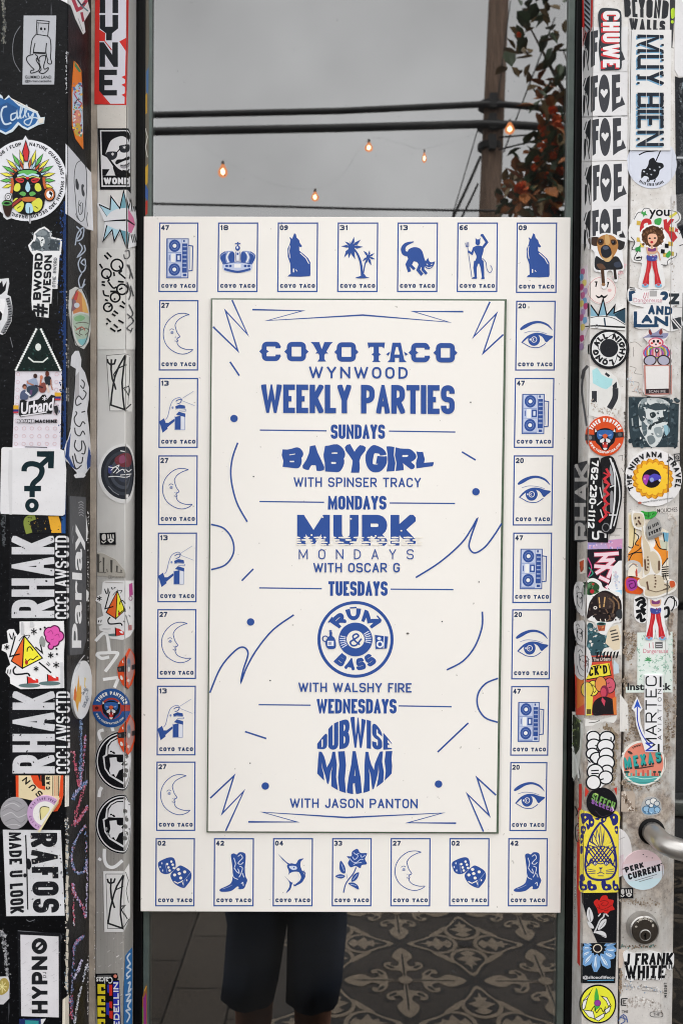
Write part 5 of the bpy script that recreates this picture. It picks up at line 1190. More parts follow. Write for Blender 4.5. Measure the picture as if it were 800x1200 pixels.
g = S('die_cut_sticker', A3); g.base([(290, 130), (330, 95), (380, 74), (415, 100), (442, 135), (447, 165), (530, 182), (520, 312), (508, 322), (490, 606), (446, 606), (438, 732), (420, 732), (414, 852), (310, 842), (300, 800), (274, 786), (268, 692), (285, 320), (255, 278), (240, 235), (285, 182)], '#d3d3d4')
g.poly([(300, 138), (335, 108), (378, 90), (408, 112), (428, 142), (434, 176), (516, 192), (508, 282), (380, 282), (362, 288), (272, 268), (258, 236), (300, 200), (312, 165)], '#596268'); g.blob([(310, 130), (360, 105), (400, 125), (390, 150), (330, 150)], '#7d868a'); g.poly([(430, 185), (505, 198), (500, 275), (425, 278)], '#3c444a'); g.blob([(270, 220), (310, 200), (345, 225), (350, 262), (290, 268)], '#3f484d'); g.blob([(318, 165), (372, 168), (380, 220), (352, 246), (340, 195)], '#c9cccc'); g.confetti(270, 110, 500, 275, 40, ['#2f363b', '#6f787c', '#4a5358', '#868e92'], 11, 6)
g.text('BWORD', [(282, 700), (298, 300), (368, 300), (350, 700)], '#17191d', 19, gap=8, r=26); g.text('LIVESON', [(362, 722), (380, 322), (446, 318), (428, 722)], '#17191d', 17, gap=7, r=24)
g.text('#', [(282, 840), (286, 728), (412, 738), (408, 846)], '#17191d', 22); g.text('@THE_BWORD', [(446, 592), (460, 340), (488, 340), (474, 594)], '#5b5f63', 5, gap=4)
g.done('white die-cut sticker shaped round a gun-like hand photo above vertical bold hashtag lettering')
g = S('die_cut_sticker', A3); g.base([(0, 522), (30, 520), (75, 514), (80, 560), (62, 655), (92, 672), (108, 770), (98, 885), (45, 985), (20, 998), (0, 990)], '#c4c5c8'); g.poly([(0, 560), (20, 535), (28, 590), (60, 540), (48, 620), (10, 655), (0, 655)], K); g.poly([(0, 690), (40, 690), (50, 720), (30, 820), (0, 880)], '#d5d5d7'); g.poly([(0, 790), (22, 820), (14, 868), (0, 880)], K); g.line([(66, 684), (92, 770), (78, 880), (20, 985)], 34, '#7d7f83')
for i in range(14):
    t_ = i/13; x = 66+26*math.sin(t_*2.4) - 50*max(0, t_-.55)*2; y = 690 + 285*t_; g.line([(x-14, y+5), (x+14, y-3)], 8, '#2a2b2f')
g.done('black and white curved sticker fragment cut off by the left edge')
g = S('vinyl_sticker', A4, lift=1); g.base([(302, 36), (368, 36), (525, 398), (130, 398)], '#13211f'); g.confetti(190, 200, 470, 390, 22, ['#1d3330', '#274540', '#0c1413'], 13, 8)
for (ax, ay), (bx, by) in (((312, 45), (140, 388)), ((354, 45), (518, 388))):
    for i in range(19):
        x = ax+(bx-ax)*i/18; y = ay+(by-ay)*i/18; g.ell(x, y, 11, 10, '#d3d6d4', n=8)
    g.line([(ax, ay), (bx, by)], 9, '#d3d6d4')
g.ell(330, 195, 26, 33, '#c5cac6', n=8); g.line([(245, 283), (290, 320), (370, 322), (413, 285)], 12, '#c5cac6'); g.done('dark triangular sticker edged with white dots, one eye and a smile')
g = S('paper_flyer', A4, wear=.3); g.base([(132, 393), (528, 398), (515, 1068), (108, 1050)], '#c9c5cc')
for i in range(6):
    for j in range(10):
        x, y = 155 + i*66 - j*2, 425 + j*66
        if 190 < x < 460 and y < 830: continue
        g.ring(x, y, 15, 15, 3, '#cba3ab', 10)
sk = '#a5705a'
g.blob([(245, 478), (300, 460), (322, 490), (318, 560), (250, 560), (225, 520)], '#8f9cb4'); g.line([(235, 480), (240, 500), (290, 520)], 13, sk); g.ell(303, 440, 17, 20, '#3d2a26'); g.blob([(232, 540), (300, 520), (330, 560), (290, 610), (250, 620)], '#33404f'); g.ell(212, 530, 19, 21, '#4a2c22'); g.ell(214, 540, 13, 14, sk); g.blob([(180, 580), (215, 560), (240, 600), (235, 640), (178, 640)], '#49536f'); g.line([(220, 575), (262, 610)], 16, '#c2c4cc'); g.blob([(335, 520), (380, 495), (398, 540), (380, 580), (340, 575)], '#7b3f38'); g.ell(355, 452, 13, 18, '#c27a5c'); g.line([(352, 470), (346, 515)], 15, '#b5654a'); g.line([(300, 520), (370, 540)], 12, '#35242a'); g.blob([(382, 450), (430, 445), (442, 490), (420, 520), (392, 510)], '#252a30'); g.ell(405, 422, 17, 24, '#5b2f24'); g.line([(436, 470), (438, 520), (450, 560)], 10, sk); g.line([(400, 515), (420, 580)], 17, '#c9b3a6'); g.line([(270, 560), (265, 600)], 20, '#5a3f66')
for x0, x1, y0 in ((468, 523, 580), (118, 162, 690)):
    g.poly([(x0, y0), (x1, y0+2), (x1-1, y0+35), (x0, y0+35)], '#cf9f2c'); g.poly([(x0, y0+35), (x1-1, y0+35), (x1-2, y0+54), (x0, y0+54)], '#2e3478'); g.poly([(x0, y0+54), (x1-2, y0+54), (x1-3, y0+68), (x0, y0+68)], '#b8323c')
g.poly([(172, 650), (200, 640), (240, 660), (330, 640), (365, 600), (390, 598), (405, 640), (440, 600), (475, 610), (462, 700), (440, 762), (400, 760), (250, 772), (180, 792), (164, 775)], '#1a1b1e'); g.btext('Urband', [(185, 668), (465, 625), (455, 735), (180, 772)], '#cfcdd2', off=.03); g.line([(180, 782), (260, 770), (400, 748)], 9, '#cfcdd2'); g.star(382, 632, 20, 6, '#cfcdd2')
g.text('SOUND', (148, 808, 300, 842), '#1c1d21', 17, gap=2, r=12); g.text('SOUND', (150, 812, 298, 838), '#c9c6cc', 8, gap=8, r=12); g.text('MACHINE', (303, 812, 488, 840), '#1c1d21', 9, gap=4, r=12); g.line([(215, 1045), (300, 1046), (405, 1050)], 7, '#33343a'); g.poly([(462, 700), (492, 690), (502, 730), (488, 778), (468, 750)], '#2a2b2e')
g.done('white concert flyer with a band photo and brush script under the triangle')
g = S('vinyl_sticker', A5, lift=1, wear=.35); g.base([(15, 84), (22, 70), (38, 65), (300, 75), (520, 84), (548, 96), (566, 262), (556, 636), (536, 650), (12, 634), (5, 605)], '#cccbcd'); g.poly([(80, 90), (110, 90), (108, 640), (85, 640), (72, 330)], '#c0bfc1')
DK = '#10252b'
g.curve([(209, 272), (213, 240), (240, 212), (290, 208), (345, 228), (362, 270), (340, 325), (292, 370), (279, 410), (278, 492)], 46, DK); g.line([(330, 240), (430, 148)], 42, DK); g.poly([(318, 100), (466, 100), (461, 246), (413, 246), (413, 150), (318, 146)], DK); g.poly([(210, 395), (353, 395), (353, 441), (210, 441)], DK); g.ring(276, 562, 39, 41, 38, DK)
g.done('white square with a dark question mark merging male and female symbols')
g = S('painted_sticker', A5, wear=.6); g.base([(80, 644), (525, 652), (525, 803), (90, 795)], '#14161a'); g.curve([(300, 655), (240, 680), (230, 720), (250, 800)], 55, '#7f8b3c'); g.poly([(412, 655), (500, 655), (522, 720), (524, 796), (440, 796)], '#d79f2c'); g.poly([(525, 656), (552, 660), (560, 800), (526, 800)], '#1c4a84'); g.confetti(240, 660, 520, 790, 26, ['#14161a', '#3a3a22', '#a8842a'], 7, 4); g.done('dark strip with yellow and olive brush marks under the white gender square')
def rhak(cr, b, tx, sx, lab, dy=0):
    g = S('vinyl_sticker', cr, wear=1.0); g.base(b, '#15161a'); g.text('RHAK', tx, '#c3c3c7', 62, 'ccw', gap=24, r=55); g.text('CCC•LAWS•CTD', sx, '#cfcfd2', 17, 'ccw', gap=9, r=26)
    x0, y0, x1, y1 = tx
    g.confetti(x0, y0, x1, y1, 26, ['#15161a', '#2c2d31', '#8e8e92'], 9, int(y0)); g.done(lab)
rhak(A5, [(85, 800), (590, 812), (585, 1542), (75, 1535)], (100, 822, 465, 1522), (472, 820, 583, 1530), 'upper of two black stickers reading RHAK, beneath the yellow brush marks')
rhak(A7, [(75, 72), (590, 60), (596, 792), (95, 792)], (108, 75, 468, 775), (478, 75, 592, 775), 'lower of two black stickers reading RHAK, beneath the walking pyramid')
g = S('vinyl_sticker', A5, lift=1, wear=.4); g.base([(583, 482), (720, 490), (726, 1700), (690, 1830), (583, 1840)], '#46474b'); g.btext('Parlay', [(600, 1776), (606, 718), (715, 735), (706, 1776)], '#cfcfd0', off=.022)
for i in range(6): g.curve([(655+8*(i % 2), 540 + i*22), (680, 530 + i*22), (700, 545 + i*22)], 7, '#8b8c90')
g.curve([(610, 735), (600, 800), (606, 880), (612, 820)], 6, '#7a7b80'); g.done('long grey vertical sticker with white rounded lettering on the pillar side')
g = S('round_sticker', A6, lift=2, wear=.35); g.ell(684, 1008, 82, 250, '#c6c7c9', 4, 36, True); g.poly([(612, 1010), (625, 970), (632, 1030), (648, 880), (660, 990), (672, 960), (676, 1060), (664, 1130), (655, 1100), (640, 1200), (622, 1110), (604, 1090)], '#cf9a38'); g.poly([(614, 1010), (626, 985), (634, 1060), (622, 1110), (606, 1080)], '#c9662e'); g.poly([(700, 900), (712, 910), (704, 960), (716, 1000), (700, 980)], '#cdb04a'); g.spray([(690, 1040), (720, 1000), (715, 1100), (690, 1160)], 18, ['#8f939a', '#a9adb2', '#6f747c'], 70, 7, 4); g.line([(700, 1160), (735, 1080)], 5, '#6f747c'); g.curve([(632, 845), (665, 780), (652, 772), (700, 712)], 6, '#b5b6ba'); g.done('white oval sticker with yellow and orange lightning shapes on the pillar side')
g = S('die_cut_sticker', A4, wear=.4); g.base([(608, 270), (640, 225), (668, 225), (690, 300), (686, 360), (720, 410), (755, 540), (752, 640), (738, 740), (752, 860), (765, 985), (775, 1110), (768, 1210), (735, 1260), (720, 1280), (680, 1275), (650, 1265), (560, 1160), (550, 1060), (600, 880), (625, 700), (636, 560), (645, 380), (600, 350)], '#c4c5c9'); g.poly([(570, 1010), (600, 920), (585, 1120), (640, 1240), (600, 1210), (556, 1130)], '#27427c'); g.poly([(752, 1040), (776, 1120), (768, 1210), (740, 1240), (735, 1180)], '#27427c'); g.poly([(640, 440), (670, 400), (672, 600), (632, 650)], '#a9a7aa')
for p in ([(690, 470), (715, 500), (705, 545), (680, 520)], [(705, 560), (730, 590), (700, 640), (668, 610), (640, 650), (650, 690), (690, 670)], [(640, 740), (650, 760), (628, 800), (640, 850), (675, 870), (700, 830), (722, 850)], [(722, 740), (690, 750)], [(632, 880), (640, 930), (675, 950), (700, 910), (720, 940)], [(640, 985), (630, 1040), (660, 1080), (690, 1060), (690, 990)], [(700, 990), (722, 1040), (715, 1100), (690, 1100)], [(630, 1100), (650, 1170), (690, 1180), (700, 1130)], [(612, 1120), (640, 1230), (690, 1200)]): g.curve(p, 10, '#2a2c32')
g.line([(640, 1275), (648, 1290), (700, 1286), (712, 1272)], 40, '#c9c9cc'); g.done('long black and white bubble-letter sticker with a star tip on the pillar side')
g = S('die_cut_sticker', A3); g.base([(590, 618), (640, 588), (690, 605), (735, 700), (765, 820), (770, 960), (750, 1060), (712, 1120), (640, 1085), (600, 920), (582, 780)], '#b9b9b6')
g.poly([(606, 690), (650, 610), (690, 640), (752, 815), (680, 800), (620, 820)], '#c07a48'); g.poly([(640, 620), (665, 640), (650, 700), (620, 700)], '#bd3a34'); g.poly([(690, 640), (720, 700), (752, 815), (700, 800)], '#d3a45a'); g.poly([(606, 690), (640, 700), (650, 770), (610, 800)], '#7b5560'); g.ell(650, 745, 24, 22, '#b7bcc4'); g.blob([(620, 840), (690, 815), (760, 850), (755, 960), (740, 1040), (700, 1090), (650, 1040), (620, 920)], '#a3b5a4'); g.blob([(630, 850), (680, 830), (720, 850), (690, 880), (640, 880)], '#78a878'); g.blob([(660, 1040), (720, 1030), (745, 1010), (725, 1075), (690, 1085)], '#77b3b8')
for p in ([(630, 920), (660, 950), (690, 930), (670, 980), (700, 1000)], [(640, 900), (700, 890), (750, 900)], [(680, 960), (730, 940), (750, 970), (720, 1000)], [(640, 980), (680, 1010)]): g.curve(p, 7, '#574840')
g.curve([(640, 960), (690, 930), (720, 960)], 8, '#b4503c'); g.ring(680, 850, 78, 250, 6, '#55575a', 30); g.done('shell shaped sticker, orange above and pale green below, on the pillar side')
g = S('die_cut_sticker', A6, lift=1, wear=.25); g.base([(62, 505), (80, 490), (120, 490), (150, 545), (172, 520), (170, 425), (545, 420), (552, 600), (545, 700), (548, 990), (180, 1000), (92, 952), (88, 900), (52, 858), (60, 818), (92, 790), (60, 690), (18, 668), (24, 620), (75, 606)], '#d9d8d9')
def pyramid(g, gt, dx=0, dy=0, part=False):
    def q(pts): return [gt(p) for p in pts]
    s_ = .82 if part else 1
    g.poly(q([(210, 545), (100, 760), (195, 822)]), '#e0622a'); g.poly(q([(210, 545), (365, 735), (195, 822)]), '#e3d836')
    for pts in ([(210, 545), (100, 760), (195, 822)], [(210, 545), (365, 735), (195, 822)]): g.line(q(pts), 10*s_, K, True)
    g.curve(q([(235, 680), (240, 650), (262, 640), (285, 672)]), 9*s_, K); g.curve(q([(222, 740), (232, 768), (262, 742), (285, 748), (310, 728), (328, 716)]), 8*s_, K); x, y = gt((230, 772)); g.ell(x, y, 13*s_, 20*s_, '#a82820')
    g.line(q([(172, 700), (88, 722), (132, 560)]), 12*s_, K); g.curve(q([(100, 575), (85, 530), (110, 575), (118, 520), (128, 560), (140, 550)]), 7*s_, K); g.curve(q([(165, 590), (200, 552), (255, 540), (240, 570)]), 6*s_, K)
    g.curve(q([(140, 805), (118, 835), (130, 870), (180, 872), (240, 866), (258, 890)]), 14*s_, K)
pyramid(g, lambda p: p)
g.line([(335, 770), (390, 815), (440, 860)], 13, K); g.line([(305, 640), (365, 690), (345, 600), (358, 560)], 11, K); g.blob([(340, 580), (362, 545), (390, 590), (382, 640), (350, 620)], '#8f9490')
for bx in (0, 172):
    by = -18 if bx else 0; g.ell(255+bx, 968+by, 92, 18, '#5d7474'); g.poly([(238+bx, 892+by), (262+bx, 900+by), (330+bx, 915+by), (332+bx, 945+by), (240+bx, 950+by)], '#cf2f28'); g.line([(236+bx, 890+by), (240+bx, 952+by)], 9, K); g.poly([(270+bx, 905+by), (300+bx, 900+by), (312+bx, 925+by), (290+bx, 920+by)], '#e3e0e0')
for x, y, r_ in ((428, 520, 46), (470, 502, 42), (502, 548, 44), (466, 592, 42), (440, 560, 46), (438, 636, 22)): g.ell(x, y, r_+7, r_+7, '#5a1f48')
for x, y, r_ in ((428, 520, 42), (470, 502, 38), (502, 548, 40), (466, 592, 38), (440, 560, 42), (438, 636, 18)): g.ell(x, y, r_, r_, '#d957a8')
for p in ([(410, 520), (440, 500), (455, 530)], [(470, 545), (500, 530), (510, 560)], [(440, 580), (465, 570)]): g.curve(p, 5, '#9c2f74')
for x, y, r_ in ((293, 507, 28), (63, 640, 24), (437, 710, 26), (483, 792, 28), (313, 825, 22)): g.star(x, y, r_, 8, K)
for x, y in ((350, 488), (386, 474), (486, 655), (490, 700)): g.ell(x, y, 9, 9, K)
g.line([(75, 830), (68, 865)], 7, K); g.line([(98, 830), (90, 870)], 7, K); g.line([(398, 780), (425, 800)], 6, K); g.line([(410, 765), (432, 790)], 6, K); g.rect(185, 428, 205, 535, '#b5b5b8'); g.rect(260, 428, 290, 470, '#bdbdc0'); g.rect(520, 770, 540, 985, '#c3c3c6')
g.done('die-cut sticker of an orange and yellow pyramid in red boots beside a pink cloud')
g = S('vinyl_sticker', A7, wear=.5); g.base([(135, 792), (540, 792), (540, 960), (520, 1040), (490, 1095), (450, 1100), (300, 1010), (138, 975)], '#cfc09c'); g.poly([(135, 792), (160, 792), (160, 978), (138, 975)], '#d8481f'); g.poly([(518, 792), (540, 792), (540, 960), (520, 1040), (490, 1095), (455, 1100), (500, 1030)], '#d8481f'); g.poly([(262, 792), (385, 792), (386, 918), (330, 902), (288, 858)], '#d8481f'); g.poly([(325, 792), (340, 840), (356, 845), (360, 880), (386, 884), (384, 792)], '#1f1c1b'); g.line([(350, 792), (350, 860)], 5, '#d8481f')
g.text('SUN', [(330, 985), (185, 835), (228, 802), (372, 948)], '#1f1c1b', 12, gap=30, r=22); g.text('CAR', (392, 800, 428, 912), '#1f1c1b', 10, 'ccw', gap=14, r=14)
for x, c_ in ((452, '#1f1c1b'), (470, '#c9502c'), (488, '#b8653a'), (502, '#1f1c1b')): g.line([(x, 795), (x, 965)], 6, c_)
g.done('beige and orange sunset sticker with a red half sun, under the lower RHAK')
g = S('round_sticker', A8, lift=1, wear=.6); g.ell(128, 166, 123, 136, '#9b999d', skirt=True); 
for i, p in enumerate(([(20, 150), (80, 120), (150, 150), (220, 110)], [(30, 190), (100, 160), (160, 200), (235, 170)], [(50, 240), (120, 210), (180, 250), (220, 220)], [(40, 110), (110, 80), (170, 110)], [(70, 70), (130, 60), (190, 90)], [(60, 270), (130, 260), (180, 275)])): g.curve(p, 6, '#b6b4b8' if i % 2 else '#858388')
g.done('round grey scuffed sticker printed with wavy lines')
g = S('round_sticker', A8, lift=2, wear=.3)
def half(r_): 
    f_ = lambda p: ((p[0]-340)*(40-322) - (p[1]-322)*(505-340)); ref = f_((250, 60)); s_ = 1 if ref > 0 else -1
    return clip_poly([(390 + r_*math.cos(R(a)), 166 + r_*math.sin(R(a))) for a in range(0, 360, 8)], lambda p: s_*f_(p))
g.base(half(152), '#bd9ac0'); g.poly(half(104), '#d3d1ce'); g.arc('A LA TANG TREE', 390, 166, 118, -70, 42, 20, 6, '#6d4a72', gap=9); g.arc('LA LUZ', 390, 166, 118, 205, 262, 20, 6, '#8d6a92', gap=9); g.blob([(345, 125), (372, 104), (425, 112), (420, 150), (352, 222)], '#cdc48c'); g.curve([(355, 220), (348, 130), (378, 106), (424, 114)], 7, '#2c2a26'); g.poly([(502, 42), (524, 22), (346, 326), (326, 322)], '#cfc39c'); g.done('round lilac rimmed sticker peeled and folded over, with a slice of bread')
g = S('vinyl_sticker', A8, wear=1.0); g.base([(25, 310), (520, 314), (552, 1042), (55, 1046)], '#c6c6c9'); g.text('RAFOS', [(488, 335), (508, 1015), (282, 1018), (262, 337)], '#1b1c20', 50, gap=24, r=70); g.text('MADE U LOOK', [(180, 330), (206, 1015), (90, 1026), (76, 332)], '#1b1c20', 23, gap=12, r=26); g.line([(220, 355), (230, 600), (238, 990)], 11, '#1b1c20'); g.blob([(225, 560), (255, 560), (270, 610), (250, 650), (228, 620)], '#1b1c20'); g.ell(214, 698, 14, 18, '#1b1c20'); g.confetti(265, 340, 545, 1010, 60, ['#c6c6c9', '#8f8f93', '#3a3b3f', '#a5a09c'], 8, 12); g.done('white sticker with worn black block letters reading RAFOS MADE U LOOK sideways')
g = S('vinyl_sticker', AE, wear=.7); g.base([(150, 412), (520, 428), (522, 1152), (164, 1142)], '#17181c'); g.poly([(175, 440), (500, 456), (502, 1146), (182, 1135)], '#c6c4c8'); g.text('HYPN', [(272, 1112), (270, 625), (405, 625), (408, 1112)], '#1b1c20', 34, gap=16, r=50); g.ring(337, 537, 48, 50, 36, '#1b1c20'); g.line([(312, 560), (365, 512)], 22, '#1b1c20'); g.line([(318, 540), (345, 512)], 8, '#c6c4c8')
g.text('DJ', (366, 758, 396, 808), '#55565a', 5, 'ccw', gap=8); rg = random.Random(8)
for i in range(22):
    x, y = rg.uniform(190, 480), rg.uniform(470, 1110); g.curve([(x, y), (x+rg.uniform(10, 22), y-rg.uniform(4, 12)), (x+rg.uniform(25, 40), y-rg.uniform(10, 24))], 3, '#b3b1b6') if not (262 < x < 412) else None
g.done('wrinkled white sticker with black rim reading HYPNO sideways')
g = S('torn_or_mirrored_sticker', AE, wear=.8); g.base([(0, 800), (70, 798), (82, 840), (80, 985), (30, 1035), (0, 1034)], '#b9b8bb'); g.blob([(0, 835), (45, 810), (78, 850), (70, 915), (30, 950), (0, 945)], '#a3914c'); 
for a in range(0, 360, 45): g.line([(20, 885), (20+42*math.cos(R(a)), 885+50*math.sin(R(a)))], 7, '#d3c98e')
g.done('torn white scrap with a yellow rosette at the lower left edge')
g = S('vinyl_sticker', AE); g.base([(165, 1160), (350, 1158), (350, 1230), (165, 1230)], '#1f2b5a'); g.poly([(215, 1170), (330, 1175), (330, 1230), (215, 1230)], '#2f8a8e'); g.poly([(350, 1160), (392, 1156), (350, 1230)], '#c6c6c9'); g.done('blue and teal sticker peeping up below HYPNO')

# --- left aluminium jamb
g = S('vinyl_sticker', B1, wear=.15); g.base([(265, -20), (548, -20), (532, 892), (260, 886)], '#d9302a'); g.poly([(305, -20), (530, -20), (528, 330), (472, 352), (526, 432), (516, 882), (395, 882), (300, 772)], '#d3d3dc')
DG = '#26292e'
g.poly([(305, -20), (352, -20), (352, 225), (414, 225), (414, -20), (462, -20), (462, 240), (410, 282), (408, 342), (360, 342), (360, 282), (305, 240)], DG); g.line([(300, 117), (465, 117)], 16, '#d3d3dc'); g.text('N', (303, 358, 460, 568), DG, 48); g.text('E', (300, 592, 452, 812), DG, 46)
g.poly([(296, 245), (352, 280), (350, 348), (296, 348)], '#d9302a'); g.poly([(300, 772), (395, 882), (285, 882)], '#d9302a'); g.poly([(350, 346), (410, 420), (404, 428), (345, 352)], '#c9302a'); g.poly([(530, 320), (472, 352), (528, 420)], '#d9302a')
for y in (640, 706, 792): g.poly([(524, y), (490, y+14), (522, y+36)], '#d9302a')
g.done('white and red sticker with stacked black angular letters at the top of the jamb')
g = S('paper_sticker', B1, wear=.6); g.base([(282, 895), (540, 895), (540, 1092), (286, 1092)], '#cfcbc4'); g.done('plain off-white paper patch between the red sticker and the moustached portrait')
g = S('vinyl_sticker', B2, wear=.25); g.base([(290, 36), (545, 36), (566, 82), (566, 590), (545, 560), (306, 560)], K); g.line([(313, 58), (538, 58), (556, 90), (554, 530), (326, 530)], 11, '#d3d3d6', True)
g.blob([(352, 245), (358, 190), (385, 140), (430, 108), (485, 95), (535, 125), (556, 200), (556, 360), (520, 400), (470, 385), (430, 345), (395, 300)], '#d3d3d6'); g.blob([(328, 90), (420, 68), (540, 66), (556, 130), (500, 104), (440, 118), (395, 150), (368, 215), (345, 268), (326, 190)], K); g.poly([(322, 262), (366, 285), (398, 330), (425, 372), (440, 440), (326, 440)], '#d3d3d6'); g.blob([(360, 250), (395, 235), (450, 240), (450, 280), (420, 305), (380, 300)], '#2b2e34'); g.blob([(470, 190), (505, 180), (552, 175), (552, 225), (520, 245), (482, 235)], '#2b2e34'); g.line([(400, 225), (430, 205)], 9, '#d3d3d6'); g.star(415, 258, 14, 5, '#d3d3d6'); g.star(515, 200, 14, 5, '#d3d3d6'); g.line([(445, 250), (475, 215)], 9, K)
g.blob([(438, 330), (455, 305), (500, 300), (548, 275), (552, 300), (520, 312), (480, 330), (450, 345)], K); g.blob([(480, 350), (520, 345), (552, 325), (550, 360), (515, 380), (485, 372)], '#9a9a9e'); g.curve([(480, 350), (515, 358), (552, 330)], 6, K); g.curve([(500, 395), (530, 400), (552, 385)], 9, K); g.blob([(418, 365), (450, 385), (500, 410), (552, 415), (552, 450), (450, 445), (430, 410)], K); g.poly([(328, 386), (390, 386), (355, 440), (328, 440)], K)
g.text('WOND', (340, 458, 555, 515), '#d3d3d6', 17, gap=6, r=26); g.done('black and white portrait poster sticker of a moustached man in sunglasses')
g = S('die_cut_sticker', B2, lift=1, wear=.2); g.base([(285, 682), (300, 672), (398, 720), (395, 608), (475, 700), (508, 558), (545, 660), (600, 740), (612, 860), (605, 1040), (535, 1060), (480, 930), (425, 1010), (405, 930), (330, 1008), (350, 840), (288, 700)], '#d3d4d6')
g.poly([(300, 688), (395, 732), (402, 620), (478, 722), (510, 572), (540, 716), (450, 728), (400, 752), (368, 790)], '#a5c6d2'); g.poly([(478, 722), (510, 572), (540, 716)], '#6d9fac'); g.poly([(366, 866), (336, 1000), (412, 905), (430, 1002), (480, 905), (530, 1050), (538, 918), (450, 902)], '#a5c6d2'); g.poly([(480, 905), (530, 1050), (538, 918)], '#5f93a2')
g.line([(300, 688), (395, 732), (402, 620), (478, 722), (510, 572), (540, 716), (560, 640), (566, 720)], 10, K); g.line([(368, 866), (336, 1000), (412, 905), (430, 1002), (480, 905), (530, 1050), (545, 930)], 10, K); g.line([(300, 688), (368, 792)], 4, K); g.poly([(534, 722), (582, 800), (594, 860), (562, 932), (536, 920)], '#cd7399'); g.line([(345, 833), (450, 825), (532, 822), (590, 862)], [4, 12, 16, 8], K)
for x in (560, 575, 590): g.line([(x, 745), (x+8, 700)], 7, K); g.line([(x, 940), (x+14, 1010)], 7, K)
g.done('pale blue spiky crown and starburst sticker with a pink tip')
g = S('clear_sticker', B3, wear=.2); g.base([(285, 40), (604, 40), (604, 905), (288, 905)], '#cfcecb')
for x, y, r_ in ((452, 186, 50), (362, 258, 40), (495, 392, 44), (437, 460, 40), (375, 545, 36)): g.ring(x, y, r_, r_, 15, K, 22)
for p in ([(470, 190), (490, 235), (470, 250), (490, 270), (525, 300)], [(365, 275), (385, 310), (370, 325)], [(335, 400), (345, 440), (385, 450)], [(380, 330), (420, 380), (450, 370)], [(380, 545), (400, 530)], [(440, 470), (425, 480)], [(470, 395), (500, 380)]): g.curve(p, 14, K)
for a, b in (((345, 100), (378, 135)), ((365, 78), (405, 118)), ((305, 175), (330, 215)), ((322, 330), (350, 330)), ((322, 350), (352, 360)), ((425, 245), (430, 280)), ((460, 325), (510, 330)), ((395, 410), (450, 410)), ((350, 480), (375, 490)), ((475, 530), (515, 550)), ((495, 495), (522, 520)), ((410, 600), (440, 620)), ((425, 575), (462, 600)), ((365, 640), (400, 672)), ((360, 690), (375, 680)), ((425, 690), (460, 720)), ((395, 722), (440, 752)), ((465, 655), (510, 680)), ((455, 750), (490, 735))): g.line([a, b], 15, K)
for p in ([(520, 70), (545, 60), (550, 110), (520, 130), (512, 95)], [(530, 180), (560, 240), (550, 300)], [(545, 180), (580, 300)], [(530, 330), (560, 420), (545, 480)], [(560, 360), (585, 450)], [(545, 520), (580, 600), (540, 640)], [(530, 600), (585, 660), (530, 720), (560, 745)], [(575, 720), (560, 760)]): g.curve(p, 9, '#4b4c4f')
g.done('clear sticker full of black ringed bubble doodles and dashes')
def ya(crop, pts, lines, lab, wht):
    g = S('clear_sticker', crop, wear=.15); g.base(pts, wht); 
    for p, w_ in lines: g.curve(p, w_, '#2b2c2e') if len(p) > 2 and w_ == 14 and False else g.line(p, w_, '#2b2c2e')
    return g
g = ya(B4, [(360, 118), (520, 104), (560, 116), (580, 540), (578, 598), (390, 597)], [([(362, 120), (520, 106), (556, 118)], 4), ([(362, 120), (392, 592), (540, 592)], 4), ([(370, 150), (376, 180), (398, 198), (430, 190), (441, 150)], 15), ([(405, 152), (402, 240), (412, 320), (432, 370), (442, 412)], 15), ([(522, 118), (470, 210), (435, 300), (420, 370), (408, 450), (400, 542), (516, 580), (502, 470), (495, 350), (508, 230), (522, 118)], 15), ([(430, 310), (425, 280), (460, 230), (530, 198)], 10), ([(516, 580), (566, 535)], 11), ([(505, 400), (548, 380), (556, 420), (545, 460), (512, 400)], 8), ([(552, 130), (556, 300), (540, 540)], 4)], '', '#cdccc9'); g.done('see-through sticker with a black stick figure fork drawing, upper on the jamb')
g = ya(BF, [(335, 882), (508, 882), (552, 815), (556, 900), (560, 1270), (506, 1400), (345, 1400)], [([(358, 905), (506, 905)], 5), ([(358, 905), (372, 1370), (498, 1370)], 4), ([(370, 945), (378, 975), (398, 985), (425, 975), (436, 942)], 15), ([(402, 942), (398, 1030), (405, 1110), (432, 1195)], 15), ([(506, 915), (450, 1010), (425, 1080), (395, 1200), (376, 1325), (500, 1368), (482, 1250), (484, 1130), (500, 960), (506, 915)], 15), ([(425, 1080), (440, 1040), (505, 1010)], 10), ([(484, 1180), (515, 1175), (490, 1210), (535, 1290)], 10), ([(520, 890), (545, 960), (525, 1050), (545, 1150)], 5), ([(500, 1368), (548, 1290)], 6)], '', '#d3d2d1'); g.done('white bordered sticker with a black stick figure fork drawing, lower on the jamb')
g = S('round_sticker', B5, wear=.3)
def fold(cx_, cy_, rl, rr, ry): return [(cx_ + (rl if math.cos(t) < 0 else rr)*math.cos(t), cy_ + ry*math.sin(t)) for t in (2*math.pi*i/44 for i in range(44))]
g.base(fold(520, 326, 230, 86, 256), '#d0cfce'); g.poly(fold(520, 320, 205, 72, 226), '#2d3037')
for k, c_ in ((.86, '#3b3f47'), (.74, '#2b2e35'), (.62, '#454a55'), (.5, '#33363e'), (.36, '#3f4452')): g.poly(fold(520, 322, 205*k, 68*k, 222*k), c_)
g.blob([(440, 190), (520, 150), (570, 180), (560, 260), (500, 270), (440, 240)], '#6d3038'); g.blob([(470, 190), (510, 170), (530, 220), (480, 240)], '#8a4a66'); g.blob([(380, 270), (410, 260), (405, 320), (380, 320)], '#3a3f78'); g.line([(480, 132), (520, 140)], 9, '#c9c9c9')
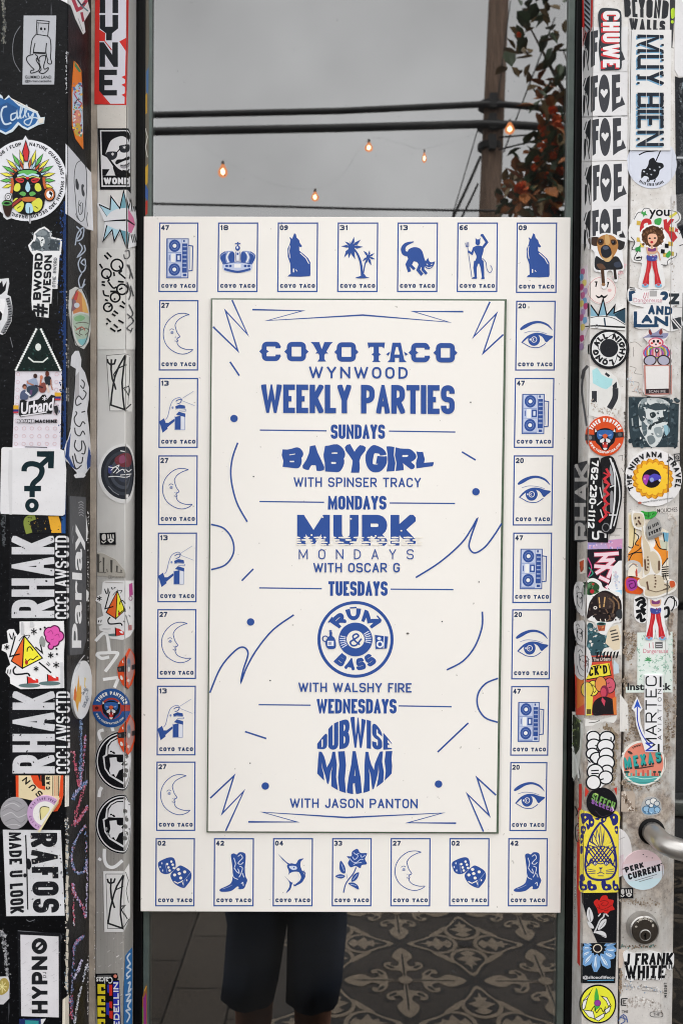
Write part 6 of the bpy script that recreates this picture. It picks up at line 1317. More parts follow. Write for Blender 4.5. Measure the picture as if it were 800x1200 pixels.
for p in ([(380, 268), (420, 275), (470, 255), (440, 300), (420, 320)], [(400, 300), (440, 270), (470, 300), (450, 320), (500, 290), (520, 320)], [(520, 290), (545, 310), (570, 290)], [(380, 355), (440, 350), (520, 358), (560, 345)], [(480, 340), (570, 330)]): g.curve(p, 7, '#d9d9d9')
g.line([(380, 435), (420, 480), (470, 510)], 6, '#8a8d94'); g.rect(522, 505, 545, 540, '#d0cfce'); g.done('white rimmed dark round sticker like a lens, folded round the jamb edge')
def gm(crop, x0, y0, x1, y1, lab):
    g = S('vinyl_sticker', crop, wear=.4, lift=1); w_ = x1-x0; h_ = y1-y0; g.base([(x0, y0+6), (x1-2, y0), (x1, y1), (x0+7, y1)], K)
    g.blob([(x0+w_*.16, y0+h_*.2), (x0+w_*.36, y0+h_*.14), (x0+w_*.40, y0+h_*.5), (x0+w_*.3, y0+h_*.66), (x0+w_*.16, y0+h_*.55)], '#bdbbb8'); g.curve([(x0+w_*.12, y0+h_*.72), (x0+w_*.25, y0+h_*.86), (x0+w_*.4, y0+h_*.7)], w_*.06, '#bdbbb8')
    for fx in (.52, .68, .84): g.line([(x0+w_*fx, y0+h_*.16), (x0+w_*(fx+.03), y0+h_*.5)], w_*.08, '#bdbbb8')
    g.blob([(x0+w_*.5, y0+h_*.6), (x0+w_*.75, y0+h_*.5), (x0+w_*.9, y0+h_*.65), (x0+w_*.7, y0+h_*.88)], '#bdbbb8'); g.ell(x0+w_*.7, y0+h_*.68, w_*.06, h_*.07, K); g.done(lab)
gm(B5, 305, 828, 442, 932, 'tiny black sticker with white bubble scribble, alone on the left jamb')
g = S('faded_sticker', B5, wear=.9); g.base([(285, 1000), (340, 1010), (440, 1060), (515, 1150), (522, 1180), (520, 1215), (285, 1200)], '#aba69d')
for x, y, w_ in ((293, 1012, 22), (338, 1040, 16), (405, 1062, 20), (452, 1110, 16), (488, 1145, 12)): g.poly([(x-w_/2, y), (x+w_/2, y+4), (x+w_/2-3, 1172), (x-w_/2+2, 1168)], '#4e4b48')
g.line([(300, 1085), (318, 1075)], 8, '#4e4b48'); g.line([(365, 1140), (372, 1168)], 8, '#6a6662'); g.line([(300, 1168), (360, 1170)], 7, '#6a6662'); g.line([(440, 1165), (500, 1172)], 6, '#6a6662'); g.btext('@mental', (375, 1192, 515, 1225), '#7d7973'); g.done('faded quarter-circle sticker of dark vertical bars')
g = S('die_cut_sticker', B6, wear=.25); g.base([(330, 165), (352, 150), (592, 148), (596, 560), (560, 622), (500, 655), (392, 642), (378, 598), (305, 572), (296, 540), (330, 522), (282, 522), (284, 470), (335, 448), (322, 390), (318, 350), (268, 320), (285, 280), (320, 262)], '#d6d5d5')
pyramid(g, lambda p: ((p[0]-210)*.86 + 455 if p[0] < 290 else 455 + 80*.86*(1 - math.exp(-(p[0]-210)/110.)) + 12, (p[1]-545)*.86 + 236), part=True)
g.ell(430, 612, 52, 12, '#5d7474'); g.poly([(440, 552), (470, 558), (512, 585), (512, 612), (440, 618)], '#cf2f28'); g.line([(438, 548), (442, 618)], 9, K); g.poly([(470, 580), (498, 575), (504, 600), (485, 596)], '#e3e0e0')
g.star(303, 300, 22, 7, K); g.line([(300, 485), (293, 505)], 7, K); g.line([(320, 482), (314, 505)], 7, K); g.line([(405, 205), (415, 225)], 8, K); g.line([(425, 215), (440, 205)], 8, K); g.poly([(548, 180), (576, 168), (582, 268), (552, 284)], '#b84a8e'); g.ring(562, 300, 14, 18, 5, '#8a3a70', 10); g.line([(552, 370), (556, 392)], 5, '#55565a'); g.line([(545, 440), (560, 460)], 5, '#55565a'); g.poly([(540, 530), (570, 525), (572, 570), (540, 575)], '#b87474'); g.line([(520, 440), (555, 560)], 6, '#77787c'); g.line([(505, 490), (518, 502)], 6, K); g.line([(400, 560), (330, 560)], 5, '#9a9a9a'); g.line([(350, 160), (505, 168)], 5, '#a9a39c')
g.done('smaller pyramid walking in a red boot, wrapped round the jamb edge')
g = S('graffiti_tag', BF, wear=.3)
U = '#e9e7e4'
def y6(p): return (p[0], p[1] + (660-900)/.1375)
for p in ([(268, 665), (330, 600), (365, 610), (378, 680), (388, 760)], [(282, 795), (290, 770), (360, 765), (440, 762), (455, 780), (400, 860), (350, 925)], [(285, 785), (320, 812), (385, 800)], [(332, 992), (462, 975)], [(462, 985), (430, 1062)]): g.curve([y6(q) for q in p], 27, U)
for p in ([(338, 550), (305, 560), (298, 590), (315, 640)], [(405, 515), (420, 560)]): g.curve([(q[0], q[1] + (780-900)/.1375) for q in p], 27, U)
for p in ([(322, 165), (305, 200), (298, 250)], [(345, 690), (345, 780), (372, 838), (430, 845), (498, 790)], [(298, 790), (312, 770)]): g.curve(p, 28, U)
jL = g.done('broad white marker tag', parent=win)
g = S('scratch_marks', B8, wear=.2); rg = random.Random(2)
for i in range(26):
    x, y = rg.uniform(270, 500), rg.uniform(230, 1150); g.line([(x, y), (x + rg.uniform(4, 26), y - rg.uniform(0, 18))], 4, '#d3d2d0')
g.line([(445, 632), (468, 618)], 8, '#e3e2e0'); g.spray([(260, 200), (262, 900)], 5, ['#d3d2d0', '#8a857e'], 30, 5, 5); g.done('white nicks and scratches', parent=win)
def foldred(dy, lab):
    g = S('round_sticker', (75, 660 + dy, .1375), lift=1, wear=.3); g.base([(552, 728), (520, 790), (476, 840), (455, 900), (464, 965), (500, 1035), (536, 1072), (570, 1030), (592, 950), (600, 880), (588, 780)], '#cf4a22'); g.poly([(556, 742), (582, 790), (592, 880), (578, 960), (540, 1050), (535, 990), (520, 960), (522, 820)], '#ad8580'); g.poly([(456, 882), (520, 872), (520, 925), (462, 925)], '#26272b'); g.poly([(565, 870), (598, 860), (596, 905), (565, 910)], '#3a3538'); g.ell(540, 870, 18, 62, '#7d8288'); g.ell(541, 840, 12, 20, '#5c7290'); g.ell(542, 905, 9, 22, '#c9c6c3'); g.ell(478, 902, 12, 14, '#55565a'); g.ell(492, 975, 11, 20, '#d3cfc9', rot=-20); g.line([(500, 830), (506, 850)], 8, '#d3cfc9'); g.ell(536, 1000, 12, 14, '#c9b4ae'); g.done(lab)
foldred(0, 'upper folded orange panther disc on the jamb edge, above the blue panther disc')
foldred(77.5, 'lower folded orange panther disc on the jamb edge, above the masked faces')
def panther(g, cx_, cy_, s_, body, eye='#7f9fd0'):
    def q(pts): return [(cx_ + x*s_, cy_ + y*s_) for x, y in pts]
    g.blob(q([(-80, -70), (-62, -48), (-30, -62), (0, -66), (30, -62), (62, -48), (80, -70), (82, -20), (70, 40), (40, 70), (20, 100), (0, 104), (-20, 100), (-40, 70), (-70, 40), (-82, -20)]), '#17191f')
    g.blob(q([(-58, -40), (-20, -52), (20, -52), (58, -40), (60, 0), (40, 20), (0, -20), (-40, 20), (-60, 0)]), body)
    for sx in (-1, 1): g.poly(q([(sx*74, -62), (sx*60, -40), (sx*78, -34)]), '#cfcac4'); g.poly(q([(sx*50, -22), (sx*22, -12), (sx*30, -4), (sx*46, -8)]), eye); g.blob(q([(sx*8, 12), (sx*38, 24), (sx*34, 44), (sx*10, 38)]), '#c9c9cc')
    g.poly(q([(-22, -12), (0, -24), (22, -12), (12, 8), (0, 16), (-12, 8)]), '#c9582f'); g.blob(q([(-22, 46), (0, 40), (22, 46), (16, 84), (0, 92), (-16, 84)]), '#8f2020'); g.blob(q([(-12, 62), (0, 58), (12, 62), (8, 80), (-8, 80)]), '#cf3a34'); g.poly(q([(-20, 46), (-14, 62), (-10, 46)]), '#dcdcd8'); g.poly(q([(20, 46), (14, 62), (10, 46)]), '#dcdcd8'); g.blob(q([(-16, 86), (0, 84), (16, 86), (6, 100), (-6, 100)]), '#cfcccb')
g = S('round_sticker', B7, wear=.25); g.ell(402, 362, 160, 166, '#234f8c', skirt=True, n=44); g.ell(405, 366, 92, 92, '#a83a2e'); g.poly([(243, 336), (330, 336), (330, 390), (246, 392)], '#a83a2e'); g.poly([(480, 336), (560, 336), (558, 390), (480, 390)], '#a83a2e'); g.ell(405, 372, 78, 82, '#1f4a86'); g.ell(280, 362, 16, 14, '#5a2226'); panther(g, 402, 362, .95, '#2b5a9c'); g.arc('TIGER PANTHER', 402, 362, 112, -64, 74, 30, 8, '#d3d3d0', gap=7); g.arc('WWW.TIGERPANTHER.COM', 402, 362, 140, 250, 128, 17, 4, '#c9c9c6', inward=True, gap=3); g.done('round blue sticker of a roaring panther with white lettering')
def capface(cy_, lab):
    dy = cy_ - 480
    g = S('round_sticker', BF, wear=.3)
    def f2(k, kr=None, ky=None): return fold(505, cy_, 240*k, 66*(kr or k), 256*(ky or k))
    g.base(f2(1), '#c6c5c4'); g.poly(f2(.99), K); g.poly(f2(.94, .94), '#d0d0d2'); g.poly(f2(.90, .80), K)
    g.poly(clip_poly(f2(.87, .9), lambda p: p[0]-507), '#a9a8a6')
    def q(pts): return [(x, y+dy) for x, y in pts]
    g.poly(q([(330, 440), (352, 425), (362, 345), (395, 300), (448, 272), (505, 266), (560, 300), (565, 480), (540, 620), (506, 680), (440, 640), (385, 606), (345, 545)]), '#d0d0d2'); g.poly(q([(345, 446), (372, 430), (372, 350), (402, 312), (450, 284), (506, 280), (506, 660), (445, 625), (392, 592), (355, 540)]), K)
    g.poly(q([(376, 420), (384, 355), (408, 318), (452, 294), (506, 290), (506, 424), (440, 424)]), '#d3d3d5'); g.poly(q([(388, 452), (448, 446), (452, 482), (475, 492), (502, 490), (488, 512), (502, 520), (500, 545), (470, 560), (452, 600), (440, 618), (425, 590), (400, 598), (385, 560), (396, 520)]), '#d3d3d5'); g.ell(362, 520, 9, 16, '#d3d3d5'); g.ell(374, 565, 8, 14, '#d3d3d5')
    for x, y in ((420, 405), (402, 398), (428, 412)): g.ell(x, y+dy, 10, 7, K)
    for x, y in ((520, 370), (530, 440), (522, 500), (528, 560), (518, 600)): g.blob([(x-14, y+dy-16), (x+10, y+dy-12), (x+14, y+dy+14), (x-8, y+dy+18)], '#5d5c5b')
    g.confetti(508, 300+dy, 555, 620+dy, 12, ['#c9c9c9', '#77767a', '#d9d9d9'], 9, int(cy_)); g.line([(506, 290+dy), (506, 660+dy)], 3, '#8b8a88'); g.done(lab)
capface(480 - 74/.1375, 'upper disc of a man in a flat cap, partly under the folded orange disc')
capface(480, 'lower disc of a man in a flat cap, above the bordered stick figure')
g = S('vinyl_sticker', B8, wear=.2); g.base([(268, 775), (455, 771), (462, 808), (455, 826), (470, 832), (490, 1330), (290, 1330)], K); g.btext('Calcas', (275, 800, 415, 858), '#d6d6d6', 180, off=.02); g.ell(438, 795, 15, 15, '#d9826e'); g.line([(285, 793), (400, 793)], 6, '#9a9a9a')
for y0, y1 in ((862, 946), (962, 1042), (1060, 1140), (1158, 1240)): g.poly([(286, y0), (352, y0), (352, y1), (288, y1)], '#d8c62a'); g.poly([(318, y0+26), (340, y0+26), (340, y1-26), (318, y1-26)], K); g.poly([(340, y0+40), (352, y0+40), (352, y0+54), (340, y0+54)], K)
g.poly([(368, 866), (384, 866), (384, 940), (368, 930)], '#2b35a8'); g.poly([(384, 866), (412, 868), (412, 960), (388, 960)], '#cf2a22'); g.poly([(360, 1020), (386, 1020), (386, 1130), (362, 1120)], '#2b35a8'); g.poly([(386, 1010), (412, 1010), (412, 1070), (388, 1060)], '#cf2a22'); g.poly([(386, 1090), (416, 1090), (416, 1160), (388, 1150)], '#cf2a22'); g.poly([(418, 838), (468, 838), (486, 1330), (428, 1330)], '#2531a6'); g.text('MEDELLIN', [(426, 1310), (420, 846), (464, 846), (478, 1310)], '#d9d9dc', 11, gap=11); g.done('black sticker with yellow, red and blue block letters at the foot of the left jamb')
g = S('vinyl_sticker', B8, wear=.3); g.base([(578, 552), (545, 590), (520, 625), (506, 900), (504, 1230), (577, 1230)], '#2e6ca8')
for p in ([(560, 600), (535, 640), (560, 690), (535, 720), (565, 740), (530, 780), (545, 810)], [(530, 820), (560, 790)], [(540, 860), (560, 850), (545, 930), (570, 900)], [(520, 960), (560, 950), (530, 1010), (565, 1000), (540, 1050), (560, 1080), (525, 1090), (555, 1130), (530, 1190)]): g.curve(p, 13, '#c3cfdc')
g.done('blue strip with white script on the inner face of the left jamb')

g = G('torn_or_mirrored_sticker', BEADS, (0, 0, 1), 0, .7, .0003); g.base([(168.6, -5), (174.2, -5), (174.6, 60), (173.5, 82), (174.4, 130), (173.8, 252), (169, 254), (168.4, 120)], '#6a655a'); g.poly([(171, 84), (174.2, 78), (174, 108), (171.4, 112)], '#4a6a94'); g.poly([(169.4, 112), (172.4, 108), (172.6, 132), (169.8, 134)], '#b08a3a'); g.poly([(170, 196), (173.4, 192), (173, 214), (170, 220)], '#c29a34'); g.poly([(169.6, 214), (173.6, 222), (173.4, 236), (169.6, 230)], '#3f5f9c'); g.poly([(170.4, 236), (173, 234), (172.8, 250), (170.4, 252)], '#b0352c'); g.line([(170.4, 150), (172.8, 160), (170.6, 172), (172.8, 184)], .9, '#c9c6bd'); g.done('painted-in olive reflection of jamb stickers beside the top of the pane')  # painted reflection: colours of the jamb's stickers mirrored at the glass edge
g = G('torn_or_mirrored_sticker', BEADS, (0, 0, 1), 0, .6, .0003); g.base([(166.2, 1172), (169, 1160), (171.6, 1154), (172.4, 1162), (172.2, 1215), (166, 1215)], '#8a5a2e'); g.poly([(168, 1170), (171.4, 1164), (171.6, 1206), (168.6, 1212)], '#8a2f74'); g.poly([(166.4, 1182), (168, 1180), (168, 1212), (166.2, 1212)], '#5c7d34'); g.line([(169, 1162), (171.8, 1156)], 1, '#cf9a34'); g.done('painted-in orange and purple sticker reflection beside the bottom of the pane')  # mirrored strip low on the glass, its reflection drawn in flat colour
# ------------------------------------------------------------------ stickers on the right jamb and the door stile
D1, D2, D3, D4, D5, D6, D7, D8 = [(670, y, .1625) for y in (0, 180, 330, 480, 600, 740, 880, 1005)]
# paint on the inner face of the right jamb, and paper left on the front
g = S('paint_streak', D7, wear=.8); RD = '#c0362c'
g.poly([(50, 240), (70, 238), (72, 330), (68, 430), (50, 428)], RD); g.poly([(38, 650), (60, 640), (62, 900), (58, 1400), (60, 1560), (38, 1530), (40, 1200), (34, 900)], RD); g.spray([(48, 420), (46, 560), (48, 660)], 8, [RD, '#8d3028', '#d06a5c'], 60, 5, 3)
g.curve([(20, 400), (40, 440), (30, 470)], 9, '#2b2c2e'); g.curve([(48, 520), (24, 560), (30, 640), (50, 660)], 7, '#2b2c2e'); g.curve([(0, 90), (30, 130), (48, 220)], 9, '#77787a'); g.spray([(16, 760), (24, 1000), (20, 1200)], 8, ['#6a6b70', '#8d8e90', '#c9c9c9'], 50, 4, 6)
g.done('red painted streak', parent=win)
g = S('paper_residue', D6, wear=.8); g.base([(345, 450), (405, 530), (405, 722), (345, 724)], '#cfccc8'); g.base([(85, 625), (140, 640), (200, 640), (325, 605), (318, 640), (300, 662), (240, 650), (180, 662), (150, 680), (95, 684)], '#d3d1cd'); g.curve([(120, 660), (170, 655), (200, 640)], 5, '#55534f')
g.base([(300, 205), (335, 240), (340, 300), (300, 310)], '#b4c3cc'); g.spray([(240, 690), (310, 740), (320, 850)], 30, ['#8d7c66', '#a08f76', '#7c6c5a'], 150, 7, 3); g.spray([(300, 880), (310, 960), (290, 1120)], 22, ['#8d7c66', '#a89880', '#7c6c5a'], 130, 7, 4); g.done('torn paper and brown glue', parent=win)
def stilepart(o): o.parent = door; o.matrix_parent_inverse = DI; return o
g = S('paper_residue', D8, wear=1.0)
g.base([(335, 660), (380, 670), (375, 720), (360, 800), (335, 800)], '#c9b9ac'); g.base([(360, 900), (650, 890), (690, 1000), (640, 1030), (680, 1120), (680, 1240), (340, 1240), (345, 1010), (390, 960)], '#c6c2be'); g.spray([(360, 640), (450, 650), (600, 640)], 20, ['#6c5a4c', '#8a7462', '#5f8a86', '#9d8c7a'], 90, 6, 5); g.spray([(350, 820), (345, 980)], 16, ['#8a7664', '#9d8c78'], 70, 6, 6); g.spray([(380, 920), (500, 940), (640, 960)], 40, ['#b9b4b0', '#d6d3d0', '#a39c96', '#93a2b4'], 100, 7, 7); g.spray([(400, 1060), (520, 1040), (640, 1100)], 60, ['#b4aca6', '#d3d0cc', '#a39a92'], 120, 7, 8); g.spray([(350, 300), (450, 320), (620, 330)], 40, ['#857565', '#9d8f80', '#ada193'], 110, 6, 9)
g.line([(505, 938), (600, 942)], 4, '#8d8a88'); g.line([(505, 960), (605, 966)], 4, '#8d8a88'); g.line([(355, 1020), (355, 1065), (390, 1068)], 8, '#2b2b2c'); g.line([(355, 1020), (400, 1018)], 8, '#2b2b2c'); g.text('E', (365, 1030, 385, 1055), '#3b3b3c', 5)
g.btext('THE', (358, 1103, 402, 1120), '#3a3a3a', off=.02); g.curve([(560, 1130), (575, 1115), (640, 1118), (652, 1135), (640, 1150), (575, 1148), (560, 1130)], 4, '#4b4b4c'); g.btext('THE', (585, 1122, 630, 1142), '#4b4b4c')
for p in ([(330, 1180), (360, 1140), (380, 1180), (350, 1200)], [(365, 1130), (390, 1150), (400, 1190)], [(340, 1150), (400, 1170)]): g.curve(p, 7, '#4a5f96')
g.text('LOCKEM', (662, 905, 680, 1010), '#2b2b2c', 4.5, 'cw', gap=6); g.ell(672, 846, 5, 4, K, n=8); stilepart(g.done('torn white paper and glue below the lock', parent=door))
g = S('glue_patch', D6, wear=1.0)
GLU = ['#7d6d5e', '#91806f', '#a3937f', '#6f5f50', '#b3a596']
for p, w_, n in (([(385, 10), (420, 60), (380, 140), (430, 200)], 26, 240), ([(440, 20), (450, 120), (400, 200)], 24, 200), ([(730, 20), (735, 200), (740, 500), (730, 760)], 14, 220), ([(380, 330), (400, 440)], 20, 90), ([(440, 470), (420, 560), (430, 700), (380, 800)], 26, 260), ([(680, 480), (690, 700), (680, 850)], 22, 220), ([(450, 620), (470, 780)], 22, 130), ([(360, 1090), (450, 1130), (640, 1080)], 26, 240), ([(400, 1190), (380, 1240), (440, 1290)], 26, 160)): g.spray(p, w_*1.3, GLU, int(n*.7), 6, int(p[0][0] + w_))
g.poly([(352, 1155), (440, 1150), (455, 1180), (452, 1300), (350, 1300)], '#b3a496'); g.spray([(370, 1180), (400, 1230), (430, 1290)], 30, ['#c9bfb4', '#7d6a5a', '#8d7d70'], 110, 9, 3); g.spray([(690, 40), (715, -120), (700, -60)], 20, ['#8d7d70', '#a89a8c'], 60, 8, 8); stilepart(g.done('brown glue ghosts of removed stickers', parent=door))

# --- jamb column
g = S('vinyl_sticker', D1, wear=.3); g.base([(75, -12), (150, -12), (146, 210), (102, 272), (82, 330), (75, 330)], '#c92f2a'); g.poly([(86, -12), (140, -12), (136, 188), (110, 235), (95, 208)], '#a6b0ba')
for y in range(-20, 190, 36): g.poly([(92, y), (134, y+44), (134, y+62), (92, y+20)], '#22252b')
g.done('red edged striped sticker wrapped round the jamb edge at the very top')
FL = ['first FOE sticker from the top of the jamb, half hidden by CHUWE', 'second FOE sticker from the top, directly under CHUWE', 'third FOE sticker from the top, level with MUY BIEN', 'fourth FOE sticker from the top, beside the hooded rider disc', 'lowest FOE sticker, cut off by the dog photo']
for i, (dx, dy) in enumerate(((0, -325), (0, 0), (7, 314), (12, 645), (6, 970))):
    g = S('paper_sticker', D1, lift=0, wear=.3); y0 = 520+dy; y1 = 838+dy if i < 4 else 838+dy-60
    g.base([(72, y0), (400, y0-4), (398, y1), (72, y1+10)], '#d0cfd0')
    def f(pts): return [(x+dx, y+dy) for x, y in pts]
    gr = '#414247'
    g.poly(f([(138, 550), (186, 540), (186, 592), (166, 596), (166, 630), (182, 626), (182, 694), (165, 698), (164, 792), (140, 810)]), gr); 
    ox, oy = 230+dx, 672+dy; g.blob(f([(230, 535), (258, 570), (272, 672), (258, 775), (230, 810), (204, 775), (190, 672), (204, 570)]), gr)
    g.poly(f([(230, 705), (204, 665), (206, 645), (220, 640), (230, 656), (242, 640), (256, 645), (256, 665)]), '#d0cfd0')
    g.poly(f([(286, 538), (346, 533), (346, 590), (318, 594), (318, 632), (344, 628), (344, 692), (318, 700), (318, 742), (345, 735), (358, 690), (382, 752), (352, 765), (330, 775), (310, 790), (288, 806)]), gr)
    dk = '#232428'
    g.poly(f([(90, 640), (112, 560), (132, 540), (130, 640), (128, 720), (118, 790), (116, 690)]), dk); g.poly(f([(86, 680), (100, 690), (96, 800), (84, 840), (82, 740)]), dk); g.line(f([(100, 660), (122, 830)]), 6, dk); g.line(f([(84, 620), (100, 560)]), 7, dk)
    g.done(FL[i])
g = S('die_cut_sticker', D1, lift=1, wear=.25); g.blob([(188, 130), (196, 75), (225, 58), (300, 62), (335, 72), (354, 110), (352, 300), (356, 470), (342, 500), (300, 504), (225, 505), (205, 490), (205, 300)], '#363b41', 3, True); g.text('CHUWE', (212, 82, 342, 494), '#c9333b', 30, 'cw', gap=10, r=30, shift=(-6, 5)); g.text('CHUWE', (220, 80, 342, 488), '#dcd8d9', 27, 'cw', gap=12, r=30); g.done('dark outlined sideways sticker reading CHUWE in white and red')
g = S('vinyl_sticker', D1, wear=.5); g.base([(408, -12), (742, -12), (738, 120), (722, 345), (708, 340), (704, 222), (408, 222)], '#cbc9c8'); g.poly([(704, -12), (742, -12), (738, 120), (722, 345), (708, 340), (704, 200)], '#3a3b3e'); g.text('BEYOND', [(372, -18), (700, 2), (688, 135), (380, 118)], '#303135', 25, gap=9, r=24); g.text('WALLS', [(412, 128), (672, 148), (668, 228), (412, 222)], '#303135', 24, gap=12, r=24); g.blob([(712, 70), (735, 58), (736, 120), (716, 130)], '#a8c62c'); g.ell(722, 156, 11, 12, '#a8c62c'); g.done('white sticker reading BEYOND WALLS at the top of the door stile')
g = S('vinyl_sticker', D1, lift=1, wear=.3); g.base([(412, 215), (714, 216), (706, 1086), (404, 1084)], '#d3d2d1')
for st, y0, y1 in (('MUY', 250, 612), ('BIEN', 670, 1056)):
    for sh, cc in (((-9, 8), '#6fa0c2'), ((0, 0), '#252c36')):
        g.text(st, (468, y0, 656, y1), cc, 24, 'cw', gap=18, r=14, shift=sh)
        n_ = 0
        for k in range(len(st)*2+1):
            y = y0 + (y1-y0)*(k+.3)/(len(st)*2+.6)
            g.rect(466+sh[0], y-3+sh[1], 484+sh[0], y+12+sh[1], cc); g.rect(640+sh[0], y-3+sh[1], 658+sh[0], y+12+sh[1], cc)
g.line([(533, 252), (529, 1052)], 3, '#d3d2d1'); g.line([(627, 252), (622, 1052)], 3, '#d3d2d1'); g.done('tall white sticker reading MUY BIEN sideways in dark slab letters')
g = S('vinyl_sticker', D1, wear=.6); g.base([(742, 548), (770, 560), (830, 552), (830, 1690), (790, 1720), (755, 1700), (748, 1380)], '#22252a'); g.curve([(800, 590), (776, 700), (800, 770)], 8, '#9fb0b8'); g.spray([(780, 600), (785, 1000), (780, 1300)], 24, ['#3a3d42', '#15171b', '#4b4e52'], 160, 9, 4); g.rect(752, 1128, 830, 1142, '#b9bcc0'); g.done('dark strip sticker on the outer edge of the stile beside MUY BIEN')
g = S('paper_sticker', D1, wear=.4); g.base([(740, -12), (830, -12), (830, 548), (765, 552), (738, 500)], '#dddcdd'); g.done('painted white sky reflection at the outer edge of the stile beside BEYOND WALLS')  # white patch painted where the door glass mirrors bright sky
g = S('paper_sticker', D2, wear=.6); g.base([(712, 300), (830, 282), (830, 900), (795, 1010), (790, 1180), (712, 1170)], '#d3d1d0'); g.line([(712, 1104), (790, 1108)], 5, '#9a9896'); g.spray([(730, 350), (720, 700), (740, 1100)], 20, ['#b9b3ad', '#a39a92'], 60, 7, 3); g.done('blank white paper down the outer edge of the stile beside the dancer')
g = S('round_sticker', D2, wear=.3); g.ell(575, 66, 180, 184, '#c6cad6', skirt=True, n=44)
g.blob([(548, 80), (556, 44), (588, 28), (606, 58), (650, 68), (660, 96), (632, 118), (624, 150), (600, 180), (560, 190), (548, 168), (520, 160), (498, 178), (502, 116), (530, 108)], '#1b1d22', 3); g.curve([(482, 8), (530, -14), (600, -22), (650, -40)], 9, '#1b1d22'); g.line([(642, -34), (600, 60)], 8, '#1b1d22')
for x, y, r_ in ((518, 128, 8), (560, 110, 7), (594, 120, 9), (570, 150, 7), (630, 96, 7), (540, 145, 5)): g.ell(x, y, r_, r_*.7, '#b4b8c4', 20, 8)
for x in (548, 560, 600): g.line([(x, 180), (x-10, 205)], 8, '#1b1d22')
g.arc('DEATH RIDES HORSES', 575, 60, 172, 213, 150, 20, 6, '#1b1d22', inward=True, gap=5); g.done('round pale sticker of a hooded rider with a scythe')
g = S('die_cut_sticker', D2, lift=1, wear=.1); g.base(catmull([(118, 640), (126, 606), (180, 590), (230, 572), (300, 580), (340, 605), (388, 612), (386, 660), (360, 700), (372, 835), (332, 846), (326, 918), (302, 920), (288, 850), (250, 856), (250, 960), (212, 966), (204, 860), (156, 842), (162, 720), (122, 680)], True, 3), '#d3d2d3')
g.blob([(170, 740), (230, 770), (310, 740), (345, 770), (360, 830), (270, 838), (168, 834)], '#26272b'); g.blob([(175, 800), (215, 795), (240, 830), (200, 835)], '#5c4030'); g.blob([(300, 790), (340, 780), (350, 815), (310, 820)], '#3a4050'); g.line([(216, 830), (224, 940)], 24, '#4a3426'); g.line([(304, 830), (312, 908)], 20, '#2b2523'); g.ell(224, 944, 14, 12, '#8d6a48')
g.blob([(126, 612), (165, 600), (196, 612), (196, 655), (170, 668), (138, 655)], '#3f3029'); g.blob([(322, 620), (360, 632), (378, 640), (368, 684), (335, 695), (318, 660)], '#2c2a2b'); g.blob([(178, 640), (200, 600), (245, 585), (295, 595), (325, 630), (328, 680), (305, 730), (270, 772), (225, 765), (190, 715)], '#a8753f'); g.blob([(235, 588), (262, 590), (268, 650), (240, 655)], '#c29a64'); g.blob([(180, 640), (190, 615), (222, 618), (224, 650), (200, 662)], '#4a3324'); g.blob([(275, 625), (310, 622), (318, 650), (290, 662)], '#4a3324'); g.ell(204, 636, 13, 11, '#15151a'); g.ell(296, 642, 13, 11, '#15151a'); g.ell(200, 632, 4, 4, '#8f93a0', n=7); g.ell(292, 638, 4, 4, '#8f93a0', n=7)
g.blob([(205, 690), (222, 664), (255, 662), (278, 690), (280, 730), (250, 752), (215, 740)], '#23262e'); g.blob([(222, 672), (250, 668), (262, 684), (240, 694), (222, 688)], '#4b5468'); g.blob([(195, 715), (212, 742), (245, 758), (280, 735), (290, 720), (272, 775), (232, 775)], '#c9a878'); g.ell(356, 590, 20, 12, '#2b2c30'); g.done('photo cut-out of a tan and black dog looking up')
AF = '#4e3320'
def legs(g, x0, y0, k):
    def q(pts): return [(x0 + x*k, y0 + y*k) for x, y in pts]
    g.blob(q([(-42, -75), (0, -62), (40, -75), (34, -30), (0, -20), (-34, -30)]), '#d0a588'); g.blob(q([(-28, -70), (0, -58), (28, -70), (26, -42), (-26, -42)]), '#7a3a70')
    for sx in (-1, 1):
        g.poly(q([(0, 0), (sx*38, -8), (sx*36, 40), (sx*46, 110), (sx*72, 205), (sx*22, 212), (sx*20, 130), (sx*4, 70)]), '#b9242c'); g.line(q([(sx*22, 40), (sx*34, 120), (sx*48, 200)]), 5*k, '#d8484a'); g.ell(x0+sx*50*k, y0+218*k, 26*k, 14*k, '#7fb0d0'); g.ell(x0+sx*50*k, y0+213*k, 12*k, 7*k, '#c23a40')
    g.blob(q([(-38, -12), (0, -4), (38, -12), (36, 24), (0, 34), (-36, 24)]), '#3c4690'); g.confetti(x0-34*k, y0-8*k, x0+34*k, y0+22*k, 8, ['#7a86c2', '#8a3a6a'], 6*k, 5)
g = S('die_cut_sticker', D2, lift=1, wear=.2); g.base(catmull([(440, 470), (480, 400), (560, 395), (640, 405), (700, 400), (770, 430), (775, 480), (740, 520), (770, 560), (790, 660), (740, 740), (690, 800), (650, 810), (668, 950), (590, 985), (480, 970), (490, 860), (500, 790), (440, 780), (420, 720), (450, 640), (400, 620), (410, 530)], True, 3), '#d3d2d1')
g.curve([(445, 475), (470, 430), (500, 420), (520, 395), (560, 400)], 5, '#4b4b4e'); g.curve([(700, 410), (750, 425), (765, 470), (735, 500)], 5, '#4b4b4e'); g.curve([(420, 600), (450, 640), (430, 690), (470, 700), (445, 760), (490, 770), (500, 740)], 6, '#3a3a3c'); g.curve([(640, 800), (680, 805), (690, 770), (740, 740), (745, 715)], 5, '#4b4b4e'); g.line([(765, 665), (790, 655)], 6, K); g.curve([(765, 580), (790, 545), (800, 530)], 5, K)
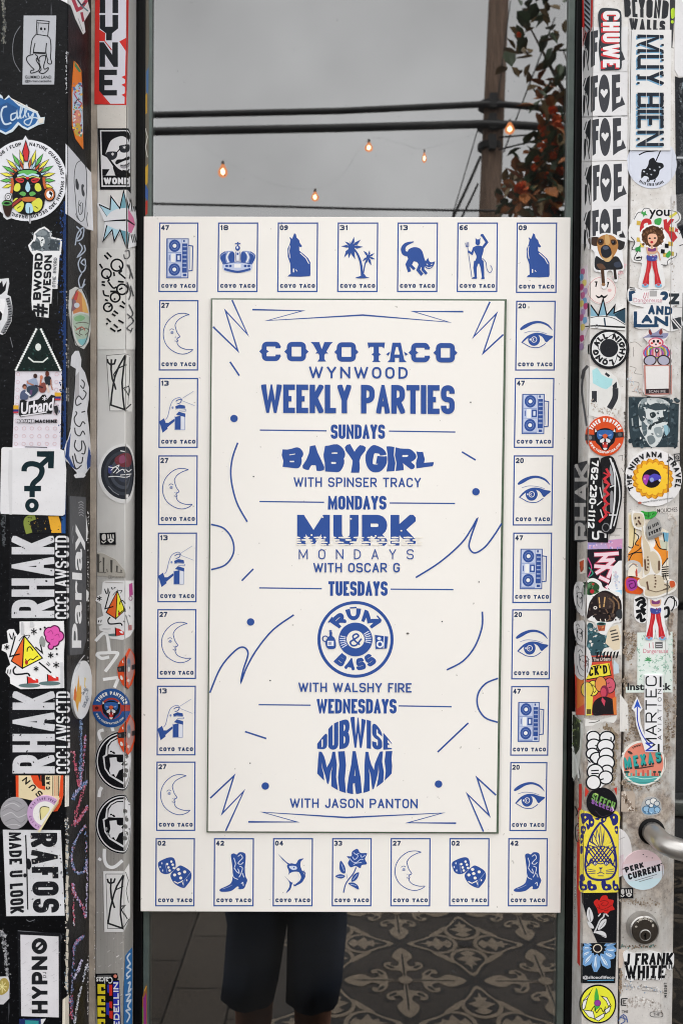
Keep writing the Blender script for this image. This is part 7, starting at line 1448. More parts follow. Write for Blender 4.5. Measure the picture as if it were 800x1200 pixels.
g.btext('you', (552, 404, 700, 472), K, off=.02); g.blob([(488, 565), (494, 500), (520, 470), (560, 475), (570, 510), (545, 545)], '#b8262b'); g.blob([(515, 510), (540, 500), (545, 520), (520, 535)], '#d3d2d1'); g.blob([(592, 478), (640, 466), (634, 510), (600, 520)], '#3c9a4a'); g.poly([(655, 478), (680, 472), (684, 500), (706, 470), (728, 474), (700, 520), (752, 605), (718, 642), (690, 580), (660, 545)], '#b8262b'); g.poly([(500, 415), (515, 425), (530, 412), (528, 432), (542, 445), (522, 445), (512, 460), (508, 440), (495, 432)], '#3c9a4a'); g.poly([(738, 530), (748, 545), (762, 540), (752, 556), (758, 570), (742, 562), (730, 568), (734, 552)], '#b8262b'); g.line([(700, 460), (745, 425)], 18, '#c9c04a')
for x, y, c_ in ((478, 500, '#c9a94a'), (478, 620, '#c9a94a'), (502, 660, '#cdb24e'), (705, 650, '#c9a94a'), (668, 730, '#c9a94a'), (712, 720, '#b9a24a'), (680, 665, K), (652, 705, K), (712, 545, '#c9a94a')): g.poly([(x-14, y-16), (x+14, y-12), (x+12, y+18), (x-16, y+14)], c_)
g.blob([(670, 735), (700, 700), (708, 730), (690, 752)], '#3c9a4a'); g.poly([(452, 680), (478, 672), (492, 655), (490, 690), (492, 712), (470, 702), (456, 712)], '#2f8a44'); g.poly([(455, 750), (500, 735), (480, 745), (505, 750), (462, 760)], K)
g.ell(580, 600, 98, 90, '#dedcdb'); rg = random.Random(12)
g.poly([(580 + (82+rg.uniform(-5, 7))*math.cos(a*.1571), 598 + (76+rg.uniform(-5, 6))*math.sin(a*.1571)) for a in range(40)], AF); g.confetti(510, 535, 650, 660, 60, ['#6a4630', '#3a2416', '#7a5438'], 9, 9)
g.blob([(542, 600), (560, 580), (598, 582), (612, 606), (604, 640), (574, 664), (548, 645)], '#d6a68c'); g.ell(556, 612, 9, 6, '#2b2020'); g.ell(594, 610, 9, 6, '#2b2020'); g.ell(571, 640, 11, 9, '#b01e2a'); g.line([(572, 660), (574, 690)], 17, '#d0a084')
g.line([(556, 690), (540, 715), (556, 740)], 9, '#d0a084'); g.line([(600, 690), (622, 720), (632, 770)], 9, '#d0a084'); legs(g, 572, 745, .95); g.done('die-cut sticker of a dancer with a big afro and red flares, bright lettering behind her')
g = S('round_sticker', D2, wear=.4); g.ell(215, 985, 105, 102, '#d9d0cc', skirt=True); g.ring(215, 985, 98, 95, 4, '#c98d90'); g.line([(162, 925), (178, 925), (170, 960)], 9, K); g.line([(246, 930), (262, 928), (252, 962)], 9, K); g.blob([(168, 1018), (195, 1030), (212, 1016), (230, 1028), (258, 1015), (236, 1042), (212, 1036), (186, 1042)], K); g.ell(270, 985, 14, 12, '#d3a9a9'); g.spray([(300, 880), (350, 850), (378, 800)], 30, ['#d39a9f', '#c9c3c0', '#d9b5b8'], 60, 7, 5); g.done('round pale sticker of a moustached cartoon face below the dog')
g = S('vinyl_sticker', D2, wear=.3); g.base([(62, 830), (110, 800), (122, 1060), (118, 1260), (62, 1420)], '#c9c0c6')
for i, (x, y) in enumerate([(80, 850), (70, 890), (92, 930), (72, 960), (98, 990), (80, 1020), (94, 1060), (72, 1080), (100, 1100), (84, 1140), (72, 1180), (96, 1200), (80, 1250), (74, 1330), (70, 1390)]): g.blob([(x-14, y-14), (x+12, y-22), (x+14, y+12), (x-8, y+26)], ['#b9668f', '#6f9fc4', '#c9b96a', '#b34a78', '#a98cb8'][i % 5])
g.done('narrow pastel dappled strip on the inner face of the right jamb')
g = S('die_cut_sticker', D3, lift=1, wear=.3); g.base([(122, 248), (122, 150), (186, 236), (222, 112), (250, 226), (306, 168), (302, 214), (382, 186), (382, 352), (250, 345), (105, 330), (105, 312), (126, 300)], '#d3d3d2'); g.poly([(126, 252), (126, 162), (188, 246), (222, 126), (246, 242)], '#7fa9bd'); g.poly([(248, 244), (306, 176), (300, 226), (345, 210), (330, 255)], '#557f95'); g.poly([(300, 240), (382, 192), (382, 305), (330, 268)], '#2d4757'); g.line([(126, 252), (126, 160), (188, 246), (222, 124), (248, 244), (306, 174), (300, 228), (382, 192)], 10, K); g.curve([(126, 262), (200, 250), (290, 262), (382, 312)], 5, K); g.line([(105, 322), (180, 318), (260, 324), (380, 330)], [8, 10, 12, 12], K); g.line([(230, 262), (238, 322)], 11, '#2d4050'); g.ring(176, 322, 10, 14, 4, '#77787a', 10); g.done('blue spiky crown over a flattened dome on the right jamb')
g = S('round_sticker', D3, lift=1, wear=.3); g.ell(264, 487, 142, 142, '#1b1c20', skirt=True, n=48); g.ell(264, 487, 124, 124, '#d0d0d0', n=44)
for i in range(5):
    a = R(i*72 + 30); g.curve([(264 + 70*math.cos(a), 487 + 70*math.sin(a)), (264 + 95*math.cos(a+.5), 487 + 95*math.sin(a+.5)), (264 + 124*math.cos(a+.8), 487 + 124*math.sin(a+.8))], 5, '#1b1c20')
g.ell(264, 480, 66, 66, '#24252a'); g.arc('ALL NIGHT LONG', 264, 487, 76, -78, 268, 42, 13, '#1b1c20', gap=8); g.done('round black and white sticker reading ALL NIGHT LONG')
g = S('die_cut_sticker', D3, wear=.5); g.base([(105, 640), (125, 605), (200, 628), (260, 640), (320, 690), (352, 780), (352, 900), (320, 965), (250, 1000), (112, 960)], '#cfcecb'); g.poly([(145, 640), (180, 620), (212, 668), (250, 690), (292, 702), (286, 745), (250, 775), (215, 768), (150, 732)], '#9dc9cd'); g.line([(160, 788), (160, 870)], 36, '#33353a'); g.curve([(312, 768), (308, 840), (268, 915)], 42, '#33353a'); g.line([(240, 660), (268, 682)], 18, '#33353a'); g.poly([(290, 750), (320, 720), (325, 765), (295, 770)], '#33353a'); g.line([(118, 606), (88, 640), (76, 700)], 22, '#4b4b4d'); g.curve([(78, 700), (74, 800), (92, 930), (108, 1040)], 12, '#55565a'); g.spray([(150, 880), (220, 930), (330, 940)], 46, ['#a1978d', '#b3a99f', '#c9c3bc', '#bdb5ac'], 70, 6, 7); g.done('torn white sticker with an aqua splash and thick dark curves')
g = S('die_cut_sticker', D3, lift=1, wear=.3); g.base(catmull([(400, 130), (402, 60), (440, 40), (500, 60), (620, 55), (700, 70), (770, 85), (765, 165), (720, 175), (712, 240), (780, 270), (782, 330), (700, 360), (640, 335), (480, 340), (445, 310), (440, 215), (520, 190), (430, 165)], True, 3), '#d6d5d5')
NV = '#22405e'
g.poly([(402, 70), (445, 66), (456, 78), (430, 92), (432, 140), (402, 142)], NV); g.text('?', (632, 70, 690, 165), NV, 26); g.text('Z', (695, 85, 765, 165), '#2b3238', 24); g.text('AND', [(548, 168), (715, 182), (712, 242), (545, 236)], NV, 17, gap=9, r=16); g.text('L', (442, 215, 495, 330), NV, 24); g.text('A', (498, 240, 575, 300), NV, 19); g.text('N', (590, 250, 690, 322), NV, 22); g.rect(480, 308, 620, 330, NV); g.poly([(705, 270), (775, 255), (782, 335), (720, 345)], '#33373c'); g.line([(700, 262), (770, 345)], 8, '#d6d5d5'); g.line([(715, 255), (782, 335)], 6, '#d6d5d5')
g.blob([(432, 150), (470, 100), (560, 60), (640, 110), (630, 150), (520, 155)], '#d9d6d6'); g.curve([(520, 80), (512, 115), (525, 118), (535, 80)], 5, '#c06a7c'); g.line([(545, 78), (543, 120)], 5, '#c06a7c'); g.btext('Dangereuse', (440, 118, 645, 160), '#c58a98', off=.0); g.rect(556, 66, 608, 108, '#a8a6a6'); g.line([(410, 42), (450, 48)], 6, K); g.line([(415, 58), (455, 62)], 6, K); g.done('scrappy white sticker with navy letters, AND in the middle, and faint pink script')
g = S('die_cut_sticker', D3, lift=2, wear=.2); g.base(catmull([(510, 400), (545, 360), (560, 338), (620, 330), (650, 350), (690, 372), (680, 410), (660, 440), (702, 490), (705, 540), (708, 580), (705, 700), (702, 815), (520, 818), (515, 700), (508, 580), (508, 510), (545, 450)], True, 3), '#cfc9c8')
g.blob([(560, 342), (575, 372), (605, 362), (635, 340), (640, 372), (690, 374), (660, 412), (560, 405), (508, 405), (548, 380)], '#8688a6'); g.blob([(556, 345), (572, 378), (558, 385), (546, 362)], '#7a3030'); g.blob([(640, 340), (648, 370), (630, 385), (622, 365)], '#7a3030'); g.line([(560, 395), (650, 398)], 10, '#4a4a66')
for rx, ry, c_ in ((98, 76, '#c23a6a'), (88, 68, '#4a78c2'), (76, 60, '#c9a83a'), (64, 50, '#4fa060'), (52, 42, '#b45aa8'), (38, 34, '#cf8a8a')): g.blob([(605-rx, 520), (605-rx*.7, 520-ry*.7), (605, 520-ry), (605+rx*.7, 520-ry*.7), (605+rx, 520), (605+rx*.6, 520+ry*.6), (605, 520+ry*.55), (605-rx*.6, 520+ry*.6)], c_)
for x in range(530, 690, 14): g.line([(x, 470 + 10*((x//14) % 2)), (x+4, 540)], 4, ['#3a3f8a', '#c23a4a', '#cfc9c8'][x//14 % 3])
g.ell(600, 440, 55, 36, '#c2506a'); g.ell(598, 442, 46, 30, '#dcc0c0'); g.ell(584, 432, 9, 11, K); g.ell(614, 432, 9, 11, K); g.ell(570, 446, 10, 8, '#c23a3a'); g.ell(628, 446, 10, 8, '#c23a3a'); g.blob([(590, 450), (606, 450), (600, 462)], K); g.ell(606, 500, 14, 16, '#2b2c30'); g.ell(606, 498, 6, 8, '#cfc9c8')
for x, rot in ((557, -12), (655, 12)): g.ell(x, 570, 48, 40, '#3a2a2a', rot); g.ell(x, 570, 39, 31, '#a7a6b8', rot)
g.poly([(512, 602), (704, 602), (704, 814), (520, 818)], '#b87f76'); g.poly([(524, 612), (692, 610), (690, 772), (530, 776)], '#cfccca'); g.poly([(524, 776), (692, 772), (692, 806), (526, 810)], '#33282b'); g.btext('SCAN ME', (548, 783, 668, 802), '#b9b0b0', off=.01); g.done('rainbow bear with a horned hat sitting on a pink bordered card')
g = S('paper_sticker', D3, wear=.9); g.base([(408, 440), (505, 425), (512, 830), (408, 825)], '#cdc8c3'); 
for p in ([(420, 440), (460, 436), (500, 470)], [(440, 470), (442, 540)], [(415, 610), (460, 625), (450, 660), (505, 668)], [(420, 720), (480, 730), (470, 780)], [(430, 790), (500, 800)]): g.curve(p, 4, '#8d8782')
g.spray([(410, 640), (440, 760), (500, 800)], 40, ['#b8aea4', '#c9b5ae', '#b3bcc4'], 60, 6, 2); g.done('bleached pale sticker left of the rainbow bear')
g = S('vinyl_sticker', D3, wear=.7); g.base([(408, 832), (700, 836), (706, 868), (768, 882), (764, 1060), (758, 1192), (440, 1194), (420, 1130), (410, 1050)], '#2f3d44'); g.confetti(415, 840, 760, 1190, 90, ['#3f4f57', '#25323a', '#4c5c64', '#1f2b32'], 16, 15)
g.blob([(478, 885), (520, 845), (600, 838), (660, 850), (700, 880), (690, 930), (655, 960), (690, 1000), (660, 1080), (640, 1140), (600, 1190), (560, 1185), (520, 1120), (488, 1060), (480, 980)], '#c3c8c8', 3); g.poly([(485, 880), (540, 870), (560, 890), (600, 875), (690, 880), (700, 920), (600, 930), (520, 905), (480, 915)], '#3a474d'); g.blob([(560, 950), (590, 940), (604, 965), (580, 985), (565, 975)], '#2b3539'); g.blob([(620, 990), (660, 975), (690, 985), (670, 1010), (630, 1010)], '#2b3539'); g.poly([(545, 1058), (560, 1030), (600, 1010), (645, 1000), (648, 1015), (600, 1030), (575, 1045), (568, 1070)], '#2b3539'); g.line([(440, 975), (520, 945)], 9, '#2b3539'); g.line([(450, 1060), (500, 1040)], 10, '#2b3539'); g.line([(432, 985), (436, 1040)], 10, '#9aa3a6'); g.blob([(660, 1040), (690, 1040), (700, 1080), (675, 1110)], '#8fb5c2'); [g.blob(b_, c_) for b_, c_ in (([(480, 900), (520, 915), (530, 980), (500, 1010), (478, 960)], '#3a474d'), ([(655, 930), (700, 900), (710, 1000), (690, 1040), (665, 990)], '#2f3d44'), ([(500, 1010), (530, 1030), (540, 1090), (515, 1110)], '#56656b'), ([(590, 1060), (640, 1050), (650, 1110), (610, 1120)], '#8d999c'), ([(540, 1120), (580, 1110), (600, 1150), (560, 1175)], '#6d797d'), ([(540, 990), (580, 1000), (575, 1030), (545, 1020)], '#8d999c'), ([(500, 850), (540, 840), (530, 875), (495, 885)], '#8d999c'), ([(610, 850), (650, 852), (660, 872), (615, 872)], '#a9b1b2'))]; g.confetti(490, 850, 700, 1180, 70, ['#3a474d', '#c9cdcd', '#55646a', '#8d999c'], 8, 16); g.done('torn grey-blue high contrast photo of a bearded man in a hat')
g = S('round_sticker', D4, lift=1, wear=.2); g.ell(238, 190, 134, 144, '#cf4a1c', skirt=True, n=44); g.poly([(104, 178), (170, 182), (170, 226), (104, 222)], '#2b2d32'); g.poly([(305, 165), (368, 160), (370, 200), (305, 204)], '#2b2d32'); g.ell(128, 202, 14, 15, '#77787c'); g.ell(342, 180, 14, 14, '#55565a'); panther(g, 236, 196, .95, '#2f5f9c'); g.arc('TIGER PANTHER', 238, 190, 102, -66, 66, 28, 8, '#dcd9d4', gap=7); g.arc('WWW.TIGERPANTHER.COM', 238, 190, 126, 248, 118, 17, 4, '#dcd9d4', inward=True, gap=3); g.done('round orange sticker of a roaring panther with white lettering')
g = S('round_sticker', D4, lift=1, wear=.2); g.ell(584, 492, 205, 205, '#d6d4d4', skirt=True, n=50); 
for r0, r1, n_, cc, ph in ((58, 150, 18, '#b06f10', 0), (58, 147, 18, '#e3a01c', 4), (55, 132, 16, '#d0851a', 9), (52, 124, 16, '#edb52c', 12)):
    for i in range(n_):
        a = 2*math.pi*i/n_ + R(ph); ux, uy = math.cos(a), math.sin(a); nx, ny = -uy, ux; w_ = 2.1*r1/n_*1.45
        g.poly([(576 + ux*r0 - nx*w_*.5, 498 + uy*r0 - ny*w_*.5), (576 + ux*(r0+r1)*.55 - nx*w_, 498 + uy*(r0+r1)*.55 - ny*w_), (576 + ux*r1*.9 - nx*w_*.72, 498 + uy*r1*.9 - ny*w_*.72), (576 + ux*r1, 498 + uy*r1), (576 + ux*r1*.9 + nx*w_*.72, 498 + uy*r1*.9 + ny*w_*.72), (576 + ux*(r0+r1)*.55 + nx*w_, 498 + uy*(r0+r1)*.55 + ny*w_), (576 + ux*r0 + nx*w_*.5, 498 + uy*r0 + ny*w_*.5)], cc)
g.ell(570, 496, 68, 68, '#1a141c'); g.blob([(508, 495), (520, 470), (555, 475), (545, 510), (530, 545), (510, 520)], '#9c3aa0'); g.blob([(550, 485), (590, 462), (635, 480), (636, 500), (600, 510), (570, 525), (555, 510)], '#4a44b0'); g.ell(572, 506, 14, 16, '#8f9fd0'); g.ell(628, 510, 8, 9, '#c9c9d0'); g.ell(520, 500, 8, 8, '#d08ac0')
g.arc('THE NIRVANA TRAVEL', 582, 498, 156, -118, 112, 40, 10, '#1f2024', gap=11); g.line([(725, 322), (765, 318), (772, 365), (732, 372)], 7, '#2b2c30', True); g.ring(748, 345, 12, 12, 6, '#2b2c30', 14); g.btext('www.thenirvanatravel', [(500, 660), (716, 628), (720, 642), (504, 676)], '#55565a'); g.ell(485, 672, 13, 9, '#a85a48'); g.done('round white sticker with a sunflower reading THE NIRVANA TRAVEL')
g = S('vinyl_sticker', D4, wear=1.0); g.base([(12, 402), (60, 380), (112, 368), (112, 945), (60, 958), (12, 945)], '#3b3c3f'); g.text('RHAK', (18, 392, 128, 940), '#b0aeac', 27, 'ccw', gap=14, r=30); g.done('grey worn RHAK sticker wrapped round the right jamb edge')
g = S('vinyl_sticker', D4, lift=1, wear=.4); g.base([(130, 350), (190, 345), (212, 420), (215, 560), (230, 700), (258, 850), (258, 958), (112, 955), (104, 850), (112, 560)], '#17181b'); g.text('762-230-1112', [(192, 368), (158, 858), (110, 852), (140, 368)], '#d3d3d3', 12, gap=6, r=12); g.curve([(150, 880), (150, 925), (185, 928), (185, 885), (200, 880), (235, 890), (238, 925)], 14, '#cfcfcf'); g.done('black sticker with the number 762-230-1112 running down it')
g = S('die_cut_sticker', D4, lift=2, wear=.4); g.base(catmull([(205, 380), (220, 345), (285, 338), (318, 400), (352, 520), (355, 640), (335, 740), (300, 880), (230, 890), (205, 850), (248, 760), (240, 600), (218, 500)], True, 3), '#1a1a1d')
g.line(catmull([(270, 350), (300, 450), (306, 580), (296, 720), (272, 860)]), 12, '#c9c9cb'); g.line(catmull([(288, 380), (326, 500), (340, 620), (322, 740), (296, 840)]), 8, '#c9c9cb'); g.line([(268, 560), (305, 545)], 8, '#c9c9cb'); g.line([(262, 760), (320, 760)], 9, '#c9c9cb'); g.blob([(272, 400), (292, 470), (294, 540), (278, 540), (266, 470)], '#9a9a9e'); g.blob([(272, 600), (292, 600), (288, 720), (272, 740)], '#8a8a8e'); g.ring(240, 850, 26, 30, 7, '#77777a', 16)
g.line([(242, 425), (266, 470), (228, 500), (262, 540), (230, 580), (258, 610), (224, 640), (250, 680), (222, 710), (244, 760), (190, 810)], 17, '#c7323a'); 
for y in (455, 520, 590, 660, 725): g.line([(222, y), (268, y+22)], 9, '#c7323a')
g.line([(196, 560), (214, 640)], 8, '#c9c9cb'); g.line([(176, 690), (212, 660)], 8, '#c9c9cb'); g.line([(200, 720), (218, 780)], 8, '#c9c9cb'); g.done('black car-shaped sticker with red brush script, right of the phone number')
g = S('vinyl_sticker', D4, wear=.3); g.base([(112, 955), (362, 930), (362, 1004), (112, 1008)], '#b49cc4'); g.poly([(240, 945), (362, 932), (362, 1000), (260, 1004)], '#c78fb4'); g.poly([(112, 965), (170, 958), (165, 1002), (112, 1004)], '#9a94cc'); g.confetti(120, 950, 355, 1000, 24, ['#c9b0cc', '#8f86c2', '#cf9fbc'], 9, 3); g.done('pink and violet band under the car-shaped sticker')
g = S('paper_sticker', D4, wear=.9); g.base([(270, 330), (372, 310), (372, 930), (262, 950), (320, 760), (350, 620), (330, 450)], '#cbc6c2')
for p in ([(330, 335), (365, 330), (360, 370)], [(355, 420), (372, 450)], [(310, 860), (355, 858)], [(270, 905), (345, 905)]): g.line(p, 4, '#7a7673')
g.spray([(380, 20), (384, 300), (376, 700)], 5, ['#4a4440', '#6f665e'], 120, 5, 5); g.done('bleached paper scrap behind the car-shaped sticker')

# --- door stile, middle
g = S('vinyl_sticker', D5, wear=.4); g.base([(404, 5), (520, 5), (600, 90), (692, 140), (694, 500), (520, 500), (404, 470)], '#d9d0c0'); g.poly([(412, 20), (450, 20), (470, 250), (410, 250)], '#d3c294'); g.poly([(404, 300), (440, 250), (500, 170), (520, 190), (515, 400), (404, 360)], '#e08a2c'); g.poly([(560, 190), (620, 160), (640, 260), (690, 280), (690, 330), (650, 390), (600, 330)], '#e08a2c'); g.blob([(560, 200), (590, 190), (600, 235), (575, 260)], '#dcd9d4'); g.poly([(650, 145), (694, 150), (690, 215), (665, 218)], '#6fa9c4'); g.poly([(630, 200), (690, 215), (685, 280), (640, 260)], '#b9bca8')
for p in ([(404, 250), (440, 245), (450, 60)], [(410, 350), (440, 300), (510, 290)], [(405, 310), (470, 280), (520, 230)], [(640, 400), (690, 330)], [(600, 200), (630, 260), (680, 270)], [(655, 150), (665, 215)], [(450, 150), (480, 180), (455, 230), (480, 240)]): g.curve(p, 7, '#26221f')
for y in range(400, 480, 16): g.line([(638, y), (692, y-6)], 8, '#26221f')
for x in (640, 655, 670): g.line([(x, 450), (x+8, 490)], 6, '#26221f')
g.done('orange and cream cartoon map sticker behind the tall pale figure')
g = S('die_cut_sticker', D4, lift=0, wear=.8); g.base([(600, 700), (765, 690), (768, 760), (690, 790), (690, 745), (610, 745)], '#cdc8c3'); g.btext('MOUCHES', [(612, 716), (756, 704), (758, 734), (614, 746)], '#44403c', off=.01); g.spray([(700, 760), (740, 820), (720, 900)], 30, ['#b3a99f', '#bdb4ab'], 50, 6, 6); g.done('weathered sticker scrap reading MOUCHES under the sunflower disc')
g = S('vinyl_sticker', D5, lift=1); g.blob([(498, -8), (540, 0), (602, -5), (605, 20), (575, 45), (525, 50), (505, 20)], '#2f9a38', 3, True); g.curve([(510, 15), (550, 30), (590, 8)], 6, '#1f5f26'); g.line([(550, 0), (548, 40)], 6, '#1f5f26'); g.line([(575, 5), (560, 40)], 5, '#56b85c'); g.done('bright green leafy scrap above the grey cap')
g = S('round_sticker', D5, wear=.4); g.blob([(385, 480), (430, 462), (500, 490), (506, 585), (440, 590), (385, 570)], '#cf541c', 3, True); g.blob([(392, 490), (430, 475), (470, 500), (465, 550), (425, 570), (395, 545)], '#a03a94'); g.curve([(405, 500), (445, 495), (455, 535), (425, 550), (412, 525), (435, 515)], 8, '#5c1f58'); g.curve([(400, 420), (395, 380), (430, 358), (480, 375), (485, 420), (460, 440)], 22, '#b9b6b3'); g.curve([(410, 400), (440, 375), (470, 395)], 8, '#8d8a88'); g.poly([(455, 430), (468, 400), (472, 465), (458, 468)], '#b83a2c'); g.done('orange and purple spiral sticker with a grey tentacle')
g = S('die_cut_sticker', D5, lift=2, wear=.4); g.base(catmull([(425, 40), (432, -5), (470, 0), (510, 10), (525, 100), (525, 180), (560, 240), (615, 290), (642, 350), (640, 440), (655, 500), (700, 485), (735, 510), (735, 560), (660, 600), (580, 622), (515, 605), (510, 560), (470, 530), (475, 490), (505, 470), (508, 320), (495, 230), (500, 140), (450, 118), (432, 85)], True, 3), '#d6d3ce')
PF = '#c0b39c'
g.blob([(436, 40), (442, 8), (480, 8), (508, 25), (516, 90), (480, 112), (448, 95)], PF); g.blob([(505, 100), (520, 180), (555, 250), (560, 330), (520, 330), (506, 230), (496, 140)], PF); g.blob([(555, 300), (590, 285), (628, 340), (632, 420), (600, 445), (570, 400)], PF); g.blob([(515, 320), (552, 325), (556, 420), (535, 450), (515, 440)], PF); g.blob([(480, 490), (520, 470), (560, 450), (640, 460), (665, 510), (720, 500), (728, 545), (650, 590), (575, 608), (520, 595), (525, 545), (490, 530)], PF); g.blob([(690, 500), (722, 498), (730, 530), (700, 545)], '#c9572c')
for p in ([(540, 320), (545, 380), (530, 430)], [(590, 450), (598, 500), (590, 550)], [(520, 340), (525, 420)], [(535, 500), (545, 560)], [(470, 60), (490, 90)], [(622, 350), (622, 420)]):
    P = catmull(p, False, 5)
    for a, b in zip(P[::2], P[1::2]): g.line([a, b], 12, '#5f4334')
for x, y in ((452, 45), (478, 40), (460, 88)): g.ell(x, y, 7, 9, '#4a3a30', n=8)
g.curve([(660, 520), (690, 540), (650, 560)], 6, '#4a3a30'); g.line([(545, 560), (600, 575), (680, 555)], 5, '#6f5c48')
g.poly([(525, 115), (545, 70), (592, 32), (625, 60), (642, 112), (632, 150), (580, 168), (540, 186), (530, 150)], '#9b9a97'); g.poly([(540, 186), (580, 168), (640, 146), (648, 160), (590, 190), (545, 200)], '#7f7e7c'); g.text('BE KIND', [(540, 105), (615, 70), (620, 92), (545, 128)], '#26262a', 7, gap=4); g.text('EVERY', [(545, 148), (632, 108), (636, 132), (550, 172)], '#26262a', 7, gap=5); g.done('tall pale stitched creature in a grey cap on the door stile')
g = S('die_cut_sticker', D5, wear=.2); g.base(catmull([(445, 640), (470, 605), (530, 615), (545, 700), (535, 790), (490, 800), (450, 760)], True, 3), '#d3d2d2')
for p, w_ in (([(455, 640), (500, 620), (520, 640), (480, 650)], 20), ([(470, 680), (490, 650), (525, 665), (500, 690), (530, 710)], 22), ([(460, 720), (500, 715), (525, 740)], 24), ([(465, 770), (490, 740), (500, 785), (528, 770)], 22)): g.curve(p, w_, K)
g.done('white scrap with chunky black script left of the second red flares')
g = S('die_cut_sticker', D5, wear=.2); g.base(catmull([(655, 620), (700, 600), (760, 625), (755, 690), (700, 710), (680, 780), (645, 770), (650, 690)], True, 3), '#d3d2d2')
for p, w_ in (([(665, 670), (690, 620), (730, 615), (735, 670), (715, 715)], 9), ([(700, 610), (745, 640), (752, 680)], 7), ([(655, 760), (690, 745), (690, 690), (660, 700)], 18)): g.curve(p, w_, K)
g.done('white scrap with black outlined letters right of the second red flares')
g = S('paper_flyer', D6, wear=.4); g.base([(470, 8), (722, 0), (722, 440), (388, 442), (386, 400), (470, 395)], '#cdd6d0'); rg = random.Random(21)
LL = g.lay
for i in range(120):
    g.lay = LL + (i % 4)*3
    x, y = rg.uniform(478, 712), rg.uniform(20, 352)
    if 515 < x < 690 and 60 < y < 170: continue
    a = rg.uniform(0, 6.28); b = a + rg.uniform(.6, 1.8); r_ = rg.uniform(7, 14); g.curve([(x, y), (x + r_*math.cos(a), y + r_*math.sin(a)), (x + r_*1.6*math.cos(b), y + r_*1.6*math.sin(b))], 4, ['#84b09c', '#9cc0ae', '#76a48e'][i % 3], k=3)
for a in range(-80, 81, 32): g.poly([(548, 212), (548 + 14*math.sin(R(a-14)), 212 - 22*math.cos(R(a-14))), (548 + 34*math.sin(R(a)), 212 - 34*math.cos(R(a))), (548 + 14*math.sin(R(a+14)), 212 - 22*math.cos(R(a+14)))], '#3f9458')
g.blob([(520, 100), (560, 60), (660, 60), (690, 140), (600, 165), (520, 160)], '#d3d6d3'); g.line([(556, 84), (560, 122)], 5, '#c05a70'); g.line([(582, 78), (584, 122)], 5, '#c05a70'); g.rect(598, 75, 652, 122, '#5f5f5f'); g.rect(604, 90, 646, 96, '#cfcfcf'); g.rect(604, 106, 646, 110, '#cfcfcf'); g.btext('Dangereuse', (512, 125, 690, 165), '#c9808e', off=.005); g.btext('Instadeck', (398, 372, 712, 424), '#26282b', off=.03); g.done('pale green doodled flyer with a leaf and the word Instadeck')
g = S('die_cut_sticker', D5, lift=1, wear=.2); g.base(catmull([(545, 690), (552, 610), (600, 622), (650, 612), (660, 700), (665, 790), (690, 900), (650, 926), (608, 905), (600, 840), (585, 915), (530, 915), (535, 840)], True, 3), '#d6d5d5'); legs(g, 600, 702, .96); g.done('second dancer sticker showing only red flares and a bare midriff')

# --- jamb column, middle and lower
g = S('vinyl_sticker', D5, wear=.3); g.base([(108, 268), (358, 264), (358, 560), (290, 580), (108, 470)], '#1c1a22'); g.curve([(112, 330), (140, 400), (115, 470)], 8, '#b8417a'); g.curve([(120, 400), (150, 440), (120, 470)], 8, '#2f8a72')
for off_, cc, w_ in (((0, 0), '#b0304e', 36), ((0, 0), '#dcc3cc', 24)):
    for p in ([(165, 308), (240, 305), (330, 298)], [(250, 310), (210, 350), (300, 345)], [(300, 345), (240, 400), (175, 440)], [(165, 390), (290, 400), (260, 470)], [(200, 470), (262, 500)], [(250, 535), (258, 545)]): g.line(p, w_, cc, cap=6)
g.poly([(290, 400), (335, 352), (358, 350), (358, 570), (300, 600), (255, 540), (280, 500)], '#d6d6d7'); g.spray([(310, 440), (320, 540)], 26, ['#a9b4c9', '#bfc3c9', '#c9b9c2'], 60, 6, 8); g.poly([(300, 570), (358, 560), (358, 612), (320, 605)], '#9ac2d8'); g.done('black sticker with jagged pink letters on the right jamb')
g = S('die_cut_sticker', D5, lift=1, wear=.2); g.base(catmull([(80, 545), (105, 498), (150, 476), (205, 505), (225, 545), (300, 570), (356, 600), (356, 780), (300, 800), (262, 850), (238, 885), (190, 868), (165, 800), (105, 770), (88, 680)], True, 3), '#d6d5d4')
g.blob([(98, 545), (120, 505), (160, 505), (195, 535), (180, 575), (130, 600), (100, 585)], '#2a4a30', 3); g.confetti(100, 510, 190, 590, 30, ['#3f6a3f', '#1f3524', '#57805a'], 12, 4); g.ell(143, 572, 15, 15, '#b0252c'); g.ell(150, 520, 9, 9, '#a8302c'); g.blob([(115, 690), (130, 640), (175, 590), (240, 565), (310, 600), (350, 640), (352, 720), (310, 760), (280, 790), (180, 785), (150, 745), (105, 770)], '#241d1e', 3); g.blob([(180, 600), (230, 580), (290, 610), (300, 680), (240, 700), (190, 680)], '#3a2f2d'); g.line([(192, 615), (198, 690)], 9, '#c9a06a'); g.line([(235, 612), (226, 685)], 9, '#c9a06a'); g.curve([(262, 620), (300, 660), (290, 730)], 12, '#6f5640'); g.curve([(290, 610), (330, 650), (335, 700)], 10, '#8a6c50'); g.curve([(240, 700), (270, 760), (250, 785)], 9, '#6a5140'); g.ell(165, 690, 14, 12, '#c9c2bc'); g.ell(165, 690, 7, 6, K); g.confetti(120, 610, 345, 780, 40, ['#15110f', '#4a3d38', '#5c4c44'], 9, 5)
for x in (165, 200, 235): g.line([(x, 770), (x+6, 790)], 6, '#d3cfc9')
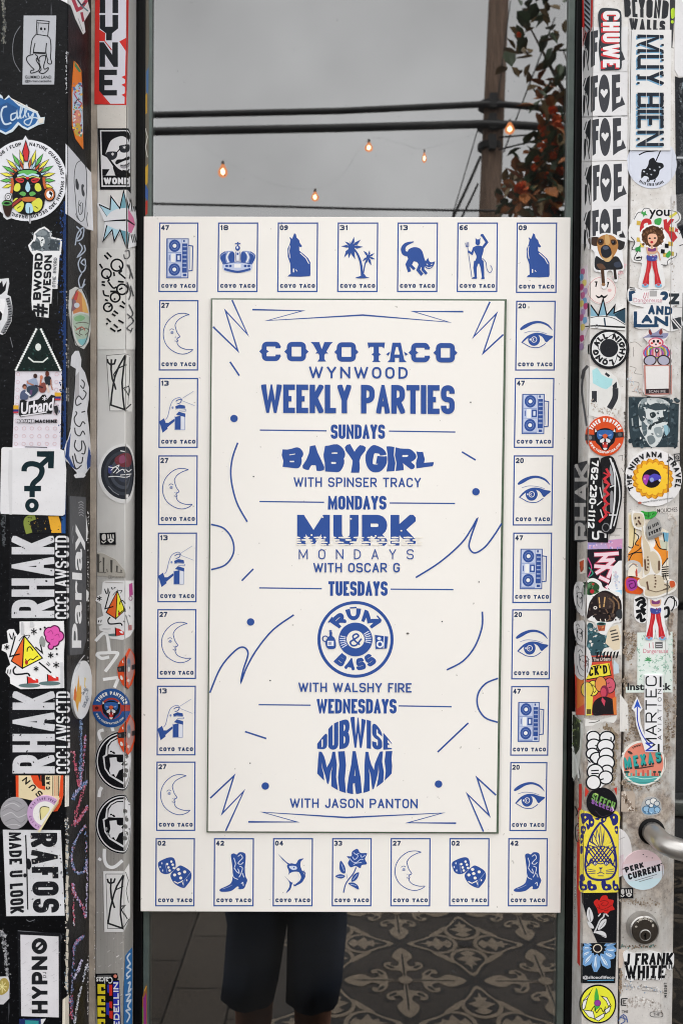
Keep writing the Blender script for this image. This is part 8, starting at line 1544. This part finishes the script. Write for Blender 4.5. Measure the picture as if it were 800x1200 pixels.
g.poly([(176, 806), (240, 800), (232, 855), (188, 858)], '#a8543a'); g.ell(208, 806, 34, 12, '#3f7a78'); g.ell(208, 806, 26, 8, '#1f2a2c'); g.confetti(185, 820, 236, 850, 8, ['#3a2620', '#c98a5a'], 7, 6); g.blob([(315, 720), (352, 700), (356, 765), (325, 760)], '#33363a'); g.done('photo cut-out of a dark striped beast with flowers above and a clay cup below')
g = S('vinyl_sticker', D5, wear=.4); g.base([(106, 790), (170, 800), (355, 800), (356, 1035), (106, 1035)], '#d0cec9'); g.blob([(108, 815), (150, 810), (160, 860), (220, 880), (250, 920), (275, 970), (230, 985), (200, 1030), (130, 1035), (108, 1010)], '#2f4f57', 3); g.confetti(112, 820, 250, 1030, 46, ['#47707a', '#20383f', '#5f858c', '#d0cec9'], 11, 7); g.base([(262, 838), (330, 812), (352, 900), (342, 990), (300, 1000), (240, 945)], '#cdbfa6')
for i, (x0, x1) in enumerate(((272, 318), (278, 330), (282, 335), (288, 338))): g.line([(x0, 862+i*22), (x1, 850+i*22)], 10, '#4a4540')
for x in range(180, 345, 24): g.poly([(x, 1010), (x+14, 1004), (x+2, 1050), (x-10, 1056)], K)
g.done('teal leaf sticker with a beige stamped scrap, over a zebra striped edge')
for nm, pts, lab in (('D5', [(14, 540), (40, 505), (85, 510), (104, 560), (100, 700), (84, 752), (30, 690), (12, 620)], 'upper grey outline face wrapped on the inner face of the right jamb'), ('D5', [(14, 800), (60, 785), (104, 800), (104, 960), (70, 975), (22, 900)], 'middle grey outline face wrapped on the inner face of the right jamb'), ('D5', [(22, 980), (100, 965), (140, 1050), (135, 1110), (100, 1200), (60, 1205), (22, 1140)], 'lowest grey outline face wrapped on the inner face of the right jamb')):
    g = S('die_cut_sticker', D5, lift=1, wear=.3); g.base(catmull(pts, True, 3), '#c3c2c2'); x0 = min(p[0] for p in pts); x1 = max(p[0] for p in pts); y0 = min(p[1] for p in pts); y1 = max(p[1] for p in pts); w_, h_ = x1-x0, y1-y0
    for p in ([(.25, .2), (.4, .12), (.55, .22)], [(.3, .35), (.6, .3), (.85, .42)], [(.35, .25), (.38, .6), (.6, .75)], [(.5, .45), (.75, .55), (.6, .62)], [(.2, .6), (.35, .85), (.6, .93)], [(.7, .3), (.8, .5), (.72, .8)]): g.curve([(x0+w_*a, y0+h_*b) for a, b in p], 5, '#55565a')
    g.ell(x0+w_*.4, y0+h_*.42, 5, 9, K, n=8); g.ell(x0+w_*.7, y0+h_*.46, 5, 9, K, n=8); g.done(lab)
g = S('vinyl_sticker', D5, wear=.4); g.base([(52, 345), (92, 335), (96, 440), (60, 450)], '#cfc9c2'); g.poly([(56, 360), (88, 345), (86, 420), (64, 436)], '#b8502c'); g.curve([(60, 390), (72, 430), (86, 400)], 6, '#7a2f1c'); g.done('small orange scrap on the inner face of the right jamb')
g = S('vinyl_sticker', D6, wear=.3); g.base([(14, 160), (104, 175), (282, 172), (300, 330), (322, 602), (200, 606), (30, 602)], '#c94a38'); g.poly([(40, 300), (96, 260), (98, 520), (40, 560)], '#d3783a'); g.poly([(110, 185), (280, 178), (284, 215), (120, 222)], '#3a2a2c'); g.btext('The Urbans', [(150, 190), (275, 184), (276, 210), (152, 216)], '#c9b9b2', off=.02); g.poly([(102, 250), (268, 228), (284, 318), (102, 350)], '#d8c93a'); g.line([(150, 255), (200, 242)], 7, K); g.line([(262, 232), (280, 316), (104, 348)], 7, K); g.text("ICK'D", [(98, 262), (250, 240), (256, 302), (100, 328)], K, 13, gap=9, r=16)
for x, y, c_ in ((150, 410, '#d8c84a'), (110, 420, '#cfb84a'), (270, 390, '#c9566a'), (205, 380, '#d88a4a')): g.ell(x, y, 44, 58, '#2f2226'); g.ell(x, y, 38, 52, c_)
for p in ([(135, 395), (150, 385), (160, 400)], [(150, 430), (160, 440), (172, 425)], [(255, 375), (270, 370)], [(262, 405), (285, 400)]): g.curve(p, 5, '#2f2226')
g.poly([(98, 460), (150, 470), (140, 605), (98, 606)], '#cfc04a'); g.ell(232, 432, 30, 44, '#7a2440'); g.ell(226, 440, 20, 34, '#c2445a'); g.blob([(152, 520), (190, 480), (240, 470), (300, 500), (316, 590), (230, 600), (152, 602)], '#221d20'); g.poly([(215, 475), (240, 500), (232, 540), (210, 500)], '#c2445a'); g.poly([(290, 480), (318, 470), (320, 600), (300, 600)], '#d3783a'); g.line([(96, 180), (98, 604)], 6, '#cfcac6'); g.rect(104, 560, 136, 596, '#5c4a2c'); g.done('red and yellow pop-art sticker with cartoon faces and a dark portrait')
g = S('die_cut_sticker', D6, lift=1, wear=.2); g.base(catmull([(105, 760), (112, 725), (160, 715), (200, 735), (245, 716), (300, 745), (302, 810), (285, 850), (296, 900), (290, 960), (290, 1020), (285, 1090), (230, 1105), (200, 1130), (150, 1145), (105, 1110), (118, 1060), (105, 1000), (118, 950), (105, 880), (120, 820)], True, 3), '#d3d3d4')
for x, y, rx, ry in ((152, 762, 42, 38), (250, 765, 48, 40), (155, 822, 46, 42), (240, 825, 54, 42), (145, 880, 40, 34), (180, 912, 46, 36), (245, 885, 46, 40), (242, 945, 56, 48), (250, 1000, 36, 32), (165, 1012, 52, 50), (240, 1052, 44, 42), (152, 1088, 46, 46)): g.ell(x, y, rx+11, ry+10, '#1c1d21'); g.ell(x, y, rx, ry, '#d6d6d7')
for a, b in (((135, 1003), (190, 1000)), ((136, 1024), (190, 1022)), ((165, 818), (182, 830)), ((182, 830), (172, 845)), ((120, 905), (150, 940)), ((112, 925), (130, 945)), ((200, 1070), (225, 1060)), ((278, 760), (278, 790))): g.line([a, b], 9, '#1c1d21')
g.done('tall white sticker of stacked black outlined bubbles')
g = S('photo_sticker', D6, lift=1, wear=.4); g.base([(0, 580), (20, 580), (78, 660), (78, 760), (70, 870), (52, 1010), (20, 1080), (0, 1050)], '#b6b9b4'); g.poly([(2, 600), (22, 600), (70, 668), (70, 760), (62, 850), (30, 900), (2, 860)], '#33392d'); g.confetti(4, 620, 66, 860, 30, ['#5c6b40', '#23281f', '#7d8a5c', '#474f3a'], 11, 9); g.curve([(0, 830), (30, 900), (50, 1000), (58, 1060)], 14, '#c9ccc9'); g.done('peeling green foliage photo on the inner face of the right jamb')
g = S('round_sticker', D7, lift=1, wear=.2); g.base([(95, 260), (120, 290), (100, 325), (92, 330)], '#c2382c'); g.poly([(300, 270), (322, 260), (318, 320)], '#c2382c'); g.ell(213, 374, 110, 110, '#16151a', skirt=True, n=44); g.text('SLEECH', [(150, 300), (312, 372), (296, 428), (134, 352)], '#6f9e52', 11, gap=5, r=16); g.text('SLEECH', [(140, 345), (296, 412), (290, 440), (136, 378)], '#8a5aa0', 9, gap=7, r=14); g.line([(160, 305), (185, 315)], 9, '#a8c46a'); g.line([(285, 400), (298, 430)], 8, '#c9a8c9'); g.curve([(165, 430), (210, 470), (260, 460)], 4, '#3a3340'); g.done('round black sticker with green and purple graffiti lettering')
g = S('vinyl_sticker', D7, wear=.15); YL, NB_ = '#dccb44', '#292c72'; g.base(catmull([(58, 445), (120, 440), (330, 440), (334, 600), (334, 900), (330, 1018), (200, 1024), (62, 1018), (58, 900), (60, 700)], True, 3), YL)
rg = random.Random(31)
for pts in ([(66, 455), (120, 452), (150, 480), (110, 500), (80, 530), (70, 490)], [(125, 470), (160, 500), (150, 545), (120, 540)], [(160, 490), (200, 480), (190, 500)], [(210, 490), (250, 470), (240, 510), (215, 520)], [(262, 452), (300, 450), (330, 470), (328, 520), (296, 540), (280, 500)], [(305, 550), (330, 545), (328, 600), (312, 590)], [(70, 545), (100, 550), (88, 600), (68, 590)], [(64, 610), (84, 606), (80, 660), (64, 670)], [(64, 690), (80, 690), (78, 740), (64, 740)], [(100, 520), (130, 548), (112, 570)]): g.blob(pts, NB_, 3)
for x, y in ((95, 480), (140, 515), (230, 495), (300, 480), (318, 570), (85, 570), (72, 640)): g.ell(x, y, 7, 9, YL, n=8)
for x, rx in ((82, 26), (142, 34), (246, 36), (312, 22)): g.blob([(x-rx, 945), (x-rx*.2, 935), (x, 960), (x+rx*.8, 965), (x+rx, 1000), (x-rx*.6, 1004)], NB_, 3); g.ell(x, 985, 9, 9, YL, n=8)
g.blob([(60, 905), (80, 890), (92, 930), (66, 940)], NB_); g.curve([(205, 515), (150, 590), (112, 690), (96, 790), (98, 860), (130, 915), (205, 932), (282, 915), (314, 860), (316, 780), (298, 680), (262, 590), (205, 515)], 15, NB_)
g.ell(205, 775, 106, 92, NB_); g.ell(205, 775, 98, 84, YL)
for i in range(-4, 5):
    a = 205 + i*26; g.line(clip_poly([(a-60, 690), (a+60, 850)], lambda p: 1), 9, NB_) if abs(i) < 3 else None; g.line([(a+60, 690), (a-60, 850)], 9, NB_) if abs(i) < 3 else None
g.ell(205, 862, 100, 60, YL); g.curve([(110, 830), (150, 800), (205, 815), (260, 800), (302, 830)], 7, NB_)
for ux, y1, w_ in ((-80, 640, 20), (-52, 590, 22), (-26, 560, 22), (0, 535, 22), (26, 560, 22), (52, 590, 22), (80, 640, 20)): g.poly([(205+ux*.35, 700), (205+ux-w_*.6, (y1+700)/2+10), (205+ux*1.05, y1), (205+ux*.6+w_*.4, (y1+700)/2+10)], NB_); g.poly([(205+ux*.35, 692), (205+ux-w_*.25, (y1+700)/2+8), (205+ux*1.03, y1+16), (205+ux*.65+w_*.2, (y1+700)/2+6)], '#e0d25c')
for sx in (-1, 1): g.poly([(205+sx*85, 800), (205+sx*70, 770), (205+sx*50, 795)], NB_); g.blob([(205+sx*24, 812), (205+sx*40, 795), (205+sx*56, 812), (205+sx*40, 828)], NB_); g.ell(205+sx*40, 811, 9, 10, '#cfd0c4'); g.line([(205+sx*40, 803), (205+sx*40, 820)], 5, NB_); [g.line([(205+sx*38, 862+k*10), (205+sx*96, 850+k*18)], 4, NB_) for k in range(3)]
g.poly([(190, 840), (220, 840), (205, 858)], NB_); g.curve([(180, 886), (205, 874), (230, 886)], 5, NB_); g.line([(205, 858), (205, 876)], 5, NB_); g.line([(185, 900), (225, 900)], 5, NB_); g.done('yellow and navy sticker of a cat wearing a pineapple')
g = S('vinyl_sticker', D8, wear=.3); g.base([(72, 256), (326, 252), (320, 612), (182, 616), (140, 520), (100, 410), (76, 330)], '#16161a'); g.blob([(155, 325), (180, 300), (195, 312), (215, 278), (250, 275), (262, 300), (300, 310), (292, 345), (306, 375), (275, 385), (250, 408), (225, 395), (190, 405), (180, 370)], '#c2231f', 3)
for p in ([(200, 320), (230, 310), (260, 325), (240, 350), (210, 340), (225, 325)], [(180, 360), (215, 375), (250, 365), (285, 345)], [(190, 340), (200, 365)], [(230, 385), (262, 378)]): g.curve(p, 5, '#7d1512')
g.curve([(232, 405), (225, 430), (200, 455), (180, 500), (158, 545)], 11, '#b9b9bb'); g.line([(240, 405), (262, 425)], 9, '#b9b9bb'); g.line([(205, 405), (188, 425)], 9, '#b9b9bb')
for p in ([(122, 358), (145, 395), (152, 440), (130, 470), (108, 430), (106, 390)], [(108, 462), (140, 475), (158, 510), (128, 505)], [(246, 445), (240, 485), (208, 515), (185, 520), (200, 475), (222, 450)], [(152, 542), (200, 528), (240, 545), (246, 578), (220, 570), (190, 552)]): g.blob(p, '#c3c3c5', 3)
g.line([(122, 375), (132, 460)], 3, '#4b4b4e'); g.line([(238, 460), (200, 512)], 3, '#4b4b4e'); g.line([(165, 545), (240, 572)], 3, '#4b4b4e'); g.done('black sticker cut diagonally with a red rose and white leaves')
g = S('photo_sticker', D8, wear=.25); g.base([(70, 620), (322, 614), (310, 906), (68, 906)], '#13171b'); cxx, cyy = 183, 655
for a, r0, r1, w_ in ((95, 40, 175, 32), (60, 45, 170, 34), (128, 45, 160, 34), (28, 50, 140, 34), (152, 45, 130, 28), (5, 50, 140, 26), (178, 40, 115, 24), (-22, 50, 145, 24), (205, 45, 110, 20)):
    ux, uy = math.cos(R(a)), math.sin(R(a)); nx, ny = -uy, ux
    def pq(r, s_): return (min(318, max(72, cxx+ux*r+nx*s_)), min(880, max(620, cyy+uy*r*.98+ny*s_)))
    g.poly([pq(r0, 0), pq(r0+20, w_*.7), pq((r0+r1)*.6, w_), pq(r1, w_*.35), pq(r1, -w_*.35), pq((r0+r1)*.6, -w_), pq(r0+20, -w_*.7)], '#6f9ccc'); g.poly([pq(r0+12, 0), pq(r0+30, w_*.4), pq((r0+r1)*.58, w_*.45), pq(r1-14, 0), pq((r0+r1)*.55, -w_*.2)], '#c3d3e4')
    g.line([pq(r0+10, 0), pq(r1-10, w_*.1)], 3, '#4a6f9c')
g.ell(cxx, cyy, 24, 24, '#1c1a1e'); g.ring(cxx, cyy, 30, 28, 7, '#c9c0b0', 14); g.poly([(70, 848), (312, 846), (310, 906), (68, 906)], '#13171b'); g.btext('@sliceoflifeco', (76, 852, 304, 880), '#c3c3c6', off=.02); g.line([(110, 888), (300, 884)], 6, '#5f9fc4'); g.done('black square photo sticker of blue white petals')
g = S('round_sticker', D8, wear=.2); g.ell(186, 1058, 132, 140, K, skirt=True, n=48); g.ell(186, 1058, 122, 130, '#d6d636', n=44)
for pts in ([(146, 948), (120, 990), (82, 1030), (80, 1060), (115, 1010)], [(80, 1035), (110, 1020), (92, 1090), (75, 1100), (72, 1070)], [(80, 1100), (150, 1110), (165, 1165), (120, 1150)], [(160, 1165), (235, 1120), (230, 1150), (190, 1180)], [(210, 1000), (250, 1010), (276, 1060), (262, 1075), (245, 1035)], [(235, 1100), (280, 1070), (268, 1110), (240, 1130)]): g.poly(pts, '#d9d9d6'); g.line(pts, 5, K, True)
g.poly([(172, 940), (160, 1000), (160, 1110), (200, 1080), (192, 1000), (182, 952)], '#45a844'); g.ell(183, 1050, 25, 24, '#5c1f5c'); g.ell(183, 1050, 21, 20, '#8f3a9a'); g.curve([(135, 1110), (160, 1075), (175, 1120), (205, 1085), (225, 1115), (240, 1075)], 6, '#3a3a20'); g.done('round yellow sticker with white shards, green wedge and purple dot')
g = S('photo_sticker', D8, wear=.2); g.base([(62, 1215), (322, 1210), (322, 1260), (62, 1260)], '#2b2c30'); g.done('dark sticker edge under the round yellow sticker')

# --- door stile, lower
g = S('round_sticker', D6, lift=1, wear=.25); g.ell(508, 950, 162, 162, '#d3d0c9', skirt=True, n=50); g.ell(508, 950, 148, 150, '#d9836f', n=44); g.poly(clip_poly([(508 + 148*math.cos(R(a)), 950 + 150*math.sin(R(a))) for a in range(0, 360, 6)], lambda p: p[1]-1042), '#4a9f9c')
g.curve([(372, 1058), (440, 1048), (520, 1062), (642, 1046)], 6, '#a5cfc6'); g.curve([(395, 1078), (500, 1090), (620, 1076)], 4, '#3a8480'); rg = random.Random(4)
for x in range(385, 640, 17): h_ = rg.uniform(14, 48); g.rect(x, 1040-h_, x+13, 1042, ['#5fa8a0', '#8fbcae', '#c2584c', '#d9a890'][rg.randint(0, 3)])
for x in (385, 400, 592, 628): g.line([(x, 1040), (x, 1015)], 5, '#2f3a38'); g.ell(x, 1012, 13, 8, '#2f4a44')
g.arc('FROM TEXAS', 508, 950, 126, -34, 30, 14, 4, '#4a3430', gap=4); g.ell(415, 872, 20, 9, '#4a3a36', 30)
g.text('MEXAS', [(368, 912), (634, 862), (640, 940), (376, 992)], '#1f3f40', 17, gap=16, r=20, shift=(5, 7)); g.text('MEXAS', [(368, 908), (634, 858), (640, 934), (376, 986)], '#2f9c98', 17, gap=16, r=20); g.line([(450, 988), (500, 982), (585, 968)], 8, '#3a3230'); g.done('round coral and teal skyline sticker reading MEXAS')
g = S('die_cut_sticker', D6, lift=2, wear=.2); g.base([(520, 312), (648, 310), (650, 440), (650, 868), (524, 868), (500, 790), (462, 680), (450, 580), (428, 556), (466, 470), (504, 556), (484, 580), (490, 660), (520, 745)], '#d6d6d8'); g.line(catmull([(466, 540), (468, 640), (495, 730), (540, 800), (556, 812)]), 8, '#2c3fa8'); g.poly([(466, 486), (494, 556), (468, 538), (440, 556)], '#2a52b8'); g.text('MARTEC', (524, 318, 606, 862), '#1f2024', 10, 'ccw', gap=18, r=20); g.text('M', (524, 798, 580, 862), '#2c3fa8', 10, 'ccw'); g.text('AVIATION', (612, 415, 640, 778), '#33343a', 4.5, 'ccw', gap=24, r=14); g.poly([(626, 322), (640, 322), (640, 400), (626, 400)], '#1f2024'); g.poly([(612, 808), (626, 808), (626, 866), (612, 866)], '#1f2024'); g.done('white upright sticker reading MARTEC AVIATION with a curved blue arrow')
g = S('die_cut_sticker', D7, wear=.4); g.base(catmull([(496, 430), (505, 375), (540, 335), (600, 335), (636, 370), (644, 430), (610, 462), (530, 466)], True, 3), '#a9a8a6'); g.blob([(502, 420), (530, 395), (600, 390), (638, 420), (610, 452), (530, 458)], '#5b86a8')
for x, y, r_, c_ in ((535, 420, 22, '#8fb3cf'), (575, 428, 24, '#7ba3c4'), (612, 424, 20, '#8fb3cf'), (550, 372, 20, '#c3c6c6'), (585, 362, 22, '#d0cfcb'), (610, 380, 18, '#b9bcbc'), (570, 395, 14, '#c9cccc')): g.ell(x, y, r_+4, r_+2, '#3f5366'); g.ell(x, y, r_-1, r_-3, c_)
g.spray([(520, 440), (580, 450), (630, 440)], 12, ['#3a5f82', '#a3c0d4'], 40, 5, 2); g.done('small blue and white bubble cluster sticker above the door handle')
g = S('round_sticker', D7, wear=.2); g.base(clip_poly([(325 + 106*math.cos(R(a)), 735 + 176*math.sin(R(a))) for a in range(0, 360, 6)], lambda p: p[0]-338), '#d3d0d0'); g.line([(340, 640), (380, 622)], 3, '#8f8d8c'); g.poly([(338, 760), (372, 745), (372, 880), (338, 900)], '#cdbfc4'); g.done('half of a plain white oval sticker behind the pink and blue disc')
g = S('round_sticker', D7, lift=1, wear=.15); g.ell(508, 858, 148, 144, '#cfb6ba', skirt=True, n=50)
for yy, cc in ((800, '#cdbcc2'), (840, '#cbc6cc'), (880, '#c3cdd4'), (930, '#bcd3da')): g.poly(clip_poly([(508 + 147*math.cos(R(a)), 858 + 143*math.sin(R(a))) for a in range(0, 360, 6)], lambda p, yy=yy: p[1]-yy + (p[0]-508)*.12), cc)
g.text('PERK', [(375, 838), (508, 800), (516, 838), (386, 878)], '#222328', 12, gap=7, r=14); g.text('CURRENT', [(396, 885), (632, 812), (640, 862), (406, 930)], '#222328', 13, gap=6, r=18); g.line([(358, 852), (380, 846)], 7, '#222328'); g.line([(635, 812), (648, 806)], 6, '#222328'); g.line([(450, 935), (608, 888)], 4, '#6a6b70'); g.line([(480, 942), (580, 912)], 4, '#6a6b70')
for x, y in ((535, 762), (575, 770), (510, 745)): g.ell(x, y, 6, 3, '#3a3a3c', n=7)
g.done('round pink to blue sticker reading PERK CURRENT')
gm(D7, 330, 985, 440, 1062, 'tiny black sticker with white bubble scribble under the pink and blue disc')
g = S('die_cut_sticker', D8, lift=1, wear=.2); g.base(catmull([(366, 700), (392, 672), (450, 690), (560, 672), (640, 690), (715, 685), (732, 720), (720, 790), (698, 812), (672, 800), (655, 860), (630, 885), (560, 872), (520, 888), (470, 870), (430, 888), (378, 868), (384, 790)], True, 3), '#d6d6d6')
g.text('J FRANK', [(378, 690), (722, 684), (716, 772), (372, 778)], K, 19, gap=6, r=18); g.text('WHITE', [(380, 775), (668, 775), (660, 868), (384, 872)], K, 20, gap=8, r=18)
for x in range(390, 660, 30): g.line([(x, 850), (x-6, 880)], 7, K)
for x in (640, 668, 690, 708): g.line([(x, 760), (x+2, 800)], 7, K)
g.line([(490, 775), (555, 772)], 7, '#d6d6d6'); g.done('black drippy lettered die-cut sticker reading J FRANK WHITE')
